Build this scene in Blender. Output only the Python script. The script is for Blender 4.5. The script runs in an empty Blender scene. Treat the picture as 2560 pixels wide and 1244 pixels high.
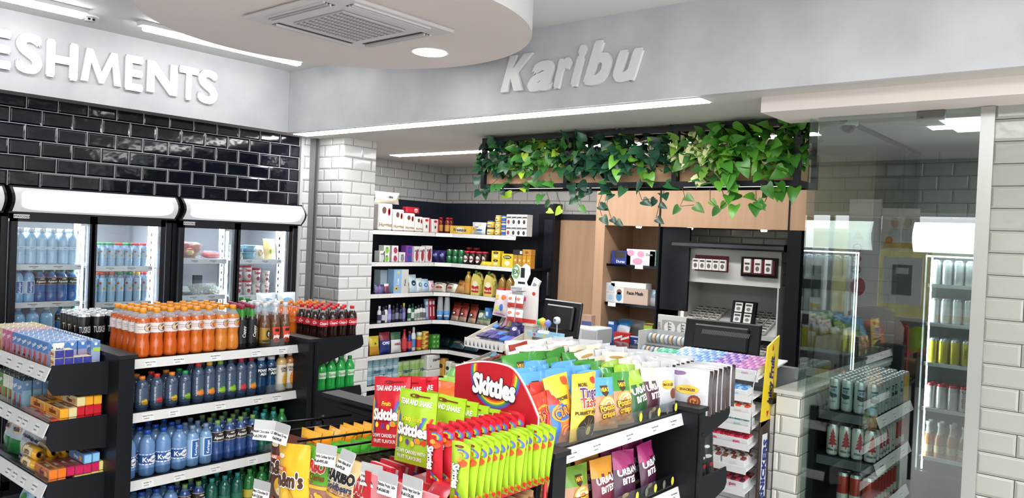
import bpy, math, random
from mathutils import Vector, Matrix
R_ = math.radians
random.seed(7)
SC = bpy.context.scene; COL = SC.collection

# ---------------------------------------------------------------- camera
YAW, PITCH, ROLL, FPX, EYE = R_(50.008), R_(-.9166), R_(2.4863), 1945.65, 1.75
_f = Vector((math.cos(PITCH)*math.sin(YAW), math.cos(PITCH)*math.cos(YAW), math.sin(PITCH)))
_r = Vector((math.cos(YAW), -math.sin(YAW), 0)); _u = _r.cross(_f)
CR = _r*math.cos(ROLL) + _u*math.sin(ROLL); CU = _u*math.cos(ROLL) - _r*math.sin(ROLL)
cam = bpy.data.cameras.new('camera'); cam.sensor_width = 36; cam.lens = 36*FPX/2560; cam.clip_start = .05
co = bpy.data.objects.new('camera', cam); COL.objects.link(co)
m = Matrix((CR, CU, -_f)).transposed().to_4x4(); m.translation = (0, 0, EYE); co.matrix_world = m
SC.camera = co
# ---------------------------------------------------------------- world, view, cycles
w = bpy.data.worlds.new('world'); SC.world = w; w.use_nodes = True
nt = w.node_tree; bg = nt.nodes['Background']; bg.inputs[0].default_value = (.93, .96, 1, 1); bg.inputs[1].default_value = 2.6
SC.view_settings.view_transform = 'Standard'; SC.view_settings.look = 'None'
SC.view_settings.exposure = 0.6; SC.view_settings.gamma = 1
SC.view_settings.use_curve_mapping = False
cy = SC.cycles
cy.max_bounces = 6; cy.diffuse_bounces = 3; cy.glossy_bounces = 3; cy.transmission_bounces = 4; cy.transparent_max_bounces = 12
cy.caustics_reflective = False; cy.caustics_refractive = False; cy.sample_clamp_indirect = 4

def area(name, loc, rot, sx, sy, power, col=(1, 1, 1)):
    l = bpy.data.lights.new(name, 'AREA'); l.shape = 'RECTANGLE'; l.size = sx; l.size_y = sy; l.energy = power; l.color = col
    o = bpy.data.objects.new(name, l); o.location = loc; o.rotation_euler = rot; COL.objects.link(o); return o

# ---------------------------------------------------------------- pixel -> room helpers (2560x1244 frame)
def ray(x, y): return _f + CR*((x-1280)/FPX) - CU*((y-622)/FPX)
def onX(x, y, X): d = ray(x, y); return d*(X/d.x) + Vector((0, 0, EYE))
def onY(x, y, Y): d = ray(x, y); return d*(Y/d.y) + Vector((0, 0, EYE))
def onZ(x, y, Z): d = ray(x, y); return d*((Z-EYE)/d.z) + Vector((0, 0, EYE))
def _solve(px, ax, c, z):
    A = ray(px, 0); B = ray(px, 1) - A; k = (z-EYE)/c
    y = (k*A[ax] - A.z)/(B.z - k*B[ax]); return y
def cY(px, Y, z): return onY(px, _solve(px, 1, Y, z), Y).x      # X on the plane Y under pixel column px at height z
def cX(px, X, z): return onX(px, _solve(px, 0, X, z), X).y      # Y on the plane X

# ---------------------------------------------------------------- materials
def lin(c): return c/12.92 if c <= .04045 else ((c+.055)/1.055)**2.4
def hx(s): s = s.lstrip('#'); return tuple(lin(int(s[i:i+2], 16)/255) for i in (0, 2, 4)) + (1,)
MC = {}
def M(col, rough=.45, metal=0, alpha=1, emit=0, coat=0, spec=.5):
    key = (col, rough, metal, alpha, emit, coat, spec)
    if key in MC: return MC[key]
    m = bpy.data.materials.new('mat_%s' % col.strip('#')); m.use_nodes = True
    b = m.node_tree.nodes['Principled BSDF']
    b.inputs['Base Color'].default_value = hx(col); b.inputs['Roughness'].default_value = rough
    b.inputs['Metallic'].default_value = metal; b.inputs['Alpha'].default_value = alpha
    b.inputs['Coat Weight'].default_value = coat; b.inputs['Specular IOR Level'].default_value = spec
    if emit: b.inputs['Emission Color'].default_value = hx(col); b.inputs['Emission Strength'].default_value = emit
    MC[key] = m; return m
def nodes(m): m.use_nodes = True; t = m.node_tree; return t, t.nodes['Principled BSDF']
def N(t, typ, **kw):
    n = t.nodes.new(typ)
    for k, v in kw.items():
        if k.startswith('i_'): n.inputs[k[2:].replace('_', ' ')].default_value = v
        else: setattr(n, k, v)
    return n
def tile_mat(name, axis, col, mortar, rough, z0, u0, var=.03, w=.2, h=.1, coat=0):
    m = bpy.data.materials.new(name); t, b = nodes(m); L = t.links.new
    g = N(t, 'ShaderNodeNewGeometry'); s = N(t, 'ShaderNodeSeparateXYZ'); L(g.outputs['Position'], s.inputs[0])
    c = N(t, 'ShaderNodeCombineXYZ')
    au = N(t, 'ShaderNodeMath', operation='SUBTRACT'); L(s.outputs[axis], au.inputs[0]); au.inputs[1].default_value = u0-20*w
    av = N(t, 'ShaderNodeMath', operation='SUBTRACT'); L(s.outputs['Z'], av.inputs[0]); av.inputs[1].default_value = z0-40*h
    L(au.outputs[0], c.inputs[0]); L(av.outputs[0], c.inputs[1])
    def brick(ms, sm):
        k = N(t, 'ShaderNodeTexBrick', offset=.5, squash=1); k.inputs['Scale'].default_value = 1
        k.inputs['Brick Width'].default_value = w; k.inputs['Row Height'].default_value = h
        k.inputs['Mortar Size'].default_value = ms; k.inputs['Mortar Smooth'].default_value = sm
        L(c.outputs[0], k.inputs['Vector']); return k
    k1 = brick(.0017, .0); a, d = hx(col), hx(mortar)
    k1.inputs['Color1'].default_value = a
    k1.inputs['Color2'].default_value = tuple(max(0, x*(1-var)) for x in a[:3])+(1,)
    k1.inputs['Mortar'].default_value = d
    L(k1.outputs['Color'], b.inputs['Base Color'])
    k2 = brick(.014, 1.0); inv = N(t, 'ShaderNodeMath', operation='SUBTRACT'); inv.inputs[0].default_value = 1; L(k2.outputs['Fac'], inv.inputs[1])
    nz = N(t, 'ShaderNodeTexNoise'); nz.inputs['Scale'].default_value = 9; L(g.outputs['Position'], nz.inputs['Vector'])
    ad = N(t, 'ShaderNodeMath', operation='MULTIPLY_ADD'); L(nz.outputs['Fac'], ad.inputs[0]); ad.inputs[1].default_value = .35; L(inv.outputs[0], ad.inputs[2])
    bp = N(t, 'ShaderNodeBump'); bp.inputs['Strength'].default_value = .55; bp.inputs['Distance'].default_value = .012
    L(ad.outputs[0], bp.inputs['Height']); L(bp.outputs[0], b.inputs['Normal'])
    rr = N(t, 'ShaderNodeMapRange'); L(k1.outputs['Fac'], rr.inputs[0]); rr.inputs[3].default_value = rough; rr.inputs[4].default_value = .8
    L(rr.outputs[0], b.inputs['Roughness']); b.inputs['Coat Weight'].default_value = coat
    return m
def noise_mat(name, c1, c2, scale, rough, bump=.1, stretch=(1, 1, 1), detail=5, r2=None):
    m = bpy.data.materials.new(name); t, b = nodes(m); L = t.links.new
    g = N(t, 'ShaderNodeNewGeometry'); mp = N(t, 'ShaderNodeMapping'); mp.inputs['Scale'].default_value = stretch
    L(g.outputs['Position'], mp.inputs['Vector'])
    nz = N(t, 'ShaderNodeTexNoise'); nz.inputs['Scale'].default_value = scale; nz.inputs['Detail'].default_value = detail; L(mp.outputs[0], nz.inputs['Vector'])
    cr = N(t, 'ShaderNodeValToRGB'); cr.color_ramp.elements[0].position = .3; cr.color_ramp.elements[1].position = .7
    cr.color_ramp.elements[0].color = hx(c1); cr.color_ramp.elements[1].color = hx(c2); L(nz.outputs['Fac'], cr.inputs[0]); L(cr.outputs[0], b.inputs['Base Color'])
    if bump:
        bp = N(t, 'ShaderNodeBump'); bp.inputs['Strength'].default_value = bump; bp.inputs['Distance'].default_value = .01; L(nz.outputs['Fac'], bp.inputs['Height']); L(bp.outputs[0], b.inputs['Normal'])
    b.inputs['Roughness'].default_value = rough
    if r2:
        rr = N(t, 'ShaderNodeMapRange'); L(nz.outputs['Fac'], rr.inputs[0]); rr.inputs[3].default_value = rough; rr.inputs[4].default_value = r2; L(rr.outputs[0], b.inputs['Roughness'])
    return m
def glass_mat(name, tint, f0, f1, rough=0.0):
    m = bpy.data.materials.new(name); t, b = nodes(m); L = t.links.new; t.nodes.remove(b); o = t.nodes['Material Output']
    tr = N(t, 'ShaderNodeBsdfTransparent'); tr.inputs[0].default_value = tint
    gl = N(t, 'ShaderNodeBsdfGlossy'); gl.inputs['Roughness'].default_value = rough
    lw = N(t, 'ShaderNodeLayerWeight'); lw.inputs[0].default_value = .5
    pw = N(t, 'ShaderNodeMath', operation='POWER'); L(lw.outputs['Facing'], pw.inputs[0]); pw.inputs[1].default_value = 3
    mr = N(t, 'ShaderNodeMapRange'); L(pw.outputs[0], mr.inputs[0]); mr.inputs[3].default_value = f0; mr.inputs[4].default_value = f1
    mx = N(t, 'ShaderNodeMixShader'); L(mr.outputs[0], mx.inputs[0]); L(tr.outputs[0], mx.inputs[1]); L(gl.outputs[0], mx.inputs[2]); L(mx.outputs[0], o.inputs[0])
    return m
def lightbox_mat(name, lo, hi):
    # back-lit acrylic sign: the tube behind makes the middle brighter than the rim
    m = bpy.data.materials.new(name); t, b = nodes(m); L = t.links.new
    tc = N(t, 'ShaderNodeTexCoord'); s = N(t, 'ShaderNodeSeparateXYZ'); L(tc.outputs['Generated'], s.inputs[0])
    def edge(out, a):
        x = N(t, 'ShaderNodeMath', operation='SUBTRACT'); L(out, x.inputs[0]); x.inputs[1].default_value = .5
        y = N(t, 'ShaderNodeMath', operation='ABSOLUTE'); L(x.outputs[0], y.inputs[0])
        z = N(t, 'ShaderNodeMath', operation='MULTIPLY'); L(y.outputs[0], z.inputs[0]); z.inputs[1].default_value = 2
        p = N(t, 'ShaderNodeMath', operation='POWER'); L(z.outputs[0], p.inputs[0]); p.inputs[1].default_value = a; return p
    a = edge(s.outputs['X'], 9); c = edge(s.outputs['Z'], 4)
    ad = N(t, 'ShaderNodeMath', operation='ADD'); L(a.outputs[0], ad.inputs[0]); L(c.outputs[0], ad.inputs[1])
    mr = N(t, 'ShaderNodeMapRange', interpolation_type='SMOOTHSTEP'); L(ad.outputs[0], mr.inputs[0]); mr.inputs[1].default_value = .05; mr.inputs[2].default_value = .62; mr.inputs[3].default_value = hi; mr.inputs[4].default_value = lo
    b.inputs['Base Color'].default_value = (.42, .42, .43, 1); b.inputs['Emission Color'].default_value = (.95, .97, 1, 1); L(mr.outputs[0], b.inputs['Emission Strength']); b.inputs['Roughness'].default_value = .3
    return m

GREYP = noise_mat('plaster_grey', '#c2c4c9', '#d6d7da', 3.2, .55, .25, r2=.4)
CEIL = M('#e6e5e4', .8)
CEILW = M('#ece0da', .75)
SOFF = M('#cfcac4', .8)
BLK = M('#121319', .42, spec=.3); BLK2 = M('#1a1b20', .5, spec=.3); BLKG = M('#08090d', .15, spec=.25)
WHT = M('#e8e8e8', .4); WSTRIP = M('#d9d8d6', .35); GREYM = M('#9b9d9f', .35, .6); STEEL = M('#b9bbbd', .25, .9)
WOOD = noise_mat('oak_laminate', '#b18d6f', '#bb987a', 3.0, .5, .03, (6, 6, .5))
WOODR = noise_mat('trough_wood', '#b58c68', '#c09975', 3.0, .5, .03, (.6, .6, 5))
GLASS = glass_mat('clear_glass', (.84, .91, .885, 1), .09, .75)
GLASS2 = glass_mat('front_glass', (.84, .91, .885, 1), .13, .7)
GLASSF = glass_mat('fridge_glass', (.93, .95, .96, 1), .05, .5)
ACRY = glass_mat('acrylic', (.88, .91, .93, 1), .10, .6, .08)
LAMP = M('#ffffff', .5, emit=16.0)
LEDM = M('#eef6ff', .5, emit=20.0)
LBOX = lightbox_mat('lightbox', .22, 2.2)
PET = M('#dfe9f2', .08, alpha=.28); WATER = M('#9fc3e6', .06, alpha=.5); WATERD = M('#7fa8cf', .06, alpha=.5)

# ---------------------------------------------------------------- mesh builder
GC = {}
def glyph(s, bold=.0, shear=0, sp=1.0, res=2):
    k = (s, bold, shear, sp, res)
    if k in GC: return GC[k]
    mb = bold; bold = 0 if bold > .03 else bold
    c = bpy.data.curves.new('t', 'FONT'); c.body = s; c.offset = bold; c.shear = shear; c.resolution_u = res; c.space_character = sp
    o = bpy.data.objects.new('t', c); COL.objects.link(o)
    dg = bpy.context.evaluated_depsgraph_get(); me = o.evaluated_get(dg).to_mesh()
    v = [(p.co.x, p.co.y, 0) for p in me.vertices]; f = [tuple(p.vertices) for p in me.polygons]
    o.evaluated_get(dg).to_mesh_clear(); bpy.data.objects.remove(o); bpy.data.curves.remove(c)
    if mb > .03:   # heavy lettering: the outline thickened by overlapping shifted copies
        n = 8 if mb > .07 else 6; v0, f0 = v, f; v, f = list(v0), list(f0)
        for i in range(n):
            ax, ay = mb*math.cos(2*math.pi*i/n), mb*math.sin(2*math.pi*i/n); k0 = len(v); v += [(x+ax, y+ay, (i+1)*1e-4) for x, y, _ in v0]; f += [tuple(k0+j for j in g) for g in f0]
    x0, x1 = min(p[0] for p in v), max(p[0] for p in v)
    v = [(x-(x0+x1)/2, y, l) for x, y, l in v]
    GC[k] = (v, f, x1-x0); return GC[k]
def subdiv(vs, fs, L):
    vs = list(vs); out = []; st = [(f, 0) for f in fs]; mid = {}
    def md(a, b):
        k = (min(a, b), max(a, b))
        if k not in mid: vs.append(tuple((p+r)/2 for p, r in zip(vs[a], vs[b]))); mid[k] = len(vs)-1
        return mid[k]
    while st:
        f, n = st.pop()
        if len(f) > 3:
            for i in range(1, len(f)-1): st.append(((f[0], f[i], f[i+1]), n))
            continue
        e = [(math.dist(vs[f[i]], vs[f[(i+1) % 3]]), i) for i in range(3)]; l, i = max(e)
        if l > L and n < 7:
            a, b, c = f[i], f[(i+1) % 3], f[(i+2) % 3]; q = md(a, b); st += [((a, q, c), n+1), ((q, b, c), n+1)]
        else: out.append(f)
    return vs, out
class MB:
    def __init__(s): s.v = []; s.f = []; s.m = []; s.sm = []; s.mats = []
    def mi(s, mat):
        if mat not in s.mats: s.mats.append(mat)
        return s.mats.index(mat)
    def add(s, vs, fs, mat, smooth=False):
        n = len(s.v); s.v += [tuple(v) for v in vs]; k = s.mi(mat)
        for f in fs: s.f.append(tuple(n+i for i in f)); s.m.append(k); s.sm.append(smooth)
        return s
    def box(s, x0, y0, z0, x1, y1, z1, mat, b=0):
        if x0 > x1: x0, x1 = x1, x0
        if y0 > y1: y0, y1 = y1, y0
        if z0 > z1: z0, z1 = z1, z0
        if not b:
            v = [(x, y, z) for z in (z0, z1) for y in (y0, y1) for x in (x0, x1)]
            return s.add(v, [(0, 2, 3, 1), (4, 5, 7, 6), (0, 1, 5, 4), (1, 3, 7, 5), (3, 2, 6, 7), (2, 0, 4, 6)], mat)
        vs = []; idx = {}
        for sx in (0, 1):
            for sy in (0, 1):
                for sz in (0, 1):
                    X = (x0, x1)[sx]; Y = (y0, y1)[sy]; Z = (z0, z1)[sz]; dx = b*(1-2*sx); dy = b*(1-2*sy); dz = b*(1-2*sz)
                    for a, p in (('x', (X, Y+dy, Z+dz)), ('y', (X+dx, Y, Z+dz)), ('z', (X+dx, Y+dy, Z))):
                        idx[(sx, sy, sz, a)] = len(vs); vs.append(p)
        I = lambda *k: idx[k]; F = []
        for q in (0, 1):
            o = lambda l, q=q: l if q else l[::-1]
            F.append(o([I(q, 0, 0, 'x'), I(q, 1, 0, 'x'), I(q, 1, 1, 'x'), I(q, 0, 1, 'x')]))
            F.append(o([I(0, q, 0, 'y'), I(0, q, 1, 'y'), I(1, q, 1, 'y'), I(1, q, 0, 'y')]))
            F.append(o([I(0, 0, q, 'z'), I(1, 0, q, 'z'), I(1, 1, q, 'z'), I(0, 1, q, 'z')]))
        for i in (0, 1):
            for j in (0, 1):
                p = (i+j) % 2
                F.append((lambda l: l if p else l[::-1])([I(0, i, j, 'y'), I(1, i, j, 'y'), I(1, i, j, 'z'), I(0, i, j, 'z')]))
                F.append((lambda l: l[::-1] if p else l)([I(i, 0, j, 'x'), I(i, 1, j, 'x'), I(i, 1, j, 'z'), I(i, 0, j, 'z')]))
                F.append((lambda l: l if p else l[::-1])([I(i, j, 0, 'x'), I(i, j, 1, 'x'), I(i, j, 1, 'y'), I(i, j, 0, 'y')]))
                for k in (0, 1): F.append((lambda l: l if (i+j+k) % 2 else l[::-1])([I(i, j, k, 'x'), I(i, j, k, 'y'), I(i, j, k, 'z')]))
        return s.add(vs, F, mat)
    def lathe(s, prof, mat, n=14, cx=0, cy=0, sy=1, cap=True):
        # prof: (r, z[, mat]) ; a third entry sets the material of the segment above
        vs = []; 
        for p in prof:
            for i in range(n):
                a = 2*math.pi*i/n; vs.append((cx+p[0]*math.cos(a), cy+p[0]*math.sin(a)*sy, p[1]))
        base = len(s.v); s.v += vs; cur = mat
        for j in range(len(prof)-1):
            if len(prof[j]) > 2: cur = prof[j][2]
            k = s.mi(cur)
            for i in range(n):
                a, b = j*n+i, j*n+(i+1) % n
                s.f.append((base+a, base+b, base+b+n, base+a+n)); s.m.append(k); s.sm.append(True)
        if cap:
            s.f.append(tuple(base+i for i in range(n))[::-1]); s.m.append(s.mi(mat)); s.sm.append(False)
            s.f.append(tuple(base+(len(prof)-1)*n+i for i in range(n))); s.m.append(s.mi(cur)); s.sm.append(False)
        return s
    def tube(s, pts, r, mat, n=6):
        pts = [Vector(p) for p in pts]; rings = []
        for i, p in enumerate(pts):
            d = (pts[min(i+1, len(pts)-1)] - pts[max(i-1, 0)]).normalized()
            a = d.cross(Vector((0, 0, 1)));  a = a.normalized() if a.length > .01 else Vector((1, 0, 0)); b = d.cross(a)
            rings.append([p + (a*math.cos(2*math.pi*k/n) + b*math.sin(2*math.pi*k/n))*r for k in range(n)])
        vs = [v for q in rings for v in q]; fs = [(j*n+k, j*n+(k+1) % n, (j+1)*n+(k+1) % n, (j+1)*n+k) for j in range(len(pts)-1) for k in range(n)]
        s.add(vs, fs, mat, True); return s.add([vs[k] for k in range(n)]+[vs[-n+k] for k in range(n)], [tuple(range(n)), tuple(range(n, 2*n))[::-1]], mat)
    def prism(s, pts, fn, t, mat):
        # outline pts (u,v) extruded between offsets 0 and t through fn(u,v,off)
        n = len(pts); vs = [fn(u, v, 0) for u, v in pts] + [fn(u, v, t) for u, v in pts]
        return s.add(vs, [tuple(range(n))[::-1], tuple(range(n, 2*n))] + [(i, (i+1) % n, n+(i+1) % n, n+i) for i in range(n)], mat)
    # ---- printing on a surface: fn(u, v, off) -> xyz
    def text(s, fn, t, cu, cv, h, mat, bold=.02, rot=0, shear=0, lay=1, maxw=None, back=None, L=9, sp=1.0, sx=1.0):
        v, f, w = glyph(t, bold, shear, sp); k = h/.7
        if maxw and w*k*sx > maxw: sx = maxw/(w*k)
        if back: s.text(fn, t, cu, cv, h, back[0], back[1], rot, shear, lay, None, None, L, sp, sx); lay += .8
        c, sn = math.cos(R_(rot)), math.sin(R_(rot))
        q = [(cu + (x*k*sx)*c - (y*k - h/2)*sn, cv + (x*k*sx)*sn + (y*k - h/2)*c, l) for x, y, l in v]
        if L < 9: q, f = subdiv(q, f, L)
        return s.add([fn(a, b, .0005*lay+l*.3) for a, b, l in q], f, mat)
    def rect(s, fn, u0, v0, u1, v1, mat, n=1, mv=1, lay=1, skew=0):
        vs = [fn(u0+(u1-u0)*i/n+skew*(v0+(v1-v0)*j/mv-v0), v0+(v1-v0)*j/mv, .0005*lay) for j in range(mv+1) for i in range(n+1)]
        return s.add(vs, [(j*(n+1)+i, j*(n+1)+i+1, (j+1)*(n+1)+i+1, (j+1)*(n+1)+i) for j in range(mv) for i in range(n)], mat, n > 1)
    def ell(s, fn, cu, cv, ru, rv, mat, lay=1.5, n=14, rings=1, a0=0, a1=360, inner=0, rot=0):
        vs = []; full = abs(a1-a0) >= 360; cr, sr = math.cos(R_(rot)), math.sin(R_(rot))
        rr = [inner + (1-inner)*i/rings for i in range(rings+1)]
        for q in rr:
            for i in range(n+1):
                a = R_(a0+(a1-a0)*i/n); x = ru*q*math.cos(a); y = rv*q*math.sin(a)
                vs.append(fn(cu+x*cr-y*sr, cv+x*sr+y*cr, .0005*lay))
        return s.add(vs, [(j*(n+1)+i, (j+1)*(n+1)+i, (j+1)*(n+1)+i+1, j*(n+1)+i+1) for j in range(rings) for i in range(n)], mat)
    def poly(s, fn, pts, mat, lay=1.5, L=9):
        f = [tuple(range(len(pts)))]; q = pts
        if L < 9: q, f = subdiv(pts, f, L)
        return s.add([fn(a, b, .0005*lay) for a, b in q], f, mat)
    def mesh(s, name):
        me = bpy.data.meshes.new(name); me.from_pydata(s.v, [], s.f)
        for x in s.mats: me.materials.append(x)
        me.polygons.foreach_set('material_index', s.m); me.polygons.foreach_set('use_smooth', s.sm); me.update(); return me
# ---------------------------------------------------------------- objects
def tag(o, label=None, cat=None, group=None, kind=None):
    if label: o['label'] = label
    if cat: o['category'] = cat
    if group: o['group'] = group
    if kind: o['kind'] = kind
    return o
def obj(name, mb, parent=None, loc=(0, 0, 0), rot=(0, 0, 0), label=None):
    o = bpy.data.objects.new(name, mb.mesh(name) if mb else None); COL.objects.link(o)
    o.location = loc; o.rotation_euler = rot
    if parent: o.parent = parent
    if label: o['label'] = label
    return o
def thing(name, mb, label, cat, loc=(0, 0, 0), rot=(0, 0, 0), group=None): return tag(obj(name, mb, None, loc, rot), label, cat, group)
def struct(name, mb, parent=None):
    o = obj(name, mb, parent)
    if not parent: o['kind'] = 'structure'
    return o
KIDS = {}
def dup(o, parent=None):
    c = o.copy(); COL.objects.link(c)
    if parent: c.parent = parent
    for ch in KIDS[o.name]: dup(ch, c)
    return c
def reg(o):
    KIDS[o.name] = list(o.children)
    for c in o.children: reg(c)
USED = {}
def short(s):
    w = s.split()
    for drop in ('the', 'of'):
        if len(w) > 16: w = [x for x in w if x != drop]
    return ' '.join(w)
def put(make, loc, rz=0, label='', group=None, tilt=(0, 0), cat=None, sc=None):
    """make: zero-argument builder (cached); its first use is the original, later ones are copies"""
    if make not in USED:
        o = make(); reg(o); USED[make] = o
    else: o = dup(USED[make])
    o.location = loc; o.rotation_euler = (R_(tilt[0]), R_(tilt[1]), R_(rz)); o.scale = (sc,)*3 if isinstance(sc, (int, float)) else (sc or (1, 1, 1))
    o['label'] = short(label)
    if group: o['group'] = group
    elif 'group' in o: del o['group']
    if cat: o['category'] = cat
    return o
ORD = 'first second third fourth fifth sixth seventh eighth ninth tenth eleventh twelfth thirteenth fourteenth fifteenth sixteenth seventeenth eighteenth nineteenth twentieth'.split()
def rowname(j): return 'front row' if j == 0 else ORD[j]+' row'
def grid(makes, label, group, p0, du, nu, dv=(0, 0), nv=1, rz=0, jit=.002, tilt=(0, 0), tj=0, z=None, skip=None, sc=None, fmt='{l}, {r}, {c} from left', rzj=3):
    """rows of a product: makes = builder, or one per column; du, dv are the (x, y) steps; label may be one per column"""
    for j in range(nv):
        for i in range(nu):
            if skip and skip(i, j): continue
            mk = makes[i % len(makes)] if isinstance(makes, (list, tuple)) else makes
            lb = label[i % len(label)] if isinstance(label, (list, tuple)) else label
            x = p0[0]+du[0]*i+dv[0]*j+random.uniform(-jit, jit); y = p0[1]+du[1]*i+dv[1]*j+random.uniform(-jit, jit)
            put(mk, (x, y, p0[2]), rz+random.uniform(-rzj, rzj), fmt.format(l=lb, r=rowname(j), c=ORD[i]), group, (tilt[0]+random.uniform(-tj, tj), tilt[1]+random.uniform(-tj, tj)), sc=sc)
# ================================================================ product builders
def cylmap(r, cx=0, cy=0):
    return lambda u, v, o: (cx+(r+o)*math.sin(u/r), cy-(r+o)*math.cos(u/r), v)
def frontmap(y): return lambda u, v, o: (u, y-o, v)
def backmap(y): return lambda u, v, o: (-u, y+o, v)
def rightmap(x): return lambda u, v, o: (x+o, u, v)
def leftmap(x): return lambda u, v, o: (x-o, -u, v)
def topmap(z): return lambda u, v, o: (u, v, z+o)
def memo(fn):
    cache = {}
    def g(*a, **k):
        key = (a, tuple(sorted(k.items())))
        if key not in cache: cache[key] = (lambda: fn(*a, **k))
        return cache[key]
    return g
PROF = {
 'waist': [(.7, 0), (.92, .015), (1, .06), (1, .2), (.93, .3), (.87, .38), (.9, .45), (1, .52), (1, .70), (.97, .75), (.8, .82), (.52, .88), (.42, .91), (.42, .93)],
 'soda': [(.65, 0), (.9, .02), (.95, .1), (.86, .28), (.88, .36), (1, .42), (1, .62), (.97, .68), (.78, .78), (.5, .86), (.38, .9), (.38, .93)],
 'water': [(.8, 0), (.98, .02), (1, .06), (1, .25), (.93, .28), (1, .31), (.93, .34), (1, .37), (1, .66), (.95, .72), (.75, .80), (.45, .87), (.38, .89), (.38, .93)],
 'square': [(.9, 0), (1, .02), (1, .72), (.93, .8), (.6, .87), (.45, .89), (.45, .93)],
 'glass': [(.9, 0), (1, .02), (1, .5), (.9, .6), (.6, .72), (.45, .82), (.4, .9), (.42, .93)],
 'longneck': [(.95, 0), (1, .02), (1, .52), (.8, .62), (.46, .72), (.4, .88), (.45, .93)],
 'wide': [(.85, 0), (1, .03), (1, .3), (.92, .4), (1, .5), (1, .74), (.85, .82), (.62, .87), (.6, .92)],
 'jerry': [(.9, 0), (1, .02), (1, .6), (.8, .78), (.4, .86), (.3, .9), (.3, .94)],
}
@memo
def bottle(kind, H, r, liq, fill, cap, shell='pet', lab=None, name='drink_bottle', cat='bottle', n=14, capw=1.12, fine=True, sy=1):
    b = MB(); pr = PROF[kind]
    sh = {'pet': PET, 'water': WATER, 'waterd': WATERD}.get(shell) or M(shell, .08, alpha=.75)
    lm = M(liq, .15, coat=.4) if liq else sh
    pts = []
    for i, (a, z) in enumerate(pr):
        if liq and pts and pr[i-1][1] < fill < z:
            t = (fill-pr[i-1][1])/(z-pr[i-1][1]); pts.append(((pr[i-1][0]+(a-pr[i-1][0])*t)*r, fill*H, sh))
        pts.append((a*r, z*H, lm if z < fill else sh))
    b.lathe(pts, lm, n, sy=sy)
    o = thing(name, b, '', cat)
    cr = pr[-1][0]*r*capw
    c = MB().lathe([(cr, .905*H), (cr, .99*H), (cr*.9, H)], M(cap, .35), 10); obj('cap', c, o)
    if lab:
        z0, z1, col, deco = lab; rr = r*max([a for a, z in pr if z0-.05 <= z <= z1+.05] or [1])+.0006
        l = MB(); half = math.pi*rr
        l.lathe([(rr, z0*H), (rr, z1*H)], M(col, .4), n, cap=False, sy=sy)
        if deco and fine: DECO[deco](l, cylmap(rr), z0*H, z1*H, rr)
        obj('label', l, o)
    return o
def fruit(l, fn, cu, cv, s, c1, c2='#5d8a2a', c3=None):
    l.ell(fn, cu, cv, s, s*.9, M(c1), 2, 12, 2)
    l.ell(fn, cu+s*.5, cv-s*.3, s*.7, s*.6, M(c3 or c1), 3, 10, 1)
    l.ell(fn, cu-s*.2, cv+s*.75, s*.6, s*.22, M(c2), 4, 8, 1, rot=25)
def d_pic(c1, c2, c3):
    def f(l, fn, z0, z1, r):
        h = z1-z0; l.rect(fn, -r*3, z0, r*3, z0+h*.04, M('#8c4a3a'), 14); l.rect(fn, -r*3, z1-h*.05, r*3, z1, M('#8c4a3a'), 14)
        fruit(l, fn, r*.45, (z0+z1)/2, h*.3, c1, c2, c3)
        l.ell(fn, r*.4, (z0+z1)/2+h*.02, h*.42, h*.36, M('#6b4a3a'), 3, 14, 1, 20, 300, .9)
        l.text(fn, 'Fruit juice drink', -r*.5, z0+h*.62, h*.1, M('#8a8a92'), L=.006); l.text(fn, 'no added sugar', -r*.5, z0+h*.42, h*.08, M('#8a8a92'), L=.006)
    return f
def d_coke(l, fn, z0, z1, r):
    h = z1-z0
    l.text(fn, 'Coca-Cola', 0, z0+h*.5, h*.42, M('#ffffff'), .02, 0, .35, L=.006, maxw=r*2.2)
    l.text(fn, 'Coca-Cola', r*math.pi, z0+h*.5, h*.42, M('#ffffff'), .02, 0, .35, L=.006, maxw=r*2.2)
    l.rect(fn, r*1.5, z0+h*.2, r*2.1, z0+h*.8, M('#f0d5d5'), 3)
def d_sprite(l, fn, z0, z1, r):
    h = z1-z0; l.rect(fn, -r*.9, z0, r*.5, z1, M('#d8ead0'), 5); l.text(fn, 'Sprite', -r*.2, z0+h*.5, h*.4, M('#2f7d3a'), .02, 0, .2, L=.006)
def d_txt(t, col, back=None, rot=0, h=.45, bold=.02, maxw=1.9, shear=0):
    def f(l, fn, z0, z1, r):
        H = z1-z0
        if back: l.rect(fn, -r*.8, z0+H*.1, r*.8, z1-H*.1, M(back), 5)
        if rot: l.text(fn, t, 0, (z0+z1)/2, min(h*r, r), M(col), bold, 90, shear, L=.008, maxw=H*.9, lay=3)
        else: l.text(fn, t, 0, (z0+z1)/2, H*h, M(col), bold, 0, shear, L=.007, maxw=r*maxw, lay=3)
    return f
def d_play(l, fn, z0, z1, r):
    h = z1-z0; l.poly(fn, [(-r*.9, z1), (r*.9, z1), (r*.5, z0), (-r*.5, z0)], M('#e0492c'), 2, L=.008)
    for i in range(5): l.ell(fn, (i-2)*r*.16, z1-h*.2, r*.1, h*.12, M('#2a1a18'), 3, 6)
    l.text(fn, 'play', 0, z0+h*.42, h*.2, M('#ffffff'), .05, 0, .3, 4, L=.006, maxw=r*1.3)
    l.ell(fn, r*.05, z0+h*.15, r*.25, h*.08, M('#2c5b2a'), 3, 8)
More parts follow.
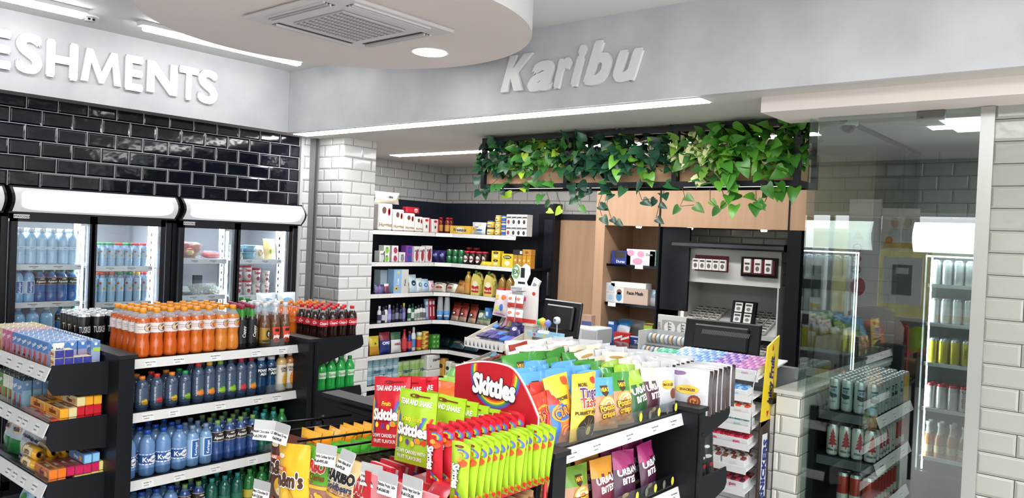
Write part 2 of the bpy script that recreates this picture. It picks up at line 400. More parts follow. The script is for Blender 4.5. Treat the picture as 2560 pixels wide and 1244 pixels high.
def d_lion(l, fn, z0, z1, r):
    h = z1-z0; l.rect(fn, -r*1.4, z0, r*1.4, z1, M('#b8913f', .35, .4), 10); l.rect(fn, -r*1.4, z1-h*.06, r*1.4, z1, M('#e8d9a8'), 10)
    l.ell(fn, r*.2, z0+h*.6, r*.42, h*.25, M('#1b1714'), 3, 12, 1); l.ell(fn, r*.28, z0+h*.58, r*.22, h*.15, M('#e9e4da'), 4, 10)
    l.ell(fn, r*.3, z0+h*.56, r*.1, h*.08, M('#1b1714'), 5, 8)
    l.text(fn, 'PREDATOR', 0, z0+h*.14, h*.1, M('#1b1714'), .04, L=.006, maxw=r*1.6, lay=3)
def d_wfruit(c1, c2):
    def f(l, fn, z0, z1, r):
        h = z1-z0; fruit(l, fn, r*.1, z0+h*.28, h*.17, c1, c2); l.text(fn, 'FLAVOURED WATER', -r*.62, z0+h*.55, r*.25, M('#e6e9ee'), .02, 90, 0, L=.008, maxw=h*.8, lay=3)
    return f
def d_spots(l, fn, z0, z1, r):
    h = z1-z0
    for i in range(7): l.ell(fn, (i-3)*r*.8, z0+h*(.3+.25*(i % 3)), r*.3, h*.13, M(('#d8a43a', '#7faf3a', '#c9584a')[i % 3]), 2, 7)
def d_lemon(word, c):
    def f(l, fn, z0, z1, r):
        h = z1-z0; l.ell(fn, r*.35, z0+h*.4, r*.75, h*.3, M(c), 2, 16, 2)
        for k in range(3): l.rect(fn, -r*.2, z0+h*(.3+.1*k), r*.95, z0+h*(.31+.1*k), M('#8f5a1c'), 4, lay=4)
        l.text(fn, word, r*.1, z0+h*.86, h*.09, M('#3d2f26'), .03, L=.006, maxw=r*1.6, lay=4); l.text(fn, 'WATER', r*.1, z0+h*.75, h*.09, M('#3d2f26'), .03, L=.006, maxw=r*1.4, lay=4)
    return f
def d_power(l, fn, z0, z1, r):
    h = z1-z0; l.text(fn, 'POWER', 0, z0+h*.7, h*.26, M('#ffffff'), .04, 0, 0, 3, r*1.9, L=.006); l.text(fn, 'ADE', r*.1, z0+h*.35, h*.26, M('#ffffff'), .04, 0, 0, 3, r*1.5, L=.006)
def d_kwal(l, fn, z0, z1, r):
    h = z1-z0; l.rect(fn, -3*r, z0, 3*r, z0+h*.12, M('#f2f4f7'), 14); l.rect(fn, -3*r, z1-h*.12, 3*r, z1, M('#cfe0f2'), 14)
    l.ell(fn, r*.45, z0+h*.5, r*.5, h*.34, M('#f4f6f8'), 3, 14, 1); l.text(fn, 'Kw', -r*.35, z0+h*.5, h*.42, M('#ffffff'), .03, L=.006, lay=4); l.text(fn, 'Dasani', r*.45, z0+h*.5, h*.2, M('#2c4f94'), .03, 12, .3, 4, r*.8, L=.006)
def d_kring(l, fn, z0, z1, r):
    h = z1-z0; l.rect(fn, -r*.7, z0, r*.7, z1, M('#e9f1f8'), 6, lay=1); l.rect(fn, -r*.55, z0+h*.05, r*.55, z1-h*.05, M('#2565b0'), 6, lay=2); l.text(fn, 'Keringet', 0, z0+h*.5, r*.42, M('#ffffff'), .02, 90, 0, 4, h*.8, L=.006)
def d_aqua(l, fn, z0, z1, r):
    h = z1-z0; l.rect(fn, -3*r, z0, 3*r, z0+h*.07, M('#c9b39a'), 14); l.rect(fn, -3*r, z1-h*.07, 3*r, z1, M('#c9b39a'), 14)
    l.text(fn, 'Aquamist', 0, z0+h*.42, h*.3, M('#f1efe8'), .03, 0, .2, 3, r*1.8, L=.006); l.ell(fn, r*.1, z0+h*.75, r*.4, h*.1, M('#cfc2ae'), 3, 10)
def d_can(l, fn, z0, z1, r):
    h = z1-z0; l.rect(fn, -r*.7, z0+h*.5, r*.7, z0+h*.86, M('#8fa4ae', .3, .3), 5); l.rect(fn, -r*.6, z0+h*.78, r*.6, z0+h*.84, M('#26384a'), 5, lay=2)
    l.text(fn, 'ICE', 0, z0+h*.68, h*.09, M('#26384a'), .02, lay=3, L=.006); l.poly(fn, [(-r*.7, z0+h*.6), (r*.7, z0+h*.52), (r*.7, z0+h*.40), (-r*.1, z0+h*.36), (-r*.7, z0+h*.44)], M('#1f2c38'), 3, L=.01)
    l.text(fn, 'Smooth', 0, z0+h*.22, h*.06, M('#4a5a64'), .02, 0, .2, 3, r, L=.006)
def d_tree(l, fn, z0, z1, r):
    h = z1-z0
    for k in range(4): l.poly(fn, [(-r*(.8-k*.15), z0+h*(.3+.15*k)), (r*(.8-k*.15), z0+h*(.3+.15*k)), (0, z0+h*(.55+.15*k))], M('#a02c34'), 2+k*.3, L=.01)
    l.rect(fn, -r*.1, z0+h*.2, r*.1, z0+h*.35, M('#a02c34'), 1)
    l.text(fn, 'White Cap', 0, z0+h*.1, h*.1, M('#3c3c40'), .03, 0, .2, 3, r*1.8, L=.006)
DECO = {'coco': d_pic('#e0c79a', '#6b3f22', '#5a3a26'), 'mango': d_pic('#d9603a', '#d99a3a', '#e09a3c'), 'mangog': d_pic('#e39a3a', '#3f7d33', '#cf4a34'), 'coke': d_coke, 'sprite': d_sprite,
 'play': d_play, 'lion': d_lion, 'lem': d_lemon('LEMON', '#e0ae3c'), 'oran': d_lemon('ORANGE', '#e2902c'), 'power': d_power, 'kwal': d_kwal, 'kring': d_kring, 'aqua': d_aqua, 'spots': d_spots,
 'wor': d_wfruit('#e8893a', '#5d8a2a'), 'wre': d_wfruit('#c9404a', '#8a3a2a'), 'wgr': d_wfruit('#8fc23a', '#5d8a2a'), 'wye': d_wfruit('#e8b03a', '#5d8a2a'),
 'cap': d_txt('Cappy', '#e6e2df', rot=1, h=.6, shear=.2), 'fanta': d_txt('FANTA', '#ffd9b0', h=.3), 'blk': d_txt('TUSKER', '#d9d9d9', h=.25), 'plain': None,
 'monster': d_txt('X', '#e8e8ea', h=.5), 'smirn': d_can, 'red': d_txt('WHITE CAP', '#c03a3a', rot=1, h=.5), 'yel': d_txt('TONIC', '#6b5a12', rot=1, h=.5), 'tree': None,
 'sav': d_txt('dry', '#6a4a1c', '#e7ddc8', h=.3), 'vit': d_txt('AQUA', '#3565a8', h=.3)}
DECO['tree'] = d_tree
@memo
def can(H, r, col, lid='#c9cbcd', lab=None, col2=None, metal=.6, name='drink_can'):
    b = MB(); c = M(col, .28, metal)
    b.lathe([(r*.8, 0, M(lid, .3, .8)), (r*.92, .03*H, c), (r, .06*H, c), (r, .9*H, M(lid, .3, .8)), (r*.86, .97*H), (r*.86, H), (r*.8, H), (r*.78, .985*H)], c, 14)
    fn = cylmap(r)
    if col2: b.lathe([(r+.0004, .1*H), (r+.0004, .35*H)], M(col2, .3, metal), 14, cap=False)
    if lab: DECO[lab](b, fn, .12*H, .88*H, r)
    o = thing(name, b, '', 'can'); t = MB().ell(topmap(.985*H), 0, 0, r*.72, r*.72, M(lid, .3, .8), 1, 12); t.box(-r*.12, -r*.1, .99*H, r*.12, r*.45, .995*H, M('#8c8e90', .3, .8)); obj('lid', t, o); return o
# ---- soft bags
class Bag:
    def __init__(s, w, h, d, zone, crimp=.05, seed=0, nu=10, nv=14, wr=.05, flare=.06):
        s.w, s.h, s.d, s.fl, s.cr = w, h, d, flare, crimp; rd = random.Random(seed); s.ph = [rd.uniform(0, 6.3) for _ in range(8)]; s.wr = wr*d; s.b = MB()
        for side in (0, 1):
            vs = []; 
            for j in range(nv+1):
                for i in range(nu+1):
                    u = -1+2*i/nu; v = j/nv; x, y, z = s.pos(u, v)
                    vs.append((x, y if side == 0 else -y*.8, z))
            n = len(s.b.v); s.b.v += vs
            for j in range(nv):
                for i in range(nu):
                    a = n+j*(nu+1)+i; q = (a, a+1, a+nu+2, a+nu+1); s.b.f.append(q if side == 0 else q[::-1])
                    s.b.m.append(s.b.mi(zone(-1+2*(i+.5)/nu, (j+.5)/nv, side))); s.b.sm.append(True)
    def depth(s, u, v):
        c = s.cr
        if v < c or v > 1-c: return .0008
        t = (v-c)/(1-2*c); e = min(1, abs(u)); base = (1-e**3.2)*(math.sin(math.pi*t)**.55)
        p = s.ph; wr = math.sin(9*u+p[0]+3*v)*math.sin(7*v+p[1]) + .7*math.sin(17*u*(.4+abs(v-.5)*2)+p[2])*(2*abs(v-.5))**2 + .5*math.sin(13*v+5*u+p[3])
        return .0008 + s.d/2*base + s.wr*wr*min(1, (1-e)*4)*math.sin(math.pi*t)**.4
    def pos(s, u, v):
        p = s.ph; k = 1-s.fl*math.sin(math.pi*min(1, max(0, v)))
        bend = .02*s.h*math.sin(2.2*u+p[4])*(v**4) ; 
        return (u*s.w/2*k, -s.depth(u, v)+bend*.6, v*s.h + .006*s.h*math.sin(3*u+p[5])*(v > .9))
    def fn(s, x, z, o):
        v = z/s.h; k = 1-s.fl*math.sin(math.pi*min(1, max(0, v))); u = max(-1, min(1, 2*x/(s.w*k)))
        q = s.pos(u, v); return (x, q[1]-o-.0008, z)
    def text(s, t, cu, cv, h, mat, **k):
        k.setdefault('L', .012); s.b.text(s.fn, t, cu*s.w/2, cv*s.h, h*s.h, mat, lay=k.pop('lay', 2), **{**k, 'maxw': k.get('maxw', 1)*s.w*.92}); return s
    def ell(s, cu, cv, ru, rv, mat, **k): s.b.ell(s.fn, cu*s.w/2, cv*s.h, ru*s.w/2, rv*s.h, mat, **k); return s
    def rect(s, u0, v0, u1, v1, mat, **k): s.b.rect(s.fn, u0*s.w/2, v0*s.h, u1*s.w/2, v1*s.h, mat, k.pop('n', 6), k.pop('mv', 2), **k); return s
    def poly(s, pts, mat, lay=1.5, L=.02): s.b.poly(s.fn, [(a*s.w/2, c*s.h) for a, c in pts], mat, lay, L); return s
def foil(c, r=.3): return M(c, r, coat=.3)
def zsplit(*bands):
    # bands: (upto_v, colour) bottom to top
    def z(u, v, side):
        for t, c in bands:
            if v <= t: return foil(c)
        return foil(bands[-1][1])
    return z
def bag_out(B, name, cat='bag'): return thing(name, B.b, '', cat)
W_ = M('#f4f2f0', .4)
@memo
def chips_urban(c, c2, seed=1):
    rd = random.Random(seed)
    sk = [rd.uniform(.7, .86) for _ in range(12)]
    B = Bag(.155, .205, .05, lambda u, v, s: foil(c) if v > sk[int((u+1)*5.99)] - .12 else foil(c2), seed=seed)
    B.text('URBAN', 0, .60, .125, W_, rot=5, bold=.045, maxw=.92); B.text('BITES', .04, .42, .125, W_, rot=5, bold=.045, maxw=.85)
    B.ell(-.2, .12, .25, .05, M('#d9b36a'), rot=10)
    return bag_out(B, 'crisps_bag')
@memo
def chips_potato(c, seed=1):
    B = Bag(.165, .21, .05, lambda u, v, s: foil(c) if v > .66 else foil('#b98a62'), seed=seed)
    B.poly([(-.25, .84), (.25, .84), (.22, .68), (0, .62), (-.22, .68)], M('#4a3016')).text('HEAT', 0, .76, .07, M('#f0b83a'), bold=.06, lay=4, maxw=.3)
    for k, q in enumerate(('#e8b04a', '#f4e2c0', '#e8b04a', '#f4e2c0', '#c98a3a')): B.ell(.1, .46, .62-.1*k, .17-.028*k, M(q), lay=2+k, a0=0, a1=180)
    B.text('Potato', 0, .42, .11, M('#f0b23a'), bold=.05, rot=6, back=(M('#4a2412'), .11), lay=8, maxw=.8)
    B.text('crisps', .05, .29, .11, M('#f0b23a'), bold=.05, rot=6, back=(M('#4a2412'), .11), lay=8, maxw=.8)
    B.ell(-.1, .14, .5, .06, M('#c4732c'), lay=2).ell(.4, .1, .3, .05, M('#d9a05a'), lay=2)
    return bag_out(B, 'crisps_bag')
@memo
def chips_curls(c, c2, seed=2):
    B = Bag(.15, .20, .05, lambda u, v, s: foil(c) if v > .74 else foil(c2) if (v > .5 or u < -.4) else foil('#d9784a'), seed=seed)
    B.ell(0, .58, .88, .2, M('#e8942c'), lay=2, rings=3, n=18, rot=12).ell(0, .58, .76, .16, M(c2), lay=3, rings=2, n=18, rot=12)
    B.text('CURLS', 0, .58, .17, M('#f08c2c'), bold=.04, rot=14, back=(M('#22306b'), .09), lay=5, maxw=.78)
    for k in range(4): B.ell(.1+.1*k, .2-.02*k, .45, .13, M(('#e39a5c', '#c25a34')[k % 2]), lay=3+k, a0=-60+k*30, a1=200, inner=.6, n=12)
    return bag_out(B, 'crisps_bag')
@memo
def chips_tingo():
    B = Bag(.165, .25, .055, lambda u, v, s: foil('#e9bd3a'), seed=5)
    B.text('MORE', -.4, .85, .05, M('#3a3020'), lay=3); B.ell(.5, .9, .25, .05, M('#c0392b'), lay=3)
    B.text('Tingo', 0, .74, .13, M('#5b2c6b'), bold=.04, back=(W_, .1), lay=4, maxw=.85); B.text('Tastic', .05, .6, .13, M('#b5462c'), bold=.04, back=(W_, .1), lay=4, maxw=.9)
    B.ell(.02, .22, .72, .2, M('#2a2018'), lay=3, n=20, rings=3)
    for k in range(16):
        a = 2*math.pi*k/16; B.poly([(.02+.12*math.cos(a-.1), .22+.035*math.sin(a-.1)), (.02+.68*math.cos(a), .22+.19*math.sin(a)), (.02+.12*math.cos(a+.1), .22+.035*math.sin(a+.1))], M('#cbb089'), 5, .03)
    B.ell(.05, .2, .2, .06, M('#e0c060'), lay=7)
    B.text('PURRFECT PUZZLE', 0, .46, .045, M('#3a2c18'), bold=.04, lay=4, maxw=.9)
    return bag_out(B, 'crisps_bag')
@memo
def bag_plain(w, h, d, c, c2=None, name='crisps_bag', word=None, wc='#3a3a3a', spots=(), split=.5, seed=3, crimpc=None, wh=.1, cv=.6, wrot=0, cat='bag', emb=None, fl=.06):
    def z(u, v, s):
        if crimpc and abs(u) > .86: return foil(crimpc)
        return foil(c2) if c2 and v < split else foil(c)
    B = Bag(w, h, d, z, seed=seed, nu=14 if crimpc else 8, nv=11, flare=fl)
    for (cu, cv_, ru, rv, q) in spots: B.ell(cu, cv_, ru, rv, M(q), lay=2, n=12, rings=2)
    if emb: B.ell(0, cv, .5, .1, M(emb), lay=2.5, n=14, rings=2)
    if word: B.text(word, 0, cv, wh, M(wc), bold=.04, lay=4, maxw=.85, rot=wrot)
    return bag_out(B, name, cat)
RAIN = ('#7b4a9c', '#3f6fb5', '#59a84b', '#f2d23a', '#ef8a2c', '#d9342c')
@memo
def skittles_big(c, dark):
    B = Bag(.17, .215, .03, lambda u, v, s: foil(c), seed=11, crimp=.03, flare=.01, nv=12)
    B.text('TEAR AND SHARE', 0, .84, .07, W_, bold=.03, maxw=.9)
    B.ell(-.1, .93, .28, .025, M(dark), lay=3, n=14, inner=.6).rect(-.1, .925, .7, .94, M(dark), lay=3)
    for k in range(6):
        B.poly([(.5+.07*k, .66), (.58+.07*k, .66), (.5-.55+.07*k+.2, .3), (.42-.55+.07*k+.2, .3)], M(RAIN[k]), 2); B.poly([(-1+.05*k, .2), (-1+.05*(k+1), .2), (-1+.05*(k+1), .74-.02*k), (-1+.05*k, .74-.02*k)], M(RAIN[5-k]), 2)
    for k, (a, q) in enumerate((((-.55, .32), '#f2d23a'), ((.3, .34), '#e8842c'), ((.5, .38), '#5aa03c'), ((.1, .29), '#f2c23a'), ((.62, .33), '#d9442c'), ((-.2, .3), '#6b3f8c'))): B.ell(a[0], a[1], .1, .04, M(q, .2), lay=4)
    B.text('Skittles', 0, .47, .15, W_, bold=.055, back=(M(dark), .09), lay=6, maxw=.88)
    B.text('Fruits' if c > '#b' else 'Crazy Sours', -.05, .62, .06, M('#e9c93a'), bold=.03, maxw=.6)
    B.text('CHEWY CANDIES WITH', -.1, .17, .05, W_, bold=.02, maxw=.85); B.text('FRUIT FLAVOURS', -.15, .09, .05, W_, bold=.02, maxw=.7)
    return bag_out(B, 'candy_pouch')
@memo
def skittles_small(c, dark):
    B = Bag(.068, .165, .022, lambda u, v, s: foil(c), seed=12, crimp=.05, flare=.02, nu=8, nv=14, wr=.08)
    B.ell(-.1, .93, .5, .018, M(dark), lay=3, n=12, inner=.3)
    for k in range(6): B.ell(.15, .80, .8-.1*k, .09-.011*k, M(RAIN[k]), lay=2+.3*k, a0=-30, a1=120, inner=.85, rings=1)
    B.ell(.45, .68, .45, .06, M('#d9542c'), lay=3).ell(.1, .73, .3, .04, M('#e8a03a'), lay=3.4)
    B.text('Skittles', -.1, .46, .155, W_, rot=-90, bold=.06, back=(M('#2c2c34'), .1), lay=6, maxw=1.9, sx=.62, L=.01)
    for k in range(6): B.poly([(-.2+.2*k, .24-.03*k), (0+.2*k, .22-.03*k), (0+.2*k, .12-.02*k), (-.2+.2*k, .14-.02*k)], M(RAIN[k]), 3)
    for k in range(5): B.ell(-.1+.25*k, .13-.01*k, .16, .025, M(RAIN[(k*2+3) % 6], .2), lay=5)
    return bag_out(B, 'candy_sachet')
@memo
def bag_mm(c, seed=4):
    B = Bag(.15, .225, .045, lambda u, v, s: foil(c), seed=seed)
    B.rect(-.9, .66, -.1, .71, M('#d9642c'), lay=3).text('SHARE', -.5, .685, .035, W_, lay=5, maxw=.35)
    B.text("m&m's", 0, .56, .17, M('#4f2f22'), bold=.06, back=(W_, .11), lay=4, maxw=.86)
    B.ell(0, .3, .34, .13, M('#e8b43a'), lay=3, n=16, rings=2).ell(.0, .24, .2, .05, M('#e6dcc6'), lay=4)
    for k, q in enumerate(('#b5342c', '#4a2c20', '#3c3028', '#d98a2c')): B.ell(-.5+.32*k, .1-.01*(k % 2), .11, .032, M(q, .2), lay=4)
    B.ell(-.55, .84, .22, .03, M('#e8d8c0'), lay=3)
    return bag_out(B, 'sweets_bag')
@memo
def bag_gummy(c, word, sub, wc='#c0302c', blue=False, seed=6):
    B = Bag(.14, .235, .04, lambda u, v, s: foil(c) if v > .56 or v < .1 else foil('#a8756a') if not blue else foil('#2f7fc4'), seed=seed)
    B.rect(-.98, .52, .98, .56, M('#e2b53a'), lay=2)
    B.text('HARIBO', 0, .78, .12, M(wc), bold=.07, back=(W_, .12), lay=4, maxw=.9)
    B.text(word, 0, .66, .075, M('#2a2c5a' if c > '#d' else '#7a3a1c'), bold=.03, lay=4, maxw=.9)
    if sub: B.text(sub, 0, .6, .035, M('#8a3a2a'), bold=.02, lay=4, maxw=.8)
    rd = random.Random(seed)
    for k in range(16): B.ell(rd.uniform(-.75, .4), rd.uniform(.16, .46), .16, .04, M(rd.choice(('#c4584a', '#d99a4a', '#8a4a3c', '#c9a08a', '#7d3a34')), .25), lay=2+.1*k, n=8, rot=rd.uniform(0, 90))
    B.rect(-.35, .2, -.05, .32, M('#e9e9e4'), lay=6)
    # rounded yellow blob of the sweet shape
    B.ell(.62, .4, .22, .07, M('#e2b53a'), lay=6).ell(.62, .27, .26, .1, M('#e2b53a'), lay=6).ell(.45, .46, .09, .025, M('#e2b53a'), lay=6.5)
    return bag_out(B, 'sweets_bag')
@memo
def sachet(w, h, c, c2=None, top=None, seed=1, d=.02, name='sweets_bag'):
    B = Bag(w, h, d, lambda u, v, s: foil(top) if top and v > .9 else foil(c2) if c2 and v < .7 else foil(c), seed=seed, nu=6, nv=8, wr=.12)
    return bag_out(B, name)
# ---- boxes and cartons
@memo
def carton(w, d, h, c, top=None, name='carton', cat='carton', front=None, side=None, bev=.001, c2=None, strip=None, rough=.4):
    b = MB(); b.box(-w/2, -d/2, 0, w/2, d/2, h, M(c, rough), bev)
    F, Lf, Rt, T, Bk = frontmap(-d/2), leftmap(-w/2), rightmap(w/2), topmap(h), backmap(d/2)
    if top: b.rect(T, -w/2+bev, -d/2+bev, w/2-bev, d/2-bev, M(top, rough))
    if c2:
        for mp, ww in ((F, w), (Lf, d), (Rt, d)): b.rect(mp, -ww/2+bev, bev, ww/2-bev, h*.45, M(c2, rough))
    if strip: b.rect(F, -w/2+bev, h*.6, w/2-bev, h*.76, M(strip), lay=2)
    for spec, mp, ww in ((front, F, w), (side, Lf, d)):
        for q in spec or ():
            if q[0] == 't': b.text(mp, q[1], q[2]*ww/2, q[3]*h, q[4]*h, M(q[5]), q[6] if len(q) > 6 else .03, q[7] if len(q) > 7 else 0, lay=4, maxw=(ww if not (len(q) > 7 and q[7]) else h)*.9)
            elif q[0] == 'e': b.ell(mp, q[1]*ww/2, q[2]*h, q[3]*ww/2, q[4]*h, M(q[5]), 2.5, 14)
            elif q[0] == 'r': b.rect(mp, q[1]*ww/2, q[2]*h, q[3]*ww/2, q[4]*h, M(q[5]), lay=1.6)
            elif q[0] == 'p': b.poly(mp, [(x*ww/2, y*h) for x, y in q[1]], M(q[2]), 2.2)
    return thing(name, b, '', cat)
@memo
def drinkbox(c, c2, topc, dot, name='drink_carton', band=None, w=.040, d=.060, h=.125):
    # small drink carton with folded ears and a straw hole; long printed side faces -X
    b = MB(); b.box(-w/2, -d/2, 0, w/2, d/2, h, M(c, .4), .001); F, Lf, T = frontmap(-d/2), leftmap(-w/2), topmap(h)
    b.rect(F, -w/2+.001, 0.001, w/2-.001, h*.7, M(c2, .4)); b.rect(Lf, -d/2+.001, .001, d/2-.001, h*.6, M(c2, .4)); b.rect(T, -w/2, -d/2, w/2, d/2, M(topc, .35))
    b.poly(F, [(-w/2, h), (w/2, h), (0, h*.86)], M(topc), 2); b.ell(F, 0, h*.89, w*.16, w*.16, M(dot), 3, 10)
    if band: b.rect(F, -w*.3, h*.62, w*.48, h*.76, M(band), lay=3)
    b.text(Lf, 'Ribena' if band else 'Daima', 0, h*.8, h*.13, M('#f4f6fa'), .04, 20, 0, 3, d*.8)
    b.ell(Lf, .1*d, h*.42, d*.2, h*.17, M('#c0504a'), 3, 10); b.ell(Lf, -.05*d, h*.22, d*.34, h*.14, M('#b06a50'), 3, 10); b.rect(Lf, -d*.3, h*.04, d*.3, h*.12, M('#e6dcd8'), lay=3)
    o = thing(name, b, '', 'drink carton')
    s = MB().box(-w*.08, -d*.42, h, w*.3, -d*.22, h+.003, M(topc, .3)); s.tube([(-w*.3, -d*.3, h+.003), (w*.1, d*.35, h+.004)], .0022, M('#eef2f6', .3), 5); obj('straw', s, o); return o
@memo
def biscuit(c, w=.034, l=.17, h=.042, endc=None, word='CREAMS', wc='#7a2c14', name='biscuit_packet', rnd=False):
    # packet lying with its long side facing -X and its crimped end facing -Y
    b = MB(); 
    if rnd:
        n = 12; r = h/2
        vs = []
        for yy, k in ((-l/2, .55), (-l/2+.006, 1), (l/2-.006, 1), (l/2, .55)):
            for i in range(n): vs.append((w/2*k*math.cos(2*math.pi*i/n), yy, r+r*k*math.sin(2*math.pi*i/n)))
        b.add(vs, [(j*n+i, j*n+(i+1) % n, (j+1)*n+(i+1) % n, (j+1)*n+i) for j in range(3) for i in range(n)] + [tuple(range(n)), tuple(range(3*n, 4*n))[::-1]], foil(c), True)
        b.rect(lambda u, v, o: (-w/2*math.cos(v)-o, -u, r+(r+o)*math.sin(v)), -l*.32, -.5, l*.32, .9, M('#f0dcae'), 1, 4, 2)
        b.text(lambda u, v, o: (-w/2*math.cos(v/r)-o*2, -u, r+(r+o*2)*math.sin(v/r)), word, 0, .004, h*.3, M(wc), .05, L=.01, lay=4, maxw=l*.6)
        return thing(name, b, '', 'biscuit packet')
    b.box(-w/2, -l/2, 0, w/2, l/2, h, foil(c), .003); L = leftmap(-w/2); F = frontmap(-l/2); T = topmap(h)
    if endc: b.rect(F, -w/2+.003, .003, w/2-.003, h-.003, foil(endc))
    b.poly(F, [(-w*.42, h*.92), (w*.42, h*.92), (0, h*.55)], M(endc or c, .2), 3); b.rect(F, -w*.4, h*.1, w*.4, h*.16, M(endc or c, .15), lay=4)
    b.text(L, word, .0, h*.48, h*.36, M(wc), .05, lay=3, maxw=l*.6); b.ell(L, l*.28, h*.45, l*.1, h*.3, M('#d9a05a'), 3, 10); b.ell(L, -l*.02, h*.82, l*.05, h*.12, M('#c0302c'), 3, 8)
    b.rect(T, -w*.3, -l*.35, w*.3, l*.35, M('#7a5a44' if c != '#d9d3ea' else '#6a3a5a'), lay=2); b.text(T, word, 0, 0, w*.4, M('#f0e0c0'), .03, 90, 0, 4, l*.5)
    return thing(name, b, '', 'biscuit packet')
@memo
def tub(r0, r1, h, c, lid, name='yoghurt_tub', word=None, wc='#b52c34', dot=None, cat='tub'):
    b = MB(); b.lathe([(r0, 0), (r1, h*.9)], M(c, .4), 14)
    fn = cylmap((r0+r1)/2+.0015)
    if word: b.text(fn, word, 0, h*.7, h*.2, M(wc), .04, L=.008, lay=3, maxw=r1*1.6)
    if dot: b.ell(fn, 0, h*.3, r0*.5, h*.14, M(dot), 3, 10)
    o = thing(name, b, '', cat); l = MB().lathe([(r1*1.05, h*.88), (r1*1.05, h*.97), (r1*.98, h)], M(lid, .35), 14); obj('lid', l, o); return o
@memo
def jar(r, h, c, lid, name='jar', word=None, wc='#ffffff', band=None, oval=None, sq=False, cat='jar', lidh=.14):
    b = MB(); b.lathe([(r*.9, 0), (r, h*.04), (r, h*(.92-lidh)), (r*.8, h*(1-lidh))], M(c, .25), 14)
    fn = cylmap(r+.0005)
    if band: b.lathe([(r+.0005, h*.15), (r+.0005, h*.6)], M(band, .4), 14, cap=False)
    if oval: b.ell(cylmap(r+.0012), 0, h*.4, r*.75, h*.26, M(oval), 2, 14)
    if word: b.text(cylmap(r+.0015), word, 0, h*.4, h*.16, M(wc), .04, L=.008, lay=4, maxw=r*1.4)
    o = thing(name, b, '', cat); l = MB().lathe([(r*.95, h*(1-lidh)), (r*.95, h*.98), (r*.85, h)], M(lid, .35), 14); obj('lid', l, o); return o
@memo
def jug(c, cap, label='#b52c2c'):
    # cooking-oil jerrycan with a loop handle
    b = MB(); w, d, h = .12, .09, .26
    prof = [(-.06, 0), (.055, 0), (.06, .02), (.06, .12), (.045, .17), (.03, .2), (-.015, .225), (-.03, .225), (-.055, .17), (-.06, .12)]
    n = len(prof); vs = [(x, -d/2, z) for x, z in prof]+[(x, d/2, z) for x, z in prof]
    b.add(vs, [tuple(range(n)), tuple(range(n, 2*n))[::-1]]+[((i+1) % n, i, n+i, n+(i+1) % n) for i in range(n)], M(c, .3))
    F = frontmap(-d/2); b.poly(F, [(-.05, .03), (.05, .03), (.05, .1), (-.05, .1)], M(label), 2); b.ell(F, 0, .12, .035, .03, M('#efe6c8'), 3, 12); b.text(F, 'Fresh Fri', 0, .06, .022, M('#f6e9c0'), .03, lay=4, maxw=.09)
    o = thing('oil_jug', b, '', 'oil jug'); hd = MB().tube([(.058, 0, .12), (.062, 0, .17), (.05, 0, .215), (.015, 0, .235), (-.01, 0, .225)], .012, M(c, .3), 8); obj('handle', hd, o)
    cp = MB().lathe([(.016, .222), (.016, .255), (.013, .26)], M(cap, .35), 10, cx=-.03); obj('cap', cp, o); return o
@memo
def spray(c, cap, H=.2, r=.024, word=None, wc='#ffffff', trig=False, lab=None, name='toiletry_bottle'):
    b = MB(); b.lathe([(r*.9, 0), (r, .02*H), (r, .62*H), (r*.85, .72*H), (r*.45, .78*H)], M(c, .3), 12, sy=.8)
    if lab: b.lathe([(r+.0006, .15*H), (r+.0006, .5*H)], M(lab, .35), 12, cap=False, sy=.8)
    if word: b.text(lambda u, v, o: ((r+.001)*math.sin(u/r), -(r+.001+o)*math.cos(u/r)*.8, v), word, 0, .35*H, H*.09, M(wc), .03, lay=3, L=.008, maxw=r*1.5)
    o = thing(name, b, '', 'bottle')
    k = MB().lathe([(r*.5, .78*H), (r*.5, .96*H), (r*.4, H)], M(cap, .35), 10)
    if trig: k.box(-r*1.6, -r*.3, .92*H, r*.4, r*.3, H, M(cap)); k.box(-r*1.3, -r*.2, .78*H, -r*1.0, r*.2, .92*H, M(cap))
    obj('cap', k, o); return o
@memo
def roll_pack(nx, nz, c, c2, word='Hanan'):
    b = MB(); r = .05
    for i in range(nx):
        for k in range(nz):
            b.lathe([(r*.98, k*.1), (r, k*.1+.01), (r, k*.1+.09), (r*.95, k*.1+.098), (.02, k*.1+.098)], M(c, .35), 14, cx=(i-(nx-1)/2)*.098); b.lathe([(r*1.003, k*.1+.015), (r*1.003, k*.1+.06)], M(c2, .35), 14, cx=(i-(nx-1)/2)*.098, cap=False)
    b.text(frontmap(-r-.001), word, 0, .05*nz, .035, M('#24566b'), .04, 6, .25, 3, .09*nx)
    return thing('tissue_roll_pack', b, '', 'tissue rolls')
# ================================================================ the room
CZ, SZ = 3.0, 2.51
struct('floor', MB().box(-3.2, -4, -.1, 8, 7, 0, noise_mat('floor_tile', '#c4c2be', '#cfcdc9', 3, .25, .02)))
struct('ceiling', MB().box(-3.2, -4, CZ, 3.7, 5.6, CZ+.1, CEIL))
b = MB().box(3.68, -4, SZ, 8, 7, SZ+.05, SOFF); struct('ceiling_soffit', b)
b = MB().box(-3.2, 5.47, SZ, 3.639, 5.75, CZ, GREYP); struct('wall_left_bulkhead', b)
b = MB().box(3.64, -4, SZ, 3.679, 5.6, CZ, GREYP); struct('wall_back_bulkhead', b)
b = MB().box(3.64, 5.47, SZ-.002, 4.05, 5.7, SZ-.0005, SOFF); struct('trim_1', b)
TB = tile_mat('black_tile', 'X', '#0b0d1c', '#c4c4c8', .09, 2.434, 1.714, .35, .187, .1, 0)
struct('wall_left', MB().box(-3.2, 5.63, 0, 3.868, 5.8, SZ, TB))
TWX = tile_mat('white_tile_x', 'X', '#d2d1cf', '#55565a', .13, 2.451, 4.02, .06)
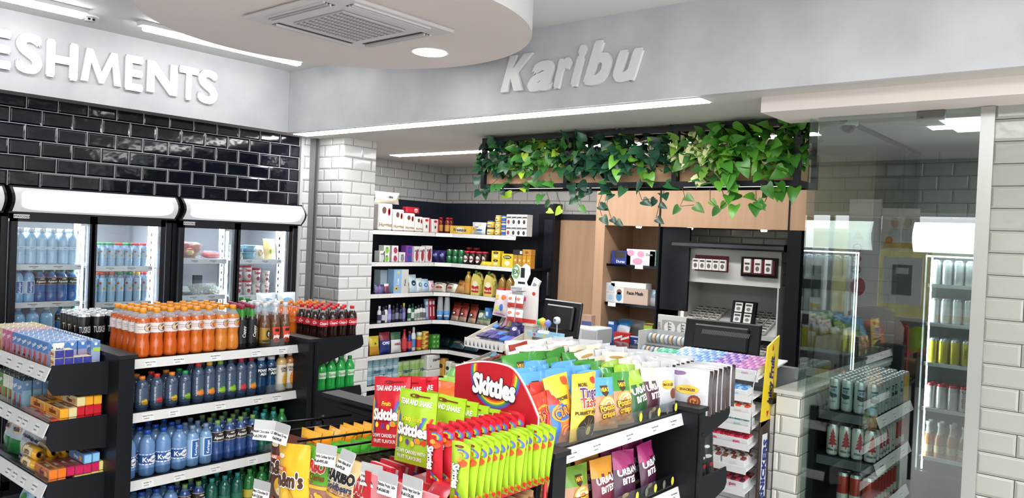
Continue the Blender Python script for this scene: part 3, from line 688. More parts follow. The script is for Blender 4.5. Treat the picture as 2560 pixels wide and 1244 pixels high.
TWY = tile_mat('white_tile_y', 'Y', '#d2d1cf', '#55565a', .13, 2.451, 5.29, .06)
struct('wall_left_strip', MB().box(3.895, 5.62, 0, 3.966, 5.8, SZ, TWX))
struct('trim_2', MB().box(3.868, 5.605, 0, 3.895, 5.8, SZ, M('#c9c9c9', .35, .3)))
b = MB().box(3.966, 5.56, 0, 4.018, 5.8, SZ, M('#8d8e90', .4, .5)); b.box(3.98, 5.545, 0, 3.995, 5.56, SZ, M('#5c5d60', .4, .5)); struct('trim_3', b)
b = MB()   # tiled column; its two visible faces carry the same white metro tile
b.add([(4.02, 5.23, 0), (4.02, 6.45, 0), (4.02, 6.45, SZ), (4.02, 5.23, SZ)], [(0, 3, 2, 1)], TWY)
b.add([(4.364, 5.23, 0), (4.364, 6.45, 0), (4.364, 6.45, SZ), (4.364, 5.23, SZ)], [(0, 1, 2, 3)], TWY)
b.add([(4.02, 5.23, 0), (4.364, 5.23, 0), (4.364, 5.23, SZ), (4.02, 5.23, SZ)], [(0, 1, 2, 3)], TWX)
b.add([(4.02, 6.45, 0), (4.364, 6.45, 0), (4.364, 6.45, SZ), (4.02, 6.45, SZ)], [(3, 2, 1, 0)], TWX)
b.add([(4.02, 5.23, SZ), (4.364, 5.23, SZ), (4.364, 6.45, SZ), (4.02, 6.45, SZ), (4.02, 5.23, 0), (4.364, 5.23, 0), (4.364, 6.45, 0), (4.02, 6.45, 0)], [(0, 1, 2, 3), (7, 6, 5, 4)], TWX)
struct('wall_column', b)
TBX = tile_mat('store_tile_x', 'X', '#c2c1bf', '#4d4e52', .2, 2.431, 6.42, .06)
TBY = tile_mat('store_tile_y', 'Y', '#c2c1bf', '#4d4e52', .2, 2.431, 6.41, .06)
struct('wall_store', MB().box(4.3, 6.41, 0, 6.6, 6.55, SZ, TBX))
struct('wall_back', MB().box(6.42, -2.5, 0, 6.55, 6.6, SZ, TBY))
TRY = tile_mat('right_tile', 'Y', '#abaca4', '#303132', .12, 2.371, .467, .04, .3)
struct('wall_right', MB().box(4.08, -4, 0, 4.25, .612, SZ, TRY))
struct('wall_liquor_end', MB().box(4.25, -1.6, 0, 6.42, -1.5, SZ, TBX))
struct('trim_4', MB().box(4.06, .612, 0, 4.12, .668, 2.43, M('#b9bbb8', .35, .7)))
struct('trim_5', MB().box(3.82, -4, 2.432, 4.22, 1.60, SZ, CEILW))
struct('window_1', MB().box(4.085, .668, .0, 4.095, 1.40, 2.432, GLASS2))
struct('window_2', MB().box(4.10, 1.44, .99, 6.0, 1.448, SZ, GLASS))
struct('trim_6', MB().box(6.0, 1.435, .99, 6.42, 1.453, SZ, GLASS))
struct('trim_7', MB().box(4.10, 1.43, SZ-.02, 6.42, 1.458, SZ, M('#4a4d4c', .5)))
b = MB().box(4.07, 1.41, .985, 6.0, 1.56, 1.005, M('#c6c6c0', .35)); struct('trim_8', b)
struct('wall_liquor_low', MB().box(4.09, 1.42, 0, 6.0, 1.55, .985, tile_mat('low_tile', 'Y', '#d6d4ca', '#4a4a48', .2, .968, 1.424, .06, .2, .1)))
# main ceiling disc with its cassette and downlight
b = MB(); cxd, cyd, rd_ = 2.57, 3.40, 1.01; n = 72
ri = [(cxd+rd_*math.cos(2*math.pi*i/n), cyd+rd_*math.sin(2*math.pi*i/n)) for i in range(n)]
b.add([(x, y, 2.82) for x, y in ri]+[(x, y, CZ) for x, y in ri], [tuple(range(n))[::-1]], CEILW)
b.add([(x, y, 2.82) for x, y in ri]+[(x, y, CZ) for x, y in ri], [(i, (i+1) % n, n+(i+1) % n, n+i) for i in range(n)], M('#eceae8', .7), True)
struct('ceiling_disc', b)
ac = thing('air_conditioner', None, 'white square ceiling cassette air conditioner with a dark grille', 'air conditioner', (2.52, 3.27, 2.82))
a = .385; P = M('#dcd6d6', .45)
b = MB().box(-a, -a, -.022, a, a, 0, P, .01); obj('panel', b, ac)
gm = M('#3c3638', .6); g = MB().box(-.2, -.2, -.026, .2, .2, -.0225, gm)
for i in range(21): g.box(-.2+.02*i-.0025, -.2, -.032, -.2+.02*i+.0025, .2, -.0235, M('#cfc6c6', .5))
for i in range(9): g.box(-.2, -.2+.05*i-.003, -.034, .2, -.2+.05*i+.003, -.024, M('#cfc6c6', .5))
obj('grille', g, ac)
for k in range(4):
    v = MB().box(-.24, -.335, -.024, .24, -.275, -.0225, gm); v.box(-.24, -.322, -.034, .24, -.318, -.024, P); v.box(-.24, -.305, -.036, .24, -.295, -.024, P); v.box(-.245, -.345, -.03, .245, -.335, -.022, P)
    obj('louvre', v, ac, rot=(0, 0, k*math.pi/2))
dl = MB().lathe([(.115, -.004), (.115, 0)], M('#e8e6e4', .4), 28)
p = onZ(1075, 130, 2.82); t = thing('downlight', dl, 'round recessed downlight in the lowered ceiling disc', 'ceiling light', (p.x, p.y, 2.82))
obj('lens', MB().lathe([(.095, -.0075), (.095, -.0045)], M('#fffdfa', .5, emit=14), 28), t)
def batten(x0, x1, y, lab):
    t = thing('tube_light', MB().box(x0-(x0+x1)/2, -.035, -.03, x1-(x0+x1)/2, .035, 0, WHT, .004), lab, 'ceiling light', ((x0+x1)/2, y, CZ), group='tube lights on the main ceiling')
    obj('diffuser', MB().box(x0-(x0+x1)/2+.03, -.03, -.055, x1-(x0+x1)/2-.01, .03, -.03, LAMP, .008), t)
batten(2.21, 3.40, 4.98, 'long tube light on the ceiling between the disc and the left bulkhead')
batten(.72, 1.92, 5.03, 'tube light at the top left corner of the ceiling')
p = onZ(224, 40, CZ); t = thing('smoke_detector', MB().lathe([(.05, -.012), (.055, 0)], WHT, 18), 'small white detector on the ceiling above the refreshments wall', 'detector', (p.x, p.y, CZ))
obj('sensor', MB().lathe([(.028, -.035), (.032, -.012)], M('#c4c4c6'), 14), t); obj('port', MB().box(-.02, -.03, -.03, -.006, -.027, -.018, BLKG).box(.006, -.03, -.03, .02, -.027, -.018, BLKG), t)
def slot_light(x0, x1, y0, y1, lab):
    t = thing('recessed_strip_light', MB().box(-(x1-x0)/2-.012, -(y1-y0)/2-.012, -.003, (x1-x0)/2+.012, (y1-y0)/2+.012, 0, WHT), lab, 'ceiling light', ((x0+x1)/2, (y0+y1)/2, SZ), group='strip lights recessed in the soffit')
    obj('diffuser', MB().box(-(x1-x0)/2, -(y1-y0)/2, -.007, (x1-x0)/2, (y1-y0)/2, -.0035, LAMP), t)
slot_light(3.70, 3.83, 1.885, 5.48, 'long recessed strip light along the soffit under the greeting sign')
slot_light(5.14, 5.27, 1.9, 5.95, 'recessed strip light behind the hanging planter frame')
slot_light(5.10, 5.23, -.6, 1.11, 'recessed strip light inside the glazed liquor room')
# soft fill: area lamps added to brighten the shop, not fixtures of the room
area('front_bay_fill', (.6, .6, 2.95), (0, 0, 0), 2.0, 2.0, 78)
area('bay_fill', (1.6, -.9, 2.95), (0, 0, 0), 2.2, 1.2, 30)
area('store_fill', (5.2, 4.2, 2.49), (0, 0, 0), .3, 2.6, 12)
# sign letters
LET = M('#ededee', .35)
GL = {'M': ([(0, 0), (.16, 0), (.22, .40), (.40, 0), (.50, 0), (.68, .40), (.74, 0), (.90, 0), (.79, .69), (.65, .69), (.45, .25), (.25, .69), (.11, .69)], .9),
 'N': ([(0, 0), (.16, 0), (.16, .40), (.48, 0), (.64, 0), (.64, .69), (.48, .69), (.48, .29), (.16, .69), (0, .69)], .64),
 'K': ([(0, 0), (.17, 0), (.17, .25), (.35, 0), (.57, 0), (.30, .36), (.56, .69), (.35, .69), (.17, .44), (.17, .69), (0, .69)], .57)}
def letter3d(ch, h, t, bold, shear=0, sx=1):
    if ch in GL:
        v, w = GL[ch]; f = [tuple(range(len(v)))]; v = [(x+y*shear, y, 0) for x, y in v]
    else: v, f, w = glyph(ch, bold, shear, 1.0, 8)
    k = h/.7
    b = MB(); n = len(v)
    q0 = [(x*k*sx, 0, y*k) for x, y, l in v]; q1 = [(x*k*sx, -t-l, y*k) for x, y, l in v]
    b.add(q0+q1, [tuple(n+i for i in g) for g in f], LET)
    cnt = {}
    for g in f:
        for i in range(len(g)): e = (g[i], g[(i+1) % len(g)]); cnt[e] = 1
    b.add(q0+q1, [(e[0], e[1], n+e[1], n+e[0]) for e in cnt if (e[1], e[0]) not in cnt], LET)
    return b, w*k*sx
def signword(name, base, rz, lab, spec, h, bold, shear, t):
    # spec: (letter, start, end) distances along the wall from the sign's base
    r = thing(name, None, lab, 'sign', base, (0, 0, R_(rz)))
    for c, a, e in spec:
        mb, w_ = letter3d(c, h*(.80 if c in 'Si' else .79) if c != ' ' else h, t, bold, shear); xs = [v[0] for v in mb.v]; k = (e-a)/(max(xs)-min(xs))
        o = obj('letter', mb, r, (a-min(xs)*k, 0, 0)); o.scale = (k, 1, 1)
    return r
S1 = [('E', -24, 26), ('S', 36.7, 104), ('H', 112.7, 193), ('M', 200, 301.8), ('E', 310, 356), ('N', 364.7, 441), ('T', 444, 494), ('S', 492, 542)]
xs = [(c, cY(a, 5.468, 2.75), cY(e, 5.468, 2.75)) for c, a, e in S1]
w0 = xs[0][1]; pre = [('R', w0-1.02, w0-.84), ('E', w0-.80, w0-.65), ('F', w0-.61, w0-.47), ('R', w0-.43, w0-.25)]
pre = [(c, a+.21, e+.21) for c, a, e in pre]
xs = pre + xs; bx = xs[0][1]
signword('wall_sign', (bx, 5.468, 2.644), 0, 'white raised capitals on the left bulkhead', [(c, a-bx, e-bx) for c, a, e in xs], .28, .045, 0, .018)
S2 = [('K', 1256.5, 1333), ('a', 1324, 1389.5), ('r', 1389.5, 1433), ('i', 1432, 1468.6), ('b', 1464, 1532.7), ('u', 1538, 1610)]
ys = [(c, cX(a, 3.638, 2.70), cX(e, 3.638, 2.70)) for c, a, e in S2]; by = ys[0][1]
signword('welcome_sign', (3.638, by, 2.634), -90, 'white raised slanted lettering on the bulkhead over the counter', [(c, by-a, by-e) for c, a, e in ys], .28, .05, .32, .02)

def local(name, mb, root, label=None):
    o = obj(name, mb, root, tuple(-v for v in root.location)); 
    if label: o['label'] = label
    return o
# ================================================================ drinks fridges
def fridge(X0, X1, wins, shelves, lab, led_right, pil=None, clip=None):
    r = thing('display_fridge', None, lab, 'fridge', ((X0+X1)/2, 5.2, 0), group='black glass-door fridges on the left wall')
    Y0, Y1, T = 4.93, 5.6, 1.915
    b = MB().box(X0, Y0+.05, 0, X0+.035, Y1, T, BLK).box(X1-.035, Y0+.05, 0, X1, Y1, T, BLK).box(X0, Y0+.05, 1.74, X1, Y1, T, BLK).box(X0, Y0+.05, 0, X1, Y1, .2, BLK)
    b.box(X0, Y1-.03, .2, X1, Y1, 1.75, M('#b4b6ba', .4))
    local('cabinet', b, r)
    li = M('#c9ccd0', .35); b = MB().box(X0+.035, 5.0, .2, X0+.045, Y1-.03, 1.74, li).box(X1-.045, 5.0, .2, X1-.035, Y1-.03, 1.74, li).box(X0+.04, 5.0, 1.73, X1-.04, Y1-.03, 1.74, li)
    for xx in (wins[0][1]-.035, wins[1][1]-.015 if len(wins) > 1 else X1-.05):
        b.box(xx, 5.05, .2, xx+.03, 5.075, 1.73, li)
        for k in range(28): b.box(xx+.01, 5.048, .3+.05*k, xx+.02, 5.0495, .32+.05*k, BLKG)
    local('liner', b, r)
    for (a, c) in wins:
        d = MB(); zt = 1.715
        d.box(a-.03, Y0, .2, a, Y0+.045, 1.76, BLK).box(c, Y0, .2, c+.03, Y0+.045, 1.76, BLK).box(a-.03, Y0, zt, c+.03, Y0+.045, 1.76, BLK).box(a-.03, Y0, .15, c+.03, Y0+.045, .25, BLK)
        do = local('door', d, r); obj('door_glass', MB().box(a, Y0+.015, .25, c, Y0+.022, zt, GLASSF), do)
        led = MB().box(c-.012, 5.0, .25, c-.002, 5.02, 1.7, LEDM) if led_right else MB().box(c-.006, 5.0, .25, c-.002, 5.01, 1.7, LEDM)
        local('led_strip', led, r)
    led = MB().box(X0+.05, 5.06, 1.715, X1-.05, 5.10, 1.728, LEDM); local('led_strip', led, r)
    # curved back-lit header
    h = MB(); n = 8; hx0, hx1 = X0+.035, X1-.012; pf = [(Y0-.005-.05*math.sin(math.pi*i/n), 1.77+.135*i/n) for i in range(n+1)]
    h.add([(hx0, y, z) for y, z in pf]+[(hx1, y, z) for y, z in pf], [(i, i+n+1, i+n+2, i+1) for i in range(n)], LBOX, True)
    local('light_box', h, r)
    e = MB()
    for (p_, q_) in ((X0+.02, hx0), (hx1, hx1+.012)):
        nn = n+1; pv = [(p_, y-.003, z) for y, z in pf]+[(q_, y-.003, z) for y, z in pf]
        e.add(pv, [(i, i+nn, i+nn+1, i+1) for i in range(n)], BLK); e.add([(x, y, z) for x in (p_,) for y, z in pf]+[(p_, Y0+.06, 1.905), (p_, Y0+.06, 1.77)], [tuple(range(n+3))], BLK); e.add([(q_, y, z) for y, z in pf]+[(q_, Y0+.06, 1.905), (q_, Y0+.06, 1.77)], [tuple(range(n+3))[::-1]], BLK)
    e.box(X0+.02, Y0-.003, 1.76, X1, Y0+.05, 1.772, BLK).box(X0+.02, Y0-.0, 1.905, X1, Y0+.06, 1.915, BLK)
    local('light_box_frame', e, r)
    bd = MB().box(X0+.045, Y0-.004, 1.733, X0+.125, Y0, 1.755, M('#dfe1e3', .3), .001); bd.text(frontmap(Y0-.0045), 'STAYCOLD', X0+.085, 1.744, .011, M('#33363c'), .04, L=9); local('badge', bd, r)
    for side, (a, c) in enumerate(wins):
        for z in shelves[side]:
            s = MB().box(a-.005, 5.0, z-.012, c-.04, Y1-.06, z, M('#d5d8dc', .4)); s.box(a-.005, 4.985, z-.03, c-.02, 4.995, z+.002, M('#e6e8ea', .35))
            fm = frontmap(4.9845)
            for k in range(3): s.rect(fm, a+.08+.13*k, z-.012, a+.13+.13*k, z-.009, BLK); s.rect(fm, a+.1+.13*k, z-.02, a+.12+.13*k, z-.018, BLK)
            local('shelf', s, r)
    return r
F1W = ((1.56, 1.943), (1.985, 2.372)); F2W = ((2.53, 2.888), (2.935, 3.325))
F1S = ((1.468, 1.25, 1.03, .8), (1.458, 1.235, 1.02, .8)); F2S = ((1.505, 1.26, 1.03, .8), (1.505, 1.25, 1.03, .8))
fridge(1.492, 2.467, F1W, F1S, 'black two-door fridge of bottled water, left of the produce fridge', True)
fridge(2.474, 3.43, F2W, F2S, 'black two-door fridge of fresh produce and yoghurt beside the tiled column', True)
fridge(.512, 1.487, ((.58, .963), (1.005, 1.392)), ((1.468, 1.0), (1.458, 1.0)), 'black fridge mostly cut off by the left edge of the photo', False)
fy = 5.035
def frow(plane_x0, pitch, mks, lab, z, grp, rows=2, dy=.075, n=None):
    grid(mks, lab, grp, (plane_x0, fy, z), (pitch, 0), n or len(mks), (0, dy), rows, jit=.002)
bt_clear = bottle('water', .21, .03, '#a9cdea', .86, '#dfe8f0', 'water', (.42, .5, '#d6e6f4', 'vit'))
frow(1.605, .0575, [bt_clear]*6, 'clear water bottle on the top left shelf of the first fridge', 1.468, 'clear water bottles on the top fridge shelf', 2)
kr = bottle('water', .2, .03, '#8fbbe4', .84, '#e6eef6', 'water', (.25, .62, '#cfe0f0', 'kring')); aq = bottle('water', .195, .031, '#3f6ea8', .82, '#2f8a4a', 'waterd', (.52, .74, '#2a2b30', 'aqua'))
frow(1.60, .0595, [kr, kr, aq, aq, aq, aq], ['water bottle with tall blue label on the second shelf of the first fridge']*2+['green-capped dark-labelled water bottle on the second shelf of the first fridge']*4, 1.25, 'water bottles on the second fridge shelf', 2)
bw = bottle('water', .19, .036, '#9cc6ea', .8, '#eef3f8', 'water')
frow(1.61, .075, [bw, bw, bw, aq, aq], ['plain water bottle on the third shelf of the first fridge']*3+['dark-labelled water bottle on the third shelf of the first fridge']*2, 1.03, 'water bottles on the third fridge shelf', 1)
frow(1.61, .075, [kr]*5, 'blue-labelled water bottle on the lowest seen shelf of the first fridge', .83, 'water bottles on the lowest fridge shelf', 1)
def fz(c, H=.145): return bottle('wide', H, .024, '#a8cbe6', .8, c, 'water', (.35, .7, '#b4d2ea', 'spots'))
cs = ['#e07a3c', '#3a9c5a', '#3a9c5a', '#d9432c', '#3a9c5a', '#c92c3c', '#c92c3c']; nm = ['orange', 'green', 'green', 'red', 'green', 'crimson', 'crimson']
frow(2.012, .052, [fz(c) for c in cs], [q+'-capped small flavoured water on the upper right shelf of the first fridge' for q in nm], 1.458, 'small flavoured waters with coloured caps', 2, .055)
cs = ['#e8843c', '#d9583a', '#d9583a', '#2f9c5a', '#2f9c5a', '#e8c83a', '#d92c3c']; nm = ['orange', 'vermilion', 'vermilion', 'green', 'green', 'yellow', 'red']
frow(2.014, .053, [fz(c, .185) for c in cs], [q+'-capped tall flavoured water on the second right shelf of the first fridge' for q in nm], 1.235, 'tall flavoured waters with coloured caps', 2, .06)
jb = bottle('wide', .14, .027, '#c8a070', .6, '#eef0ec', 'pet'); sp7 = bottle('soda', .19, .03, '#2f9c4c', .9, '#2f9c4c', '#4fb86a')
frow(2.02, .06, [jb, jb, jb, jb, sp7, sp7], ['white-capped juice bottle on the third right shelf of the first fridge']*4+['green soda bottle on the third right shelf of the first fridge']*2, 1.02, 'juices and sodas on the third right fridge shelf', 1)
# trays of produce
def tray(kind):
    def f():
        w, d, h = (.155, .1, .11) if kind == 'apple' else (.13, .1, .05) if kind == 'berry' else (.13, .10, .045)
        b = MB().box(-w/2, -d/2, 0, w/2, d/2, .012, M('#e6e8ea' if kind != 'leaf' else '#26282a', .4), .004)
        o = thing('produce_tray', b, '', 'food tray'); rd = random.Random(kind); c = MB()
        if kind == 'apple':
            for (x, y, z) in ((-.045, 0, .045), (.03, .01, .045), (-.01, -.02, .05), (-.03, .01, .085), (.04, -.01, .08)):
                c.lathe([(.006, z-.034), (.026, z-.028), (.037, z-.002), (.032, z+.02), (.012, z+.032), (.004, z+.026)], M('#c4554a' if x < .03 else '#cf8a6a', .3), 12, x, y)
            c.lathe([(.004, .03), (.02, .034), (.027, .05), (.02, .066), (.004, .07)], M('#e6d9a0', .4), 10, -.015, -.04)
        elif kind == 'berry':
            c.box(-.05, -.045, .012, .05, .045, .04, M('#c43a34', .4), .01); c.box(-.04, -.047, .02, .04, -.044, .04, M('#e06a58'))
        else:
            pal = ('#6f8f3a', '#cfc7a0', '#b5603a', '#8fae4a', '#d9d0b4', '#7a4a34') if kind == 'salad' else ('#4f7a2c', '#86a83c', '#a8c44a')
            for i in range(90):
                x = rd.uniform(-w*.42, w*.42); y = rd.uniform(-d*.4, d*.4); s = rd.uniform(.006, .011); q = rd.uniform(.012, .038)
                c.lathe([(.001, q-s*.6), (s, q), (.001, q+s*.7)], M(rd.choice(pal), .5), 5, x, y, cap=False)
            if kind == 'leaf': c.box(-.03, -.035, .04, .03, .02, .042, M('#e4e6e0'))
        obj('produce', c, o)
        obj('film', MB().box(-w/2+.002, -d/2+.002, .01, w/2-.002, d/2-.002, h, PET, .008), o)
        return o
    return f
ta, tb_, ts, tl = tray('apple'), tray('berry'), tray('salad'), tray('leaf')
put(ta, (2.632, 5.07, 1.505), 0, 'clear tray of red apples on the top shelf of the produce fridge', tilt=(8, 0))
put(tb_, (2.79, 5.07, 1.505), 0, 'small tray with a red label beside the apple tray', tilt=(8, 0))
put(tl, (2.60, 5.07, 1.275), 0, 'dark tray of green leaves on the second produce shelf', tilt=(38, 0))
put(ts, (2.715, 5.08, 1.275), 0, 'tray of chopped mixed salad beside the dark leaf tray', tilt=(38, 0), group='salad trays')
put(ts, (2.82, 5.08, 1.275), 0, 'tray of chopped mixed salad nearest the fridge pillar', tilt=(38, 0), group='salad trays')
put(carton(.06, .03, .12, '#3a3c40'), (2.80, 5.25, 1.26), 0, 'dark pack standing behind the salad trays')
cb = tub(.04, .045, .05, '#8fb6c8', '#a8cbd8', 'food_tub'); cg = tub(.04, .045, .05, '#c4cf9a', '#a8cbd8', 'food_tub')
for i, (x, k, mk) in enumerate(((2.97, 0, cg), (2.97, 1, cb), (3.075, 0, cb), (3.075, 1, cb))):
    put(mk, (x, 5.05, 1.505+.051*k), 0, '%s cheese tub, %s stack, %s' % (('green', 'blue', 'blue', 'blue')[i], ('left', 'left', 'right', 'right')[i], ('bottom', 'top')[k]), 'cheese tubs stacked in the right door')
put(bag_plain(.09, .10, .05, '#e3dccb', spots=((0, .4, .5, .25, '#cbb58f'),), seed=8), (3.16, 5.05, 1.507), 0, 'clear bag of pale mushrooms beside the cheese tubs', tilt=(-12, 0), cat='bag')
put(bag_plain(.10, .15, .04, '#dfc88a', spots=((.2, .35, .4, .12, '#6f8f2c'),), seed=9), (3.25, 5.05, 1.507), 0, 'yellow cheese bag at the right end of the top shelf', tilt=(-10, 0))
yg = tub(.026, .033, .105, '#ece8e4', '#b5343c', word='Delamere', dot='#9c2f3c'); yg2 = tub(.024, .031, .085, '#ece8e4', '#d9d4d0', word='Yog', dot='#9c2f3c')
for i, x in enumerate((2.985, 3.062)):
    for k in range(2): put(yg, (x, 5.04, 1.25+.105*k), 0, 'red-lidded yoghurt tub, %s column, %s' % (('left', 'second')[i], ('bottom', 'top')[k]), 'stacked red-lidded yoghurt tubs')
for i, x in enumerate((3.14, 3.215)):
    for k in range(2): put(yg if (i, k) == (0, 1) else yg2, (x, 5.05, 1.25+.085*k), 0, 'small yoghurt tub, %s column, %s' % (('third', 'fourth')[i], ('bottom', 'top')[k]), 'small stacked yoghurt tubs')
bl = tub(.035, .042, .11, '#e9edf2', '#2f62b4', word='Fresh', wc='#2f62b4')
for i in range(4): put(bl, (2.985+.085*i, 5.05, 1.03), 0, 'white tub with blue lid on the third shelf, %s from left' % ORD[i], 'blue-lidded tubs')
for i in range(3): put(bl, (2.60+.1*i, 5.1, 1.03), 0, 'white tub with blue lid under the salad trays, %s from left' % ORD[i], 'blue-lidded tubs left door')

# ================================================================ gondola helpers
def rail(b, p0, p1, zt, h, out, lean=.01, mat=WSTRIP, tick=4, seed=0):
    (x0, y0), (x1, y1) = p0, p1; ox, oy = out; t = .004; q = []
    for (x, y) in (p0, p1):
        q += [(x, y, zt), (x+ox*t, y+oy*t, zt), (x+ox*(lean+t), y+oy*(lean+t), zt-h), (x+ox*lean, y+oy*lean, zt-h)]
    b.add(q, [(0, 1, 2, 3), (7, 6, 5, 4), (1, 5, 6, 2), (0, 4, 5, 1), (3, 2, 6, 7), (0, 3, 7, 4)], mat)
    L = math.hypot(x1-x0, y1-y0); dx, dy = (x1-x0)/L, (y1-y0)/L; rd = random.Random(seed)
    fn = lambda u, v, o: (x0+dx*u+ox*(t+.0006+o+lean*(zt-v)/h), y0+dy*u+oy*(t+.0006+o+lean*(zt-v)/h), v)
    for k in range(tick):
        u = L*(k+.5)/tick+rd.uniform(-.04, .04); r = rd.random()
        b.rect(fn, u-.028, zt-h*.9, u+.028, zt-h*.2, M('#e6e6e4', .35)); b.text(fn, rd.choice(('Dasani 500ml Water', 'Minute Maid Mango', 'Highland 1ltr Water', 'Coke Zero 500ml', 'Keringet 1ltr', 'Cappy Orange')), u, zt-h*.4, h*.12, M('#2a2a2c'), .02, lay=3, maxw=.05); b.text(fn, 'Ksh%d.00' % rd.choice((50, 60, 75, 90, 120, 200)), u-.008, zt-h*.68, h*.1, M('#2a2a2c'), .02, lay=3)
def bracket(b, x0, x1, y, z, hp, ht, t=.006, mat=BLK):
    # tapering shelf end plate in the plane y, deep at x0 and shallow with a chamfered nose at x1
    s = 1 if x1 > x0 else -1
    pts = [(x0, z), (x1-s*.012, z), (x1-s*.004, z-hp*.35), (x1, z-hp*.75), (x1-s*.02, z-hp), (x0, z-ht)]
    if s < 0: pts = pts[::-1]
    b.prism(pts, lambda u, v, o: (u, y-o, v), t, mat)
G1 = thing('gondola_shelving', None, 'black double-sided gondola of bottled drinks in front of the fridges', 'shelving', (2.05, 4.0, 0))
GY0, GY1, GX0, GX1 = 3.6, 4.50, 1.585, 2.51
b = MB()
for xa in (1.52, 2.51): local('end_panel', MB().box(xa, 3.50, 0, xa+.068, GY1+.06, 1.135, BLK), G1); local('panel_cap', MB().box(xa-.006, 3.49, 1.135, xa+.078, GY1+.07, 1.152, BLK2), G1)
local('back_panel', MB().box(GX0, 4.03, .1, GX1, 4.06, 1.06, BLK), G1)
local('plinth', MB().box(GX0, 3.66, 0, GX1, GY1, .14, BLK), G1)
for z in (1.11, .86, .545, .24):
    s = MB().box(GX0, 3.61, z-.03, GX1, 4.03 if z < 1 else GY1, z, BLK)
    so = local('shelf', s, G1); rr = MB(); rail(rr, (GX0, GY0+.008), (GX1+.012, GY0+.008), z+.0, .042, (0, -1), .012, tick=5, seed=int(z*100)); obj('price_rail', rr, so)
    if z < 1: obj('acrylic_guard', MB().box(GX0, GY0+.014, z, GX1, GY0+.017, z+.045, ACRY), so)
obj('acrylic_guard', MB().box(2.26, GY0+.014, 1.11, GX1+.01, GY0+.017, 1.15, ACRY), so)
# left end: shelves facing -X
for z, nm_ in ((1.075, 'a'), (.835, 'b'), (.575, 'c'), (.30, 'd')):
    s = MB().box(1.28, 3.62, z-.025, 1.52, 4.52, z, BLK2); bracket(s, 1.52, 1.275, 3.612, z+.04, .13, .15)
    so = local('end_shelf', s, G1); rr = MB(); rail(rr, (1.285, 4.52), (1.285, 3.606), z+.03, .055, (-1, 0), .022, tick=7, seed=int(z*77)); obj('price_rail', rr, so)
    if z < 1: obj('acrylic_guard', MB().box(1.289, 3.615, z, 1.292, 4.5, z+.055, ACRY), so)
# right end shelves facing +X
for z in (1.115, .82, .5):
    s = MB().box(2.58, 3.60, z-.025, 2.93, 4.52, z, BLK2); bracket(s, 2.58, 2.955, 3.592, z+.022, .075, .17); so = local('end_shelf', s, G1)
    rr = MB(); rail(rr, (2.94, 3.606), (2.94, 4.5), z+.01, .05, (1, 0), .015, tick=4); obj('price_rail', rr, so)
local('slotted_upright', MB().box(2.545, 3.494, .1, 2.56, 3.499, 1.13, BLKG), G1)

# ---- top shelf drinks
oj = [bottle('waist', .228, .0335, c, .80, '#ef9a2c', 'pet', (.5, .72, '#e8d8d4', d)) for c, d in (('#cb5a1a', 'coco'), ('#cd661f', 'mango'), ('#d47f2c', 'mangog'))]
grid([oj[0]]*4+[oj[1]]+[oj[1]]+[oj[2]]*2, ['orange juice drink bottle with coconut label on the top drinks shelf']*4+['orange juice drink bottle with mango label on the top drinks shelf']*4, 'orange-capped juice bottles', (1.690, 3.655, 1.11), (.0655, 0), 8, (.0, .0685), 5)
cp = bottle('glass', .225, .027, '#1d1a1c', .72, '#9c2f4c', '#3f9c3a', (.12, .66, '#1e1c1e', 'cap'))
grid(cp, 'dark glass bottle with green neck and maroon cap', 'dark glass drink bottles', (2.205, 3.66, 1.11), (.057, 0), 2, (.012, .06), 4)
pl = bottle('glass', .228, .029, '#6b4630', .72, '#dfe1e3', 'pet', (.08, .44, '#5a3b2a', 'lion')); pl2 = bottle('glass', .228, .029, '#6b4630', .72, '#dfe1e3', 'pet', (.08, .44, '#5a3b2a', 'play'))
grid([pl, pl2, pl2], ['white-capped brown energy drink with gold label']+['white-capped brown energy drink with red label']*2, 'white-capped energy drinks', (2.335, 3.66, 1.11), (.063, 0), 3, (-.004, .062), 4)
bk = can(.16, .033, '#141416', '#d6d8da', 'blk', metal=.2)
grid(bk, 'tall black can behind the juice bottles', 'tall black cans on the far side', (1.625, 4.16, 1.11), (.069, 0), 3, (0, .07), 4)
grn = bottle('soda', .225, .03, '#2f9c3c', .88, '#2f7d3a', '#4fb85a')
grid(grn, 'green soda bottle at the back of the drinks gondola', 'green sodas at the back', (2.44, 4.0, 1.11), (.06, 0), 1, (0, .07), 2)
put(bag_plain(.14, .17, .04, '#dbe9f0', spots=((0, .5, .8, .3, '#7fb6d8'),), seed=21), (2.80, 4.36, 1.155), 0, 'pale blue snack bag behind the orange sodas', tilt=(-8, 0), group=None)
put(bag_plain(.14, .17, .04, '#dbe9f0', spots=((0, .5, .8, .3, '#7fb6d8'),), seed=22), (2.95, 4.36, 1.155), 0, 'blue and white snack bag nearest the tiled column', tilt=(-8, 0))
fa = bottle('soda', .19, .03, '#ee7424', .84, '#ef8a2c', 'pet', (.4, .55, '#ee7a2c', 'fanta')); ck = bottle('soda', .19, .0305, '#2a1512', .84, '#d92c2c', 'pet', (.42, .62, '#cc2232', 'coke'))
grid(ck, 'red-capped cola bottle on the end shelf', 'cola bottles on the end shelf', (2.70, 3.645, 1.115), (.068, 0), 4, (0, .068), 4)
grid(fa, 'orange soda bottle behind the colas on the end shelf', 'orange sodas on the end shelf', (2.70, 3.92, 1.115), (.068, 0), 4, (0, .068), 3)
spr = bottle('soda', .19, .0305, '#27a84a', .86, '#1f8a3c', '#3fc060', (.42, .6, '#4fbb6a', 'sprite'))
grid(spr, 'green soda bottle on the second end shelf', 'green sodas on the second end shelf', (2.70, 3.645, .82), (.068, 0), 4, (0, .07), 2)
tea = bottle('soda', .2, .03, '#8a4a2c', .86, '#5a3a2c', '#8a4a2c')
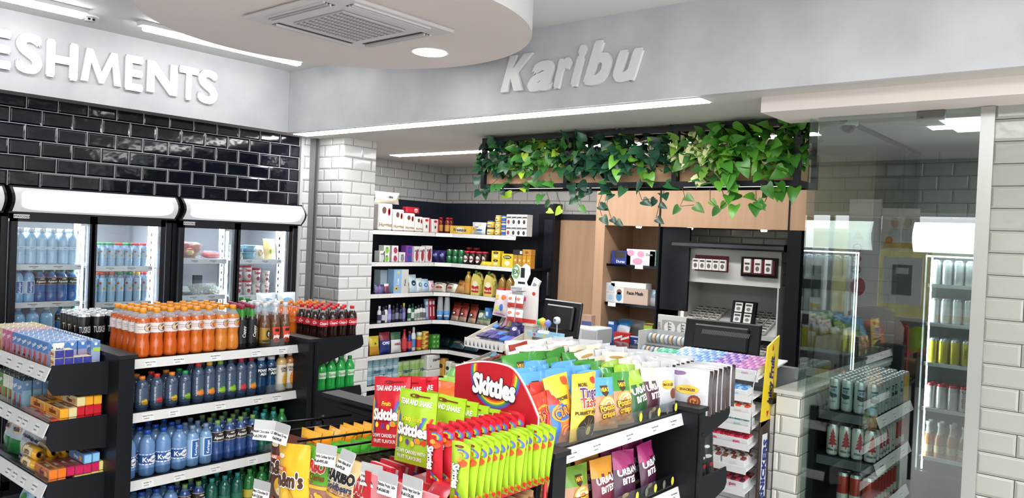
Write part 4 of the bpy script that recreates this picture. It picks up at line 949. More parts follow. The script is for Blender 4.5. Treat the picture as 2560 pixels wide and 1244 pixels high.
grid(tea, 'brown soda bottle behind the green sodas', 'brown sodas on the second end shelf', (2.73, 3.80, .82), (.07, 0), 2, (0, .07), 1)
bc = can(.15, .033, '#17171a', '#3a3b3e', 'monster', metal=.2)
grid(bc, 'black energy can on the lowest end shelf', 'black cans on the lowest end shelf', (2.70, 3.66, .5), (.07, 0), 4, (0, .07), 2)
# ---- second shelf
def fw(c, l, H): return bottle('square', H, .0285, '#44536a', .86, c, '#5c6f8c', (.1, .68, '#46566e', l))
sh = [(1.695, '#e8842c', 'wye', .16, 'orange'), (1.765, '#d9382c', 'wre', .165, 'red'), (1.838, '#ef8a2c', 'wye', .165, 'orange'), (1.905, '#2f9c5a', 'wgr', .165, 'green')]
for j in range(2):
    for k, (x, c, l, H, q) in enumerate(sh): put(fw(c, l, H), (x-.0+j*.005, 3.655+.07*j, .86), 0, 'small %s-capped flavoured water, second shelf, %s, %s' % (q, rowname(j), ORD[k]), 'small flavoured waters on the second shelf')
tl_ = [('#d9382c', 'wor'), ('#e8b43a', 'wor'), ('#8fb83a', 'wgr'), ('#3a4a5c', 'wgr'), ('#c9304a', 'wre'), ('#b52c3c', 'wor')]
for j in range(2):
    for k, (c, l) in enumerate(tl_): put(fw(c, l, .198), (1.972+.0585*k, 3.655+.07*j, .86), 0, 'tall dark flavoured water on the second shelf, %s, %s from left' % (rowname(j), ORD[k]), 'tall flavoured waters on the second shelf')
pw = bottle('wide', .195, .029, '#173f63', .84, '#c9ced4', '#2c5f86', (.45, .72, '#14283c', 'power'))
le = bottle('square', .205, .030, '#c9a866', .86, '#e9e6e0', '#c8b27a', (.04, .70, '#e6dccb', 'lem')); og = bottle('square', .205, .030, '#b5703a', .86, '#e9e6e0', '#b5703a', (.04, .70, '#e6dccb', 'oran'))
for j in range(2):
    for k in range(2): put(pw, (2.322+.062*k, 3.655+.07*j, .86), 0, 'dark blue sports drink on the second shelf, %s, %s' % (rowname(j), ('left', 'right')[k]), 'blue sports drinks')
put(le, (2.447, 3.655, .86), 6, 'cream-labelled lemon water bottle on the second shelf'); put(og, (2.502-.02+.025, 3.665, .86), -6, 'cream-labelled orange water bottle at the right end')
# ---- third shelf
kw = bottle('water', .215, .036, '#6f94c4', .84, '#2250b4', 'waterd', (.26, .50, '#2f5aa0', 'kwal')); kg = bottle('water', .20, .0315, '#7fa6d0', .82, '#7f98b4', 'waterd', (.22, .68, '#9fc0e0', 'kring'))
am = bottle('water', .205, .0315, '#33508a', .84, '#7fa85a', 'waterd', (.5, .74, '#2e2a2c', 'aqua')); gr_ = bottle('water', .205, .031, '#1f5f52', .84, '#3fa0a0', '#2f7a68', (.3, .5, '#2f7a5c', None)); gg = bottle('water', .21, .031, '#2c7a3c', .84, '#4fa84a', '#3f8f4a', (.3, .5, '#d8c24a', None))
t3 = [(1.640, kw, 'blue-capped large water'), (1.730, kw, 'blue-capped large water'), (1.808, kw, 'blue-capped large water'), (1.887, kw, 'blue-capped large water'), (1.957, kg, 'clear water with tall blue label'), (2.025, kg, 'clear water with tall blue label'),
      (2.09, am, 'dark-labelled water'), (2.155, am, 'dark-labelled water'), (2.22, am, 'dark-labelled water'), (2.287, am, 'dark-labelled water'), (2.352, gr_, 'teal water'), (2.412, gr_, 'teal water'), (2.465, gg, 'green water')]
for j in range(3):
    for k, (x, mk, q) in enumerate(t3): put(mk, (x+random.uniform(-.002, .002), 3.66+.078*j, .545), random.uniform(-8, 8), '%s bottle on the third shelf, %s, %s from left' % (q, rowname(j), ORD[k]), 'water bottles on the third shelf')
for j in range(2):
    for k in range(12): put((kw, kw, kw, kw, am, am, gr_, gr_, gr_, gg, gg, gg)[k], (1.66+.072*k, 3.70+.078*j, .24), 0, 'dim water bottle on the lowest seen shelf, %s, %s from left' % (rowname(j), ORD[k]), 'water bottles on the bottom shelf')

# ---- left end, tier 1
bm = drinkbox('#5c86c0', '#9aa8cc', '#8ca6cf', '#f2f6fa', band='#a8c84a'); bmn = drinkbox('#4f7fc0', '#a49ab8', '#86a2d0', '#f2f6fa')
pk = drinkbox('#c4658c', '#b0708a', '#d8b0b8', '#d87aa0'); tn = drinkbox('#d9b98a', '#c99a6a', '#e0cda8', '#e6d6b0'); yl = drinkbox('#e3c43a', '#d9a83a', '#e0d08a', '#f0e0a0')
grid([bmn]*4+[bm]*3, 'blue drink carton on the top end shelf', 'blue drink cartons', (1.325, 3.74, 1.075), (.0405, 0), 5, (0, .062), 7, jit=.001)
grid(bm, 'blue drink carton beside the black end panel', 'blue drink cartons by the panel', (1.5275-.0405, 3.70, 1.075), (-.0, 0), 1, (0, .062), 8, jit=.001)
grid(pk, 'pink drink carton on the top end shelf', 'pink drink cartons', (1.325, 4.19, 1.075), (.0405, 0), 5, (0, .062), 2, jit=.001)
grid([tn, tn, tn, tn, yl], 'tan or yellow drink carton at the far end', 'tan and yellow drink cartons', (1.325, 4.32, 1.075), (.0405, 0), 5, (0, .062), 3, jit=.001)
nv = carton(.036, .05, .034, '#e8dcae', name='biscuit_pack', cat='biscuit pack', front=(('r', -.98, .02, .98, .95, '#2c2f86'), ('p', ((-.5, .95), (.5, .95), (0, .5)), '#3a3f9c')), side=(('t', 'Ritz', 0, .5, .4, '#c0302c'),), bev=.003)
for j in range(3):
    for k in range(5): put(nv, (1.315+.038*k+.004, 3.64+.052*j*0, 1.075+.035*j) if k < (5, 5, 2)[j] else (1.315+.038*k, 3.64, 1.075), 0, 'navy and cream biscuit pack in front of the cartons, layer %s, %s' % (ORD[j], ORD[k]), 'small navy biscuit packs') if (k < (5, 4, 2)[j]) else None
pkb = bag_plain(.045, .06, .03, '#e6e2d4', '#2c2f86', split=.45, word='Mini', wc='#2a4a8a', wh=.2, seed=31)
put(pkb, (1.325, 3.645, 1.145), 0, 'small white and navy snack pouch lying on the biscuit packs')
# ---- tier 2
bo = biscuit('#e8a02c', endc='#eca62e'); br = biscuit('#c02430', endc='#c81f30', word='BISCUIT', wc='#f0d8a0'); bc_ = biscuit('#d9cc96', endc='#ddd196', word='Digest', wc='#7a3a1c'); brd = biscuit('#cc4a2c', endc='#d9582c', wc='#f0d0a0')
def bis(tab, grp, z0, dz, y0, x0=1.315, dx=.0345):
    for lv, row in enumerate(tab):
        for k, ch in enumerate(row):
            if ch == ' ': continue
            mk, q = {'o': (bo, 'orange'), 'r': (br, 'red'), 'c': (bc_, 'cream'), 'd': (brd, 'vermilion'), 'm': (bmg, 'magenta'), 'y': (byl, 'yellow'), 'g': (bog, 'bright orange'), 'b': (bbl, 'pale blue')}[ch]
            put(mk, (x0+dx*k, y0+random.uniform(-.004, .004), z0+dz*lv), random.uniform(-1, 1), '%s biscuit packet, %s layer, %s from rail, among %s' % (q, ORD[lv], ORD[k], grp.replace('packets ', '')), grp)
bmg = biscuit('#a03048', endc='#cf1f5c', word='Jaffa', wc='#f4e0e0'); byl = biscuit('#dfd07a', endc='#e6dc86', word='Tennis', wc='#7a2c14'); bog = biscuit('#c97a4a', endc='#f07a1e', word='Sport', wc='#5a2c6a'); bbl = biscuit('#5c8ac0', endc='#8fc6e8', word='Oreo', wc='#f4f6fa')
bis(('docrrr', ' ocrrr', '   coo'), 'biscuit packets on the second end shelf', .835, .0425, 3.71)
bis(('drrrrr', ' ooooo', '   ooo'), 'biscuit packets further back on the second end shelf', .835, .0425, 3.89)
gc_ = drinkbox('#6a8fb8', '#8fb3c8', '#7c93a8', '#b9c6d4', h=.15)
wc_ = drinkbox('#4f8a3c', '#9ab878', '#a8b0a0', '#e6ead8', h=.15); ww = drinkbox('#e0ddd0', '#6a9c5a', '#b5b8a8', '#d0d4c0', h=.15)
grid(gc_, 'grey-blue long-life carton behind the biscuits', 'grey-blue cartons on the second end shelf', (1.33, 4.04, .835), (.0425, 0), 5, (0, .064), 2, jit=.001)
grid(ww, 'cream and green carton on the second end shelf', 'cream and green cartons', (1.33, 4.17, .835), (.0425, 0), 5, (0, .064), 2, jit=.001)
grid(wc_, 'green carton at the far end of the second end shelf', 'green cartons', (1.33, 4.30, .835), (.0425, 0), 5, (0, .064), 2, jit=.001)
# ---- tier 3
bis(('gg yyyy', 'ggmmmmy'[:7], '    bb'), 'biscuit packets on the third end shelf', .575, .043, 3.71)
ry = biscuit('#dfa62c', .055, .15, .055, word='LETO', wc='#5a3a1c', rnd=True)
for k in range(3): put(ry, (1.32+.06*k, 3.875, .66), 0, 'round yellow biscuit roll on top, %s from the rail' % ORD[k], 'round yellow biscuit rolls')
for k in range(3): put(ry, (1.32+.06*k, 3.89, .604), 0, 'round yellow biscuit roll beneath the others, %s from the rail' % ORD[k], 'round yellow biscuit rolls below')
gb = bag_plain(.17, .2, .06, '#b9bdc2', '#dfe2e6', word='Brookside', wc='#2a2c50', spots=((.2, .3, .4, .12, '#e6e8ec'), (-.3, .08, .4, .06, '#3a2c8a')), seed=41, wh=.08)
gb2 = bag_plain(.17, .2, .06, '#c8d4dc', '#2f8a44', word='Milk', wc='#2a2c50', split=.4, spots=((0, .6, .5, .12, '#e8c9a8'),), seed=42)
for k in range(3): put(gb, (1.37, 4.0+.07*k, .576), -90+random.uniform(-12, 12), 'silver milk powder bag on the third end shelf, %s' % ORD[k], 'silver bags on the third end shelf', (-16, 0))
put(gb2, (1.38, 4.28, .576), -80, 'silver and green bag at the far left of the third end shelf', None, (-14, 0)); put(gb2, (1.38, 4.40, .576), -96, 'second green-bottomed bag by the photo edge', None, (-14, 0))
bb = bag_plain(.15, .19, .05, '#8fb4cc', '#7fa6c0', word='Aqua', wc='#1f3c5a', spots=((.1, .65, .4, .12, '#3f8a3a'), (0, .12, .9, .1, '#8fb83a')), seed=43, cv=.3)
for k in range(3): put(bb, (1.34, 3.74+.165*k, .30), -90, 'pale blue snack bag on the lowest end shelf, %s from the front' % ORD[k], 'pale blue snack bags', (-14, 0))
# ================================================================ corner wall shelving
WS = thing('corner_shelving', None, 'black L-shaped wall shelving of groceries in the back corner', 'shelving', (5.5, 6.2, 0))
b = MB().box(4.95, 6.38, 0, 6.40, 6.405, 2.10, M('#1b2030', .5)); local('back_panel', b, WS)
b = MB().box(6.39, 4.76, 0, 6.415, 6.38, 2.10, M('#1b2030', .5)); local('back_panel', b, WS)
local('end_upright', MB().box(6.30, 4.735, 0, 6.415, 4.765, 2.10, BLK), WS)
local('end_upright', MB().box(4.93, 6.0, 0, 4.955, 6.04, 1.75, BLK), WS)
TZ = [1.755, 1.437, 1.118, .82, .50, .20]
for i, z in enumerate(TZ):
    c = MB(); pts = [(4.955, 6.38), (4.955, 6.01), (5.86, 6.01), (6.01, 5.865), (6.01, 4.83 if i else 4.985), (6.39, 4.83 if i else 4.985), (6.39, 6.38)]
    c.prism(pts[::-1], lambda u, v, o: (u, v, z-.02+o), .02, BLK2)
    so = local('shelf', c, WS)
    r1 = MB(); rail(r1, (4.957, 6.0), (5.857, 6.0), z, .04, (0, -1), .008, tick=4, seed=i); rail(r1, (5.865, 5.995), (5.998, 5.872), z, .04, (-.68, -.73), .006, tick=0); rail(r1, (6.0, 5.865), (6.0, 4.83 if i else 4.985), z, .04, (-1, 0), .008, tick=4, seed=i+9)
    obj('price_rail', r1, so)
def LW(px, z, y=6.05): return (cY(px, y, z), y, z)
def RW(px, z, x=6.05): return (x, cX(px, x, z), z)
def nap(w, h, acc='#c0303c', dot='#6b4a44'):
    return carton(w, .1, h, '#e6e2dc', name='nappy_pack', cat='pack', front=(('e', -.25, .75, .3, .13, dot), ('e', .45, .7, .2, .15, acc), ('e', .45, .7, .1, .1, '#f0ecea'), ('t', 'Huggies', 0, .22, .14, '#9c8a6a')), bev=.012)
K = 'on the top shelf of the corner unit'
for k, (px, w_, h_) in enumerate(((955, .185, .27), (988, .15, .22), (1016, .15, .19), (1040, .11, .16))): put(nap(w_, h_), LW(px, 1.755), 0, 'white nappy pack with a red oval %s, %s from the left' % (K, ORD[k]), 'nappy packs')
for k, px in enumerate((1060, 1082)): put(carton(.10, .08, (.155, .145)[k], '#e8e4e2', name='baby_cereal', front=(('r', .6, 0, 1, 1, '#c62c34'), ('e', -.1, .82, .5, .09, '#c62c34'), ('e', -.1, .4, .25, .12, '#4a4a4a')), bev=.004), LW(px, 1.755), 0, 'red and white carton %s, %s of two' % (K, ('left', 'right')[k]), 'red and white cartons')
put(bag_plain(.33, .12, .12, '#e9e3d6', word='tela', wc='#3f4a6a', spots=((.7, .5, .12, .1, '#c9c43a'),), seed=51, wh=.25), (cY(970, 6.08, 2.03), 6.1, 2.028), 0, 'cream pack lying on top of the nappy packs', cat='pack')
put(carton(.19, .08, .07, '#c2263a', name='wipes_pack', cat='pack', front=(('e', .4, .5, .3, .3, '#eee6e4'), ('t', 'baby', .4, .5, .3, '#c2263a')), bev=.012), (cY(1033, 6.1, 1.95), 6.14, 1.945), 0, 'red pack lying on the smaller nappy packs', cat='pack')
kt = bottle('wide', .17, .031, '#7d2618', .8, '#c92434', '#8a2c1c', (.12, .52, '#d99a4a', None), name='sauce_bottle', cat='bottle')
for k, px in enumerate((1101, 1118)): put(kt, RW(px, 1.755, 5.99+.05), 0, 'red-capped sauce bottle %s, %s' % (K, ('left', 'right')[k]), 'red-capped sauce bottles')
put(kt, (6.13, cX(1126, 6.13, 1.755), 1.755), 0, 'red-capped sauce bottle behind the front pair')
put(carton(.29, .07, .085, '#e5b93c', name='cereal_box', cat='box', front=(('e', 0, .5, .5, .35, '#f2ead6'), ('t', 'Weetabix', 0, .5, .4, '#2c2a50'), ('r', -1, 0, -.8, 1, '#e8c95a'))), RW(1155, 1.755), -90, 'yellow cereal box lying on its long side')
put(bag_plain(.2, .13, .07, '#dfe3e6', spots=((-.3, .4, .4, .2, '#c9a86a'), (.3, .35, .4, .08, '#2f6cb0'), (.3, .75, .2, .1, '#dfd06a')), word='Kabras', wc='#2a4a9a', seed=52), RW(1196, 1.755), -90, 'white and blue sugar bag beside the yellow cereal box', tilt=(-6, 0))
mg = jar(.045, .075, '#e3bd4a', '#2c3a7a', oval='#f2e4b0', name='margarine_tub', word='Blue Band', wc='#2c2c60', cat='tub'); ms = jar(.036, .068, '#e0b23c', '#e6d9a8', oval='#f2e4b0', name='margarine_tub', word='Gold', wc='#2c2c60', cat='tub'); mb_ = jar(.035, .068, '#d9c06a', '#2f5cc0', name='margarine_tub', band='#2f5cc0', cat='tub')
for k in range(2): put(mg, (6.05, cX(1228, 6.05, 1.8), 1.755+.077*k), -90, 'large yellow spread tub, %s of the stack' % ('bottom', 'top')[k], 'large spread tubs')
for k in range(3): put(ms, (6.05, cX(1246, 6.05, 1.8), 1.755+.069*k), -90, 'small yellow spread tub, %s of the stack' % ('bottom', 'middle', 'top')[k], 'small spread tubs')
for k in range(3): put(mb_, (6.05, cX(1261, 6.05, 1.8), 1.755+.069*k), -90, 'blue-lidded spread tub, %s of the stack' % ('bottom', 'middle', 'top')[k], 'blue spread tubs')
ps = carton(.065, .09, .108, '#e3e3e3', name='pasta_box', cat='box', front=(('t', 'pesto', .1, .76, .2, '#22242a'), ('e', -.1, .3, .5, .2, '#a83c48')), side=(('r', -1, .5, 1, .9, '#26282c'),))
ps2 = carton(.065, .09, .108, '#dcdcdc', name='pasta_box', cat='box', front=(('t', 'pesto', .1, .76, .2, '#22242a'), ('e', -.1, .3, .5, .2, '#3a3a3e')))
for k in range(4):
    for j in range(2): put(ps if k == 0 else ps2, (6.06, cX(1276+13*k, 6.05, 1.755), 1.756+.109*j), -90, 'white box with black lettering, %s layer, %s from left' % (('lower', 'upper')[j], ORD[k]), 'black-lettered white boxes')
K = 'on the second shelf of the corner unit'
def sbox(w, h, c, acc, word='', wc='#5a2a50', d=.08, name='toiletry_box', e='e'): return carton(w, d, h, c, name=name, cat='box', front=(('e', .1, .4, .6, .35, acc), ('t', word or 'soft', 0, .75, .18, wc)), bev=.002)
t2 = [(950, .07, .11, '#dfe2dd', '#c9cfcb', 'small white', 1), (961, .08, .083, '#dfe4dc', '#7fc04a', 'white and green', 2), (982, .085, .083, '#e6e0e4', '#b03c5c', 'white and pink', 2), (1000, .085, .1, '#dcdcdc', '#8a8a94', 'plain white', 1), (1017, .085, .085, '#7a3f9c', '#2c4fa0', 'purple', 2), (1036, .07, .165, '#e6e0de', '#a03a48', 'tall white', 1), (1050, .07, .165, '#e9e4e2', '#a03a48', 'tall white and red', 1), (1067, .09, .175, '#e4dedd', '#9c2f3a', 'tall white and crimson', 1)]
for (px, w_, h_, c, a_, q, n_) in t2:
    for j in range(n_): put(sbox(w_, h_, c, a_), (cY(px, 6.05, 1.437), 6.06, 1.438+(h_+.001)*j), 0, '%s toiletry box %s%s' % (q, K, (', lower of two', ', upper of two')[j] if n_ > 1 else ''), None)
pb = bag_plain(.085, .13, .05, '#3a2f78', '#2c2458', word='Persil', wc='#c9c4e0', spots=((0, .55, .5, .12, '#4f6fc0'),), seed=53)
for k, px in enumerate((1087, 1104)): put(pb, (5.97+.05*k, cX(px, 5.97+.05*k, 1.437), 1.437), -55, 'dark purple pouch %s, %s of two' % (K, ('left', 'right')[k]), 'dark purple pouches', (-8, 0))
gcn = can(.072, .035, '#2f7a4a', '#9fb0a8', None, None, .2, 'food_tin')
for k in range(3):
    for j in range(2): put(gcn, (6.05, cX(1123+15*k, 6.05, 1.437), 1.4375+.0725*j), 0, 'green tin %s, %s layer, %s from left' % (K, ('lower', 'upper')[j], ORD[k]), 'green tins')
nj = jar(.038, .14, '#2b1a16', '#c92c3c', oval='#e8e4e0', name='coffee_jar', word='Nescafe', wc='#8a2430'); 
for k, (px, x_, z_) in enumerate(((1168, 6.05, 0), (1182, 6.05, 0), (1198, 6.05, 0), (1212, 6.09, 0))): put(nj, (x_, cX(px, x_, 1.437), 1.437), -90, 'dark coffee jar with red lid, %s from the left in front' % ORD[k], 'coffee jars in front')
for k, px in enumerate((1172, 1190)): put(nj, (6.20, cX(px, 6.2, 1.437), 1.437), -90, 'taller-standing coffee jar behind, %s' % ('left', 'right')[k], 'coffee jars behind', sc=(1, 1, 1.25))
yb = sachet(.07, .05, '#e3c832', seed=5, d=.03)
for k, px in enumerate((1206, 1217, 1226)): put(yb, (6.02, cX(px, 6.02, 1.437), 1.437), -90+10*k, 'small yellow packet at the shelf edge, %s from left' % ORD[k], 'small yellow packets', (-35, 0))
tb2 = carton(.115, .06, .078, '#e5c832', name='tea_box', cat='box', front=(('e', 0, .75, .6, .16, '#2c3c34'), ('e', 0, .3, .5, .18, '#f0e4c0'), ('t', 'tea', 0, .76, .14, '#e8d878')))
for k in range(2): put(tb2, (6.05, cX(1243, 6.05, 1.437), 1.4375+.079*k), -90, 'small yellow tea box, %s of two' % ('lower', 'upper')[k], 'small tea boxes')
put(carton(.145, .07, .135, '#e8ca30', name='tea_box', cat='box', front=(('e', 0, .75, .75, .14, '#2c3c34'), ('e', 0, .3, .5, .18, '#f0e4d0'), ('t', 'KETEPA', 0, .75, .12, '#f0e4c0'))), RW(1273, 1.4375, 6.045), -90, 'large yellow tea box beside the small stack')
for k in range(4): put(carton(.05, .07, .13, ('#b5893a', '#c98f2c')[k > 1], name='tea_box', cat='box', front=(('e', 0, .6, .5, .1, '#e8c878'), ('r', -.6, .1, .6, .16, '#5a3a1c'))), (6.05, cX(1293+11*k, 6.05, 1.437), 1.4375), -90, 'tan upright box at the right end, %s from left' % ORD[k], 'tan upright boxes')
put(carton(.13, .07, .05, '#2a2c2c', name='tea_box', cat='box', front=(('r', .4, .2, .9, .8, '#cfd0cc'),)), RW(1300, 1.569), -90, 'black box lying on the tan boxes'); put(carton(.11, .07, .058, '#c28a3c', name='tea_box', cat='box', front=(('e', 0, .5, .4, .25, '#8a5a1c'),)), RW(1322, 1.569), -90, 'tan box lying on the tan boxes at the right end')
K = 'on the third shelf of the corner unit'
for k, px in enumerate((943, 952, 961)): put(sachet(.06, .09, '#4a3a78', '#7a6aa0', seed=60, d=.03), LW(px, 1.118), 0, 'purple pouch %s, %s from left' % (K, ORD[k]), 'purple pouches', (-8, 0))
put(sachet(.07, .1, '#e0d4d8', '#7a3a5a', seed=61, d=.03), LW(967, 1.118, 6.02), 8, 'pink and white pouch at the front of the third shelf', None, (-8, 0))
put(carton(.09, .1, .235, '#9fb4bf', name='tall_carton', cat='box'), LW(950, 1.118, 6.15), 0, 'grey-blue carton at the back of the third shelf')
put(carton(.105, .1, .245, '#8fb8dc', name='tissue_carton', cat='box', front=(('e', .1, .88, .3, .06, '#e8c84a'), ('t', 'Lux', 0, .5, .12, '#f4f6fa', .02, 90), ('e', -.3, .2, .4, .1, '#e8b84a'), ('e', -.3, .2, .15, .05, '#f4f0e0'))), LW(985, 1.118), 0, 'tall pale blue carton with yellow flowers')
put(carton(.095, .1, .245, '#cfd0cc', name='tissue_carton', cat='box', front=(('t', 'Posh', 0, .45, .1, '#4a4a4c', .02, 90),)), LW(1003, 1.118), 0, 'tall grey carton beside the flowered one')
for k, (px, w_, h_, c, a_, q) in enumerate(((1018, .09, .17, '#b9cfae', '#c4584a', 'green and white'), (1034, .12, .19, '#c4dcea', '#22304a', 'pale blue'), (1050, .1, .15, '#d9e4ea', '#5a7a9a', 'white'), (1064, .11, .14, '#bcd8ec', '#2f6cb0', 'sky blue'), (1080, .08, .12, '#e6ccd4', '#c05070', 'pink'))):
    put(bag_plain(w_, h_, .05, c, spots=((-.1, .5, .5, .16, a_), (-.1, .5, .25, .08, c)), seed=54+k), LW(px, 1.118), 0, '%s wipes pouch %s, %s from left' % (q, K, ORD[k]), 'wipes pouches', (-14, 0))
wb = bag_plain(.15, .13, .07, '#2c2a2a', '#d9d2c0', word='PRAWN', wc='#3a3a3a', split=.75, spots=((0, .3, .5, .1, '#a04438'),), seed=59)
for k, px in enumerate((1097, 1125)): put(wb, (5.98+.07*k, cX(px, 5.98+.07*k, 1.118), 1.118), (-60, -90)[k], 'cream and black food bag %s, %s' % (K, ('left', 'right')[k]), 'cream and black food bags', (-30, 0))
for k in range(3): put(wb, (6.17, cX(1105+16*k, 6.17, 1.118), 1.118), -90, 'dark food bag stacked behind, %s from left' % ORD[k], 'dark food bags behind', (-20, 0))
put(bag_plain(.14, .15, .07, '#b5793a', '#c99a5a', word='pop', wc='#5a2a14', seed=62), RW(1150, 1.118), -90, 'tan food bag beside the oil bottle', None, (-24, 0))
ob = bottle('water', .24, .04, '#b5883a', .86, '#e0c83a', '#d9b86a', (.2, .5, '#c98a3a', None), name='oil_bottle', cat='bottle')
put(ob, RW(1170, 1.118), 0, 'clear oil bottle with yellow cap left of the jugs')
jg = jug('#d9cb6a', '#4f9c4a')
for k, px in enumerate((1194, 1226)): put(jg, (6.06, cX(px, 6.06, 1.118), 1.118), -90, 'yellow oil jug with green cap, %s of two' % ('left', 'right')[k], 'yellow oil jugs')
ob2 = bottle('jerry', .24, .045, '#8a6a2c', .86, '#4a3a1c', '#b5923a', (.15, .45, '#c94a3a', None), name='oil_bottle', cat='bottle')
for k, px in enumerate((1255, 1274, 1292)): put(ob2, RW(px, 1.118), 0, 'amber oil bottle %s, %s from left' % (K, ORD[k]), 'amber oil bottles')
K = 'on the fourth shelf of the corner unit'
for k, (px, c, cp_, lb, q, H) in enumerate(((947, '#d9d9de', '#e6e6ea', '#3a3a5a', 'white', .17), (957, '#2f2f44', '#1f1f2c', '#c9c9d4', 'dark', .16), (963, '#e6e6ea', '#22264a', '#c9c9d4', 'white', .17), (972, '#7f7fc0', '#d9d9e6', '#a9a9d9', 'lilac', .18), (982, '#22243c', '#1a1a26', '#5a5a7a', 'navy', .17), (991, '#26283c', '#1a1a26', '#8a8a9a', 'navy', .19), (1001, '#1f2a50', '#1a1a26', '#5a5a7a', 'navy', .17), (1008, '#6a6a9c', '#c9b84a', '#8a8ac0', 'grey-blue', .19), (1022, '#e0e4e0', '#26483c', '#2f6a4a', 'white and green', .17), (1030, '#2f6a50', '#1f3a2c', '#c9d9cf', 'green', .18), (1038, '#dfe3e0', '#3a5a4a', '#8a9a90', 'white', .15), (1045, '#dfe3e0', '#3a3a3c', '#8a9a90', 'white', .16), (1052, '#dcdcdc', '#22242a', '#6a6a70', 'white', .17), (1059, '#d9dcdc', '#22242a', '#6a6a70', 'white', .16))):
    put(spray(c, cp_, H, .023, lab=lb), LW(px, .82), 0, '%s toiletry bottle %s, %s from left' % (q, K, ORD[k]), 'toiletry bottles')
for k, px in enumerate((1066, 1075, 1083)): put(carton(.05, .02, .22, ('#7a9cc9', '#b52c38', '#a8303c')[k], name='toothbrush_pack', cat='pack', front=(('r', -.3, .15, .3, .6, '#dfe0e4'), ('e', 0, .8, .7, .1, '#dfe0e4'))), LW(px, .82), 0, '%s toothbrush card %s, %s' % (('blue', 'red', 'crimson')[k], K, ORD[k]), None, (-5, 0))
@memo
def cups():
    bb = MB(); bb.lathe([(.03, 0), (.036, .1)], M('#4f90c9', .35), 14)
    for i in range(9): bb.lathe([(.033-.0008*i, .1+.015*i), (.036-.0008*i, .114+.015*i)], M('#c9d0d4', .15, alpha=.7), 14, cap=False)
    bb.lathe([(.028, .235), (.024, .25)], M('#c9d0d4', .15, alpha=.7), 14); bb.text(cylmap(.0365), 'party', 0, .05, .02, M('#f4f8fc'), .03, L=.01, maxw=.06)
    return thing('plastic_cup_stack', bb, '', 'cups')
for k, px in enumerate((1099, 1116)): put(cups(), (5.95+.05*k, cX(px, 5.95+.05*k, .82), .82), -50, 'tall stack of clear plastic cups with blue label, %s' % ('left', 'right')[k], 'plastic cup stacks')
rb = bag_plain(.11, .17, .06, '#9c3a2c', '#b5a08a', split=.25, spots=((0, .45, .5, .14, '#2a2220'), (0, .45, .35, .08, '#e6e0d8')), seed=63); rg = bag_plain(.11, .15, .06, '#5a7a5a', '#a8a890', split=.3, seed=64, spots=((0, .6, .6, .2, '#c9d0c0'),))
for j in range(2):
    for k, px in enumerate((1135, 1155, 1178)): put(rb, (6.04+.12*j, cX(px, 6.04+.12*j, .82), .82+.02*j), -90, 'red-brown snack bag %s, %s, %s from left' % (K, rowname(j), ORD[k]), 'red-brown snack bags', (-18, 0))
for k, px in enumerate((1200, 1214)): put(rg, (6.04, cX(px, 6.04, .82), .82), -90, 'green-grey snack bag %s, %s' % (K, ('left', 'right')[k]), 'green-grey snack bags', (-18, 0))
put(carton(.06, .05, .10, '#3f7fc4', name='small_box', cat='box', front=(('r', -.5, .2, .5, .6, '#e6eef6'),)), RW(1221, .90), -90, 'small blue box behind the lollipop bags')
K = 'on the fifth shelf of the corner unit'
put(bag_plain(.13, .19, .05, '#d9c23a', '#c9922c', word='Jik', wc='#3a5a2c', seed=65), LW(936, .50), 0, 'yellow washing powder bag by the shelf post', None, (-8, 0))
put(bag_plain(.14, .22, .07, '#8a2c3c', '#24307a', word='OMO', wc='#f2f4f8', split=.62, spots=((.1, .5, .6, .14, '#2c3f9c'),), seed=66, wh=.13, cv=.5), LW(962, .50), 0, 'blue and red laundry powder bag', None, (-6, 0))
put(bag_plain(.14, .21, .06, '#3f6a50', '#e6e6e4', word='ARIEL', wc='#a82c3c', split=.62, seed=67, wh=.11, cv=.42), LW(990, .50), 0, 'white laundry powder bag with green top', None, (-6, 0))
put(bottle('glass', .235, .03, '#b52c34', .9, '#a82430', '#b52c34', (.15, .6, '#c9404a', None), name='cleaner_bottle'), LW(1009, .50), 0, 'red cleaner bottle beside the white powder bag')
put(bottle('glass', .21, .03, '#24387c', .9, '#c93040', '#24387c', (.15, .5, '#c9404a', None), name='cleaner_bottle'), LW(1022, .50), 0, 'navy cleaner bottle with red label')
put(spray('#e4e6e8', '#e4e6e8', .25, .028, lab='#4f8ac0', name='cleaner_bottle'), LW(1032, .50), 0, 'tall white bottle with blue label')
put(jar(.032, .19, '#c9b83a', '#e6e4d8', name='polish_tin', band='#c93a2c', lidh=.2), LW(1046, .50), 0, 'yellow and red polish tin')
for k in range(4): put(jar(.042, .048, '#d9b84a', '#dcc85a', name='scourer_tub', oval='#a03a2c', cat='tub', lidh=.3), (cY(1061, 6.05, .5), 6.05, .50+.0485*k), 0, 'round yellow tub, %s from the bottom of the stack' % ORD[k], 'stack of round yellow tubs')
for k in range(3):
    for j in range(2): put(carton(.055, .06, .05, '#4a9c3c', name='soap_box', cat='box', front=(('e', 0, .5, .5, .25, '#a8d08a'),)), (cY(1080+9*j, 6.05, .5), 6.05, .50+.051*k), 0, 'green soap box, %s column, %s from bottom' % (('left', 'right')[j], ORD[k]), 'green soap boxes')
tq = bag_plain(.2, .11, .08, '#1f4a54', '#1f3c48', word='', spots=((0, .55, .8, .12, '#b5862c'), (0, .7, .5, .16, '#3a7f9c')), seed=68)
for k, px in enumerate((1140, 1175)): put(tq, (6.06, cX(px, 6.06, .5), .52), -90, 'teal bag with gold band %s, %s' % (K, ('left', 'right')[k]), 'teal bags', (-50, 0))
